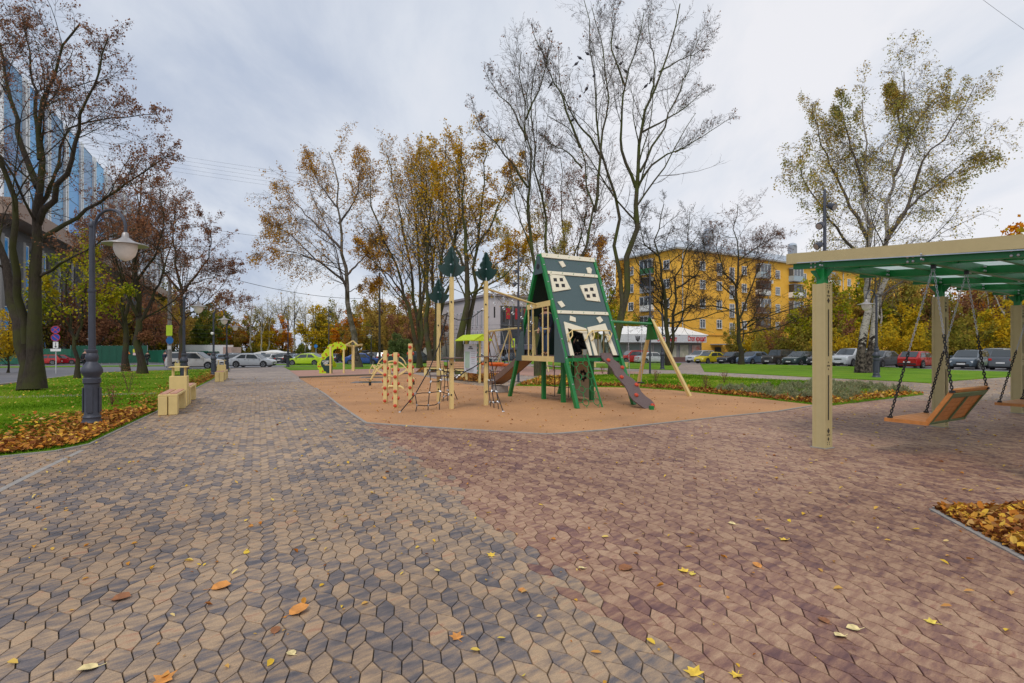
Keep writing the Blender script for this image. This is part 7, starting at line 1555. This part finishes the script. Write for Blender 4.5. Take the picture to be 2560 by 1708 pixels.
car('hatch', 'grey', pc(2535, 38), hd - 184, 'grey hatchback showing red tail lamps at the right', GR)
car('sedan', 'dark', pc(2620, 36), hd, 'dark saloon at the far right end of the row', GR)
G2 = 'cars along the streets around the square'
car('suv', 'red', pc(1582, 68), 195, 'red crossover in front of the shop', G2)
car('sedan', 'silver', pc(1630, 67), 15, 'silver saloon beside the red crossover before the shop', G2)
car('hatch', 'slate', pc(1279, 92), 215, 'grey hatchback before the pale public building', G2)
car('sedan', 'dark', pc(1420, 85), 30, 'dark car glimpsed under the tower deck', G2)
car('estate', 'pearl', pc(488, 50.5), 8, 'white estate car driving right at the left end of the cross street', G2)
car('sedan', 'silver', pc(632, 55.5), 4, 'silver saloon crossing at the end of the path', G2)
car('sedan', 'lime', pc(767, 64), 176, 'lime green saloon behind the lime play wall', G2)
car('sedan', 'blue', pc(906, 66), 5, 'bright blue saloon behind the T shaped post', G2)
car('suv', 'dark', pc(1046, 70), 8, 'dark crossover behind the many-stemmed trees', G2)
car('hatch', 'red', pc(110, 76), 205, 'bright red hatchback before the green netting', G2)
car('sedan', 'maroon', pc(156, 79), 22, 'dark red saloon right of the red hatchback', G2)
G3 = 'cars in the distant car park'
for kind, colr, sx, D, h, lb, lit in [
 ('sedan', 'slate', 494, 106, 250, 'slate saloon before the white pavilion', 0), ('hatch', 'lightblue', 541, 92, 262, 'pale blue hatchback right of the white pavilion', 0), ('suv', 'silver', 577, 98, 262, 'silver van-like crossover behind the lit car', 0), ('sedan', 'grey', 582, 79, 205, 'grey saloon with lit headlamps coming along the street', 1),
 ('sedan', 'white', 597, 88, 262, 'white saloon right behind the lit car', 0), ('suv', 'slate', 611, 99, 262, 'slate crossover parked behind the white saloon', 0), ('sedan', 'blugrey', 640, 84, 265, 'blue grey saloon over the bonnet of the silver saloon', 0), ('hatch', 'white', 654, 104, 85, 'white hatchback with its tail to us near the tent roofs', 0),
 ('hatch', 'white', 672, 80.5, 268, 'nearest white hatchback in the middle of the car park', 0), ('suv', 'pearl', 683, 92, 60, 'off-white crossover seen from behind, right of the nearest white hatchback', 0), ('suv', 'silver', 691, 101, 265, 'silver crossover below the tent roofs', 0), ('hatch', 'dark', 710, 82, 92, 'dark hatchback seen from behind left of the corner lamp', 0),
 ('sedan', 'lightblue', 730, 87, 262, 'pale blue saloon right of the corner lamp', 0), ('suv', 'dark', 717, 100, 262, 'dark crossover in the second rank of the car park', 0), ('hatch', 'silver', 741, 104, 258, 'silver hatchback in the last rank of the car park', 0), ('sedan', 'silver', 756, 86, 262, 'silver saloon behind the roof of the lime saloon', 0),
 ('suv', 'white', 781, 100, 85, 'white crossover standing alone behind the lime saloon', 0), ('hatch', 'orange', 799, 86, 262, 'orange hatchback left of the lime wall', 0), ('hatch', 'green', 838, 88, 92, 'dark green hatchback seen through the lime arch', 0), ('sedan', 'white', 820, 112, 250, 'white saloon seen through the lime arch', 0),
 ('suv', 'white', 914, 92, 262, 'white crossover with roof box behind the blue saloon', 0), ('hatch', 'silver', 894, 98, 262, 'silver hatchback left of the white crossover with roof box', 0), ('suv', 'slate', 936, 96, 262, 'slate crossover right of the white crossover with roof box', 0), ('suv', 'dark', 960, 88, 92, 'black crossover behind the slim dark pole', 0), ('estate', 'white', 1001, 100, 200, 'white estate behind the drooping willow', 0), ('sedan', 'white', 1195, 78, 20, 'pale saloon glimpsed behind the toy spruce posts', 0)]:
    car(kind, colr, pc(sx, D), h, lb, G3, bool(lit))
q = pc(914, 92); bx = part('roof_box', M().box((0, 0, 1.9), (1.5, .8, .32)), m_trim, None, bevel=.08); bx.location = q; bx.rotation_euler = (0, 0, math.radians(262)); tag(bx, 'dark roof box carried on the white crossover', 'roof box')
# ================================================================ PEOPLE
m_skin = mat('skin', (.48, .27, .19), .6, var=.05)
def skinmesh(name, verts, edges, radii, m, root=0, sub=1):
    me = bpy.data.meshes.new(name); me.from_pydata(verts, edges, []); o = bpy.data.objects.new(name, me); C.objects.link(o)
    s = o.modifiers.new('skin', 'SKIN'); s.use_smooth_shade = True
    for i, r in enumerate(radii): v = me.skin_vertices[0].data[i]; v.radius = (r, r) if not hasattr(r, '__len__') else r
    me.skin_vertices[0].data[root].use_root = True
    o.modifiers.new('sub', 'SUBSURF').levels = sub
    bpy.context.view_layer.update(); ev = o.evaluated_get(bpy.context.evaluated_depsgraph_get()); nm = bpy.data.meshes.new_from_object(ev); bpy.data.objects.remove(o); nm.name = name
    nm.materials.clear(); nm.materials.append(m); nm.shade_smooth(); return nm
def person(label, loc, face, h, coat, legs, boots, hat, pose='stand', scale=1, fine=False):
    """face: heading in degrees; x forward, y left"""
    g = thing('person', label, 'person', loc, math.radians(face)); k = h / 1.75
    st = dict(stand=(.06, -.04, .0), walk=(.30, -.28, .10), crouch=(.0, .0, .0))[pose]
    a, b, ln = st
    if pose == 'crouch':
        V = [(0, 0, .42), (0, 0, .6), (.1, 0, .85), (.16, 0, 1.0), (.2, 0, 1.08), (.24, 0, 1.2), (.25, 0, 1.3),
             (0, .1, .4), (.36, .13, .5), (.12, .12, .1), (.3, .12, .05), (0, -.1, .4), (.36, -.13, .5), (.12, -.12, .1), (.3, -.12, .05),
             (.12, .2, .95), (.25, .26, .72), (.42, .2, .62), (.12, -.2, .95), (.25, -.26, .72), (.42, -.2, .62)]
    else:
        V = [(0, 0, .95), (0, 0, 1.12), (ln * .3, 0, 1.32), (ln * .5, 0, 1.46), (ln * .6, 0, 1.53), (ln * .7 + .01, 0, 1.62), (ln * .7 + .01, 0, 1.72),
             (0, .09, .9), (a * .5 + .03, .1, .5), (a, .1, .09), (a + .15, .11, .04), (0, -.09, .9), (b * .5 + .03, -.1, .5), (b, -.1, .09), (b + .15, -.11, .04),
             (ln * .4, .19, 1.42), (ln * .3 - a * .3, .25, 1.15), (.12 - a * .3, .22, .93), (ln * .4, -.19, 1.42), (ln * .3 - b * .3, -.25, 1.15), (.12 - b * .3, -.22, .93)]
    E = [(0, 1), (1, 2), (2, 3), (3, 4), (4, 5), (5, 6), (0, 7), (7, 8), (8, 9), (9, 10), (0, 11), (11, 12), (12, 13), (13, 14), (3, 15), (15, 16), (16, 17), (3, 18), (18, 19), (19, 20)]
    R = [.13, .125, .14, .12, .055, .085, .07, .09, .062, .042, .04, .09, .062, .042, .04, .07, .045, .034, .07, .045, .034]
    # hands: palm with five fingers each
    for s, w in ((1, 17), (-1, 20)):
        W_ = Vector(V[w]); p = len(V); V.append(tuple(W_ + Vector((.03, 0, -.08)))); E.append((w, p)); R.append(.026)
        for f, (dy, dl) in enumerate(((-.028, .07), (-.010, .085), (.010, .08), (.028, .062))): q = len(V); V.append(tuple(W_ + Vector((.045 , dy * s, -.08 - dl * .6)))); V.append(tuple(W_ + Vector((.055, dy * s, -.08 - dl)))); E += [(p, q), (q, q + 1)]; R += [.009, .008]
        q = len(V); V.append(tuple(W_ + Vector((.07, -.02 * s, -.10)))); E.append((p, q)); R.append(.010)
    V = [(x * k, y * k, z * k) for x, y, z in V]; R = [r * k for r in R]
    obj('body', skinmesh('body', V, E, R, m_skin), g)
    sel = [0, 1, 2, 3, 15, 16, 17, 18, 19, 20]; mp = {v: i for i, v in enumerate(sel)}; ee = [(mp[i], mp[j]) for i, j in E if i in mp and j in mp]
    obj('jacket', skinmesh('jacket', [V[i] for i in sel], ee, [R[i] * 1.22 + .012 for i in sel], coat), g)
    sel = [0, 7, 8, 9, 11, 12, 13]; mp = {v: i for i, v in enumerate(sel)}; ee = [(mp[i], mp[j]) for i, j in E if i in mp and j in mp]
    obj('trousers', skinmesh('trousers', [V[i] for i in sel], ee, [R[i] * 1.12 + .01 for i in sel], legs), g)
    for i, j in ((9, 10), (13, 14)): 
        a0, b0 = Vector(V[i]), Vector(V[j]); obj('boot', skinmesh('boot', [tuple(a0 + Vector((0, 0, .06))), tuple(a0 - Vector((0, 0, .02))), tuple(b0)], [(0, 1), (1, 2)], [.055 * k, .055 * k, .05 * k], boots), g)
    hp = Vector(V[6]); part('hat', M().lathe([(.098 * k, -.03), (.104 * k, 0), (.10 * k, .04), (.075 * k, .08), (.02, .10)], hp - Vector((0.01, 0, .02 * k)), 14), hat, g, smooth=True)
    f = Vector(V[5]) + Vector((.088 * k, 0, .035 * k)); fm = M()
    part('nose', M().prism([f + Vector((-.01, .013, -.03)), f + Vector((-.01, -.013, -.03)), f + Vector((-.005, 0, .02))], (.03, 0, -.005)), m_skin, g)
    for s in (-1, 1): part('eye', M().lathe([(.011, 0), (.006, .006)], f + Vector((-.008, s * .032, .022)), 8, (1, 0, 0)), m_black, g); part('ear', M().lathe([(.026, 0), (.02, .014)], f + Vector((-.09, s * .083 * k, -.0)), 8, (0, s, 0)), m_skin, g)
    part('mouth', M().box(f + Vector((-.006, 0, -.055)), (.008, .045, .009)), mat('lips', (.35, .12, .1), .6), g)
    return g
navy = mat('navy_jacket', (.018, .025, .05), .8, var=.2); jean = mat('blue_jeans', (.03, .06, .13), .85, var=.2, vs=20); bboot = mat('brown_boots', (.25, .12, .045), .7); blk = mat('black_cloth', (.012, .012, .015), .9); tealc = mat('teal_coat', (.12, .26, .25), .85); greyc = mat('grey_cloth', (.12, .12, .13), .9)
person('person in dark blue padded jacket, jeans and brown boots standing on the tower deck', TL(-.60, .13, 1.262), 232, 1.38, navy, jean, bboot, blk)
person('person in black crouching inside the tower behind the left door opening', TL(.28, -.35, 1.262), 200, 1.25, blk, blk, blk, blk, 'crouch')
q = at(211, 41); person('person in black walking beside the street behind the nearest lamp', q, 75, 1.72, blk, blk, blk, greyc, 'walk')
q = at(368, 66); person('person in black walking away on the pavement by the dark green fence', q, 95, 1.72, blk, blk, blk, blk, 'walk')
q = at(412, 58); person('person in navy partly hidden by the concrete pole', q, 80, 1.7, navy, blk, blk, blk)
q = at(429, 59); person('stooping person in a teal coat beside the concrete pole', q, 60, 1.66, tealc, blk, blk, greyc)
q = at(519, 112); person('distant person in dark blue before the pavilion fence', q, 30, 1.75, navy, blk, blk, blk, 'walk')
q = at(526, 113); person('distant person in black right of the one in dark blue', q, 60, 1.75, blk, blk, blk, blk)
q = at(752, 116); person('distant person in grey standing behind the car park', q, 270, 1.75, greyc, greyc, blk, greyc)
# ---------------------------------------------------------------- pigeons in the bare tree, dead weeds, fallen twigs
def make_bird():
    g = thing('pigeon', 'x', 'bird'); bd = part('body', M().lathe([(.01, -.14), (.05, -.09), (.075, 0), (.06, .07), (.03, .11), (.01, .13)], (0, 0, 0), 10, (.8, 0, .6)), mat('pigeon_grey', (.05, .05, .065), .8), g, smooth=True)
    part('head', M().lathe([(.01, -.035), (.034, -.015), (.034, .015), (.01, .035)], (.11, 0, .11), 8), MATS['pigeon_grey'], g, smooth=True); part('tail', M().prism([(-.08, -.03, -.08), (-.08, .03, -.08), (-.2, .04, -.16), (-.2, -.04, -.16)], (0, 0, .012)), MATS['pigeon_grey'], g); part('beak', M().lathe([(.008, 0), (.002, .03)], (.14, 0, .11), 5, (1, 0, -.2)), m_black, g); return g
bd = make_bird(); BD = snapshot(bd); ZT = Z(1150, 0, .4209)
for i, (x, y) in enumerate([(690, 380), (712, 345), (758, 320), (795, 452), (752, 528), (712, 572), (666, 715), (540, 502), (955, 378), (985, 424), (1135, 472), (1103, 512), (932, 282)]):
    p = P3(*ZT(x, y), 30); lb = 'dark pigeon in the tall bare trees, ' + ['on a thin upper left stem', 'highest of the left middle cluster', 'third highest, left of centre', 'in the centre, level with the fork', 'below the cluster on a middle stem', 'on the left inner stem under the centre', 'lowest one, on the curving stem', 'farthest left, between the two crowns', 'upper one of the right centre pair', 'lower one of the right centre pair', 'on the right main stem, upper', 'on the right main stem, lower', 'highest of all in the right crown'][i]
    if i == 0: bd.location = p; bd['label'] = lb; bd['group'] = 'pigeons perched in the tall bare trees'; bd.scale = (1.05,) * 3
    else: dup(None, p, random.uniform(0, 6), lb, 'pigeons perched in the tall bare trees', 1.05, tree=BD)
def weed(sx, sy, h, lb, col):
    b = gp(sx, sy); b.z += .03; g = thing('dry_weed', lb, 'plant', b); st = M()
    for i in range(7): a = random.uniform(0, 6.28); l = h * random.uniform(.6, 1); st.tube([(0, 0, 0), (math.cos(a) * l * .15, math.sin(a) * l * .15, l * .6), (math.cos(a) * l * .3, math.sin(a) * l * .3, l)], .005, 4)
    part('stems', st, bk_twigr, g, kind='stuff'); q = np.column_stack([RNG.normal(0, h * .16, 160), RNG.normal(0, h * .16, 160), RNG.uniform(h * .1, h, 160)]); bladelets('leaves', q, .05, col, w=.012, parent=g)
weed(322, 985, .95, 'tall rusty dry weed on the left lawn', lf_rust); weed(280, 1018, .5, 'low rusty dry weed near the nearest lamp', lf_rust); weed(1765, 975, .45, 'rusty weed at the edge of the rubber surface right of the swing', lf_rust); weed(1810, 962, .55, 'thin reddish weed standing on the middle lawn', lf_rust); weed(1506, 936, .5, 'brown weed beside the pink rubber', lf_rust); weed(1640, 958, .5, 'thin weed on the lawn behind the swing leg', lf_rust); weed(1258, 938, .6, 'dry bush in the leaf bed near the slide', lf_rust)
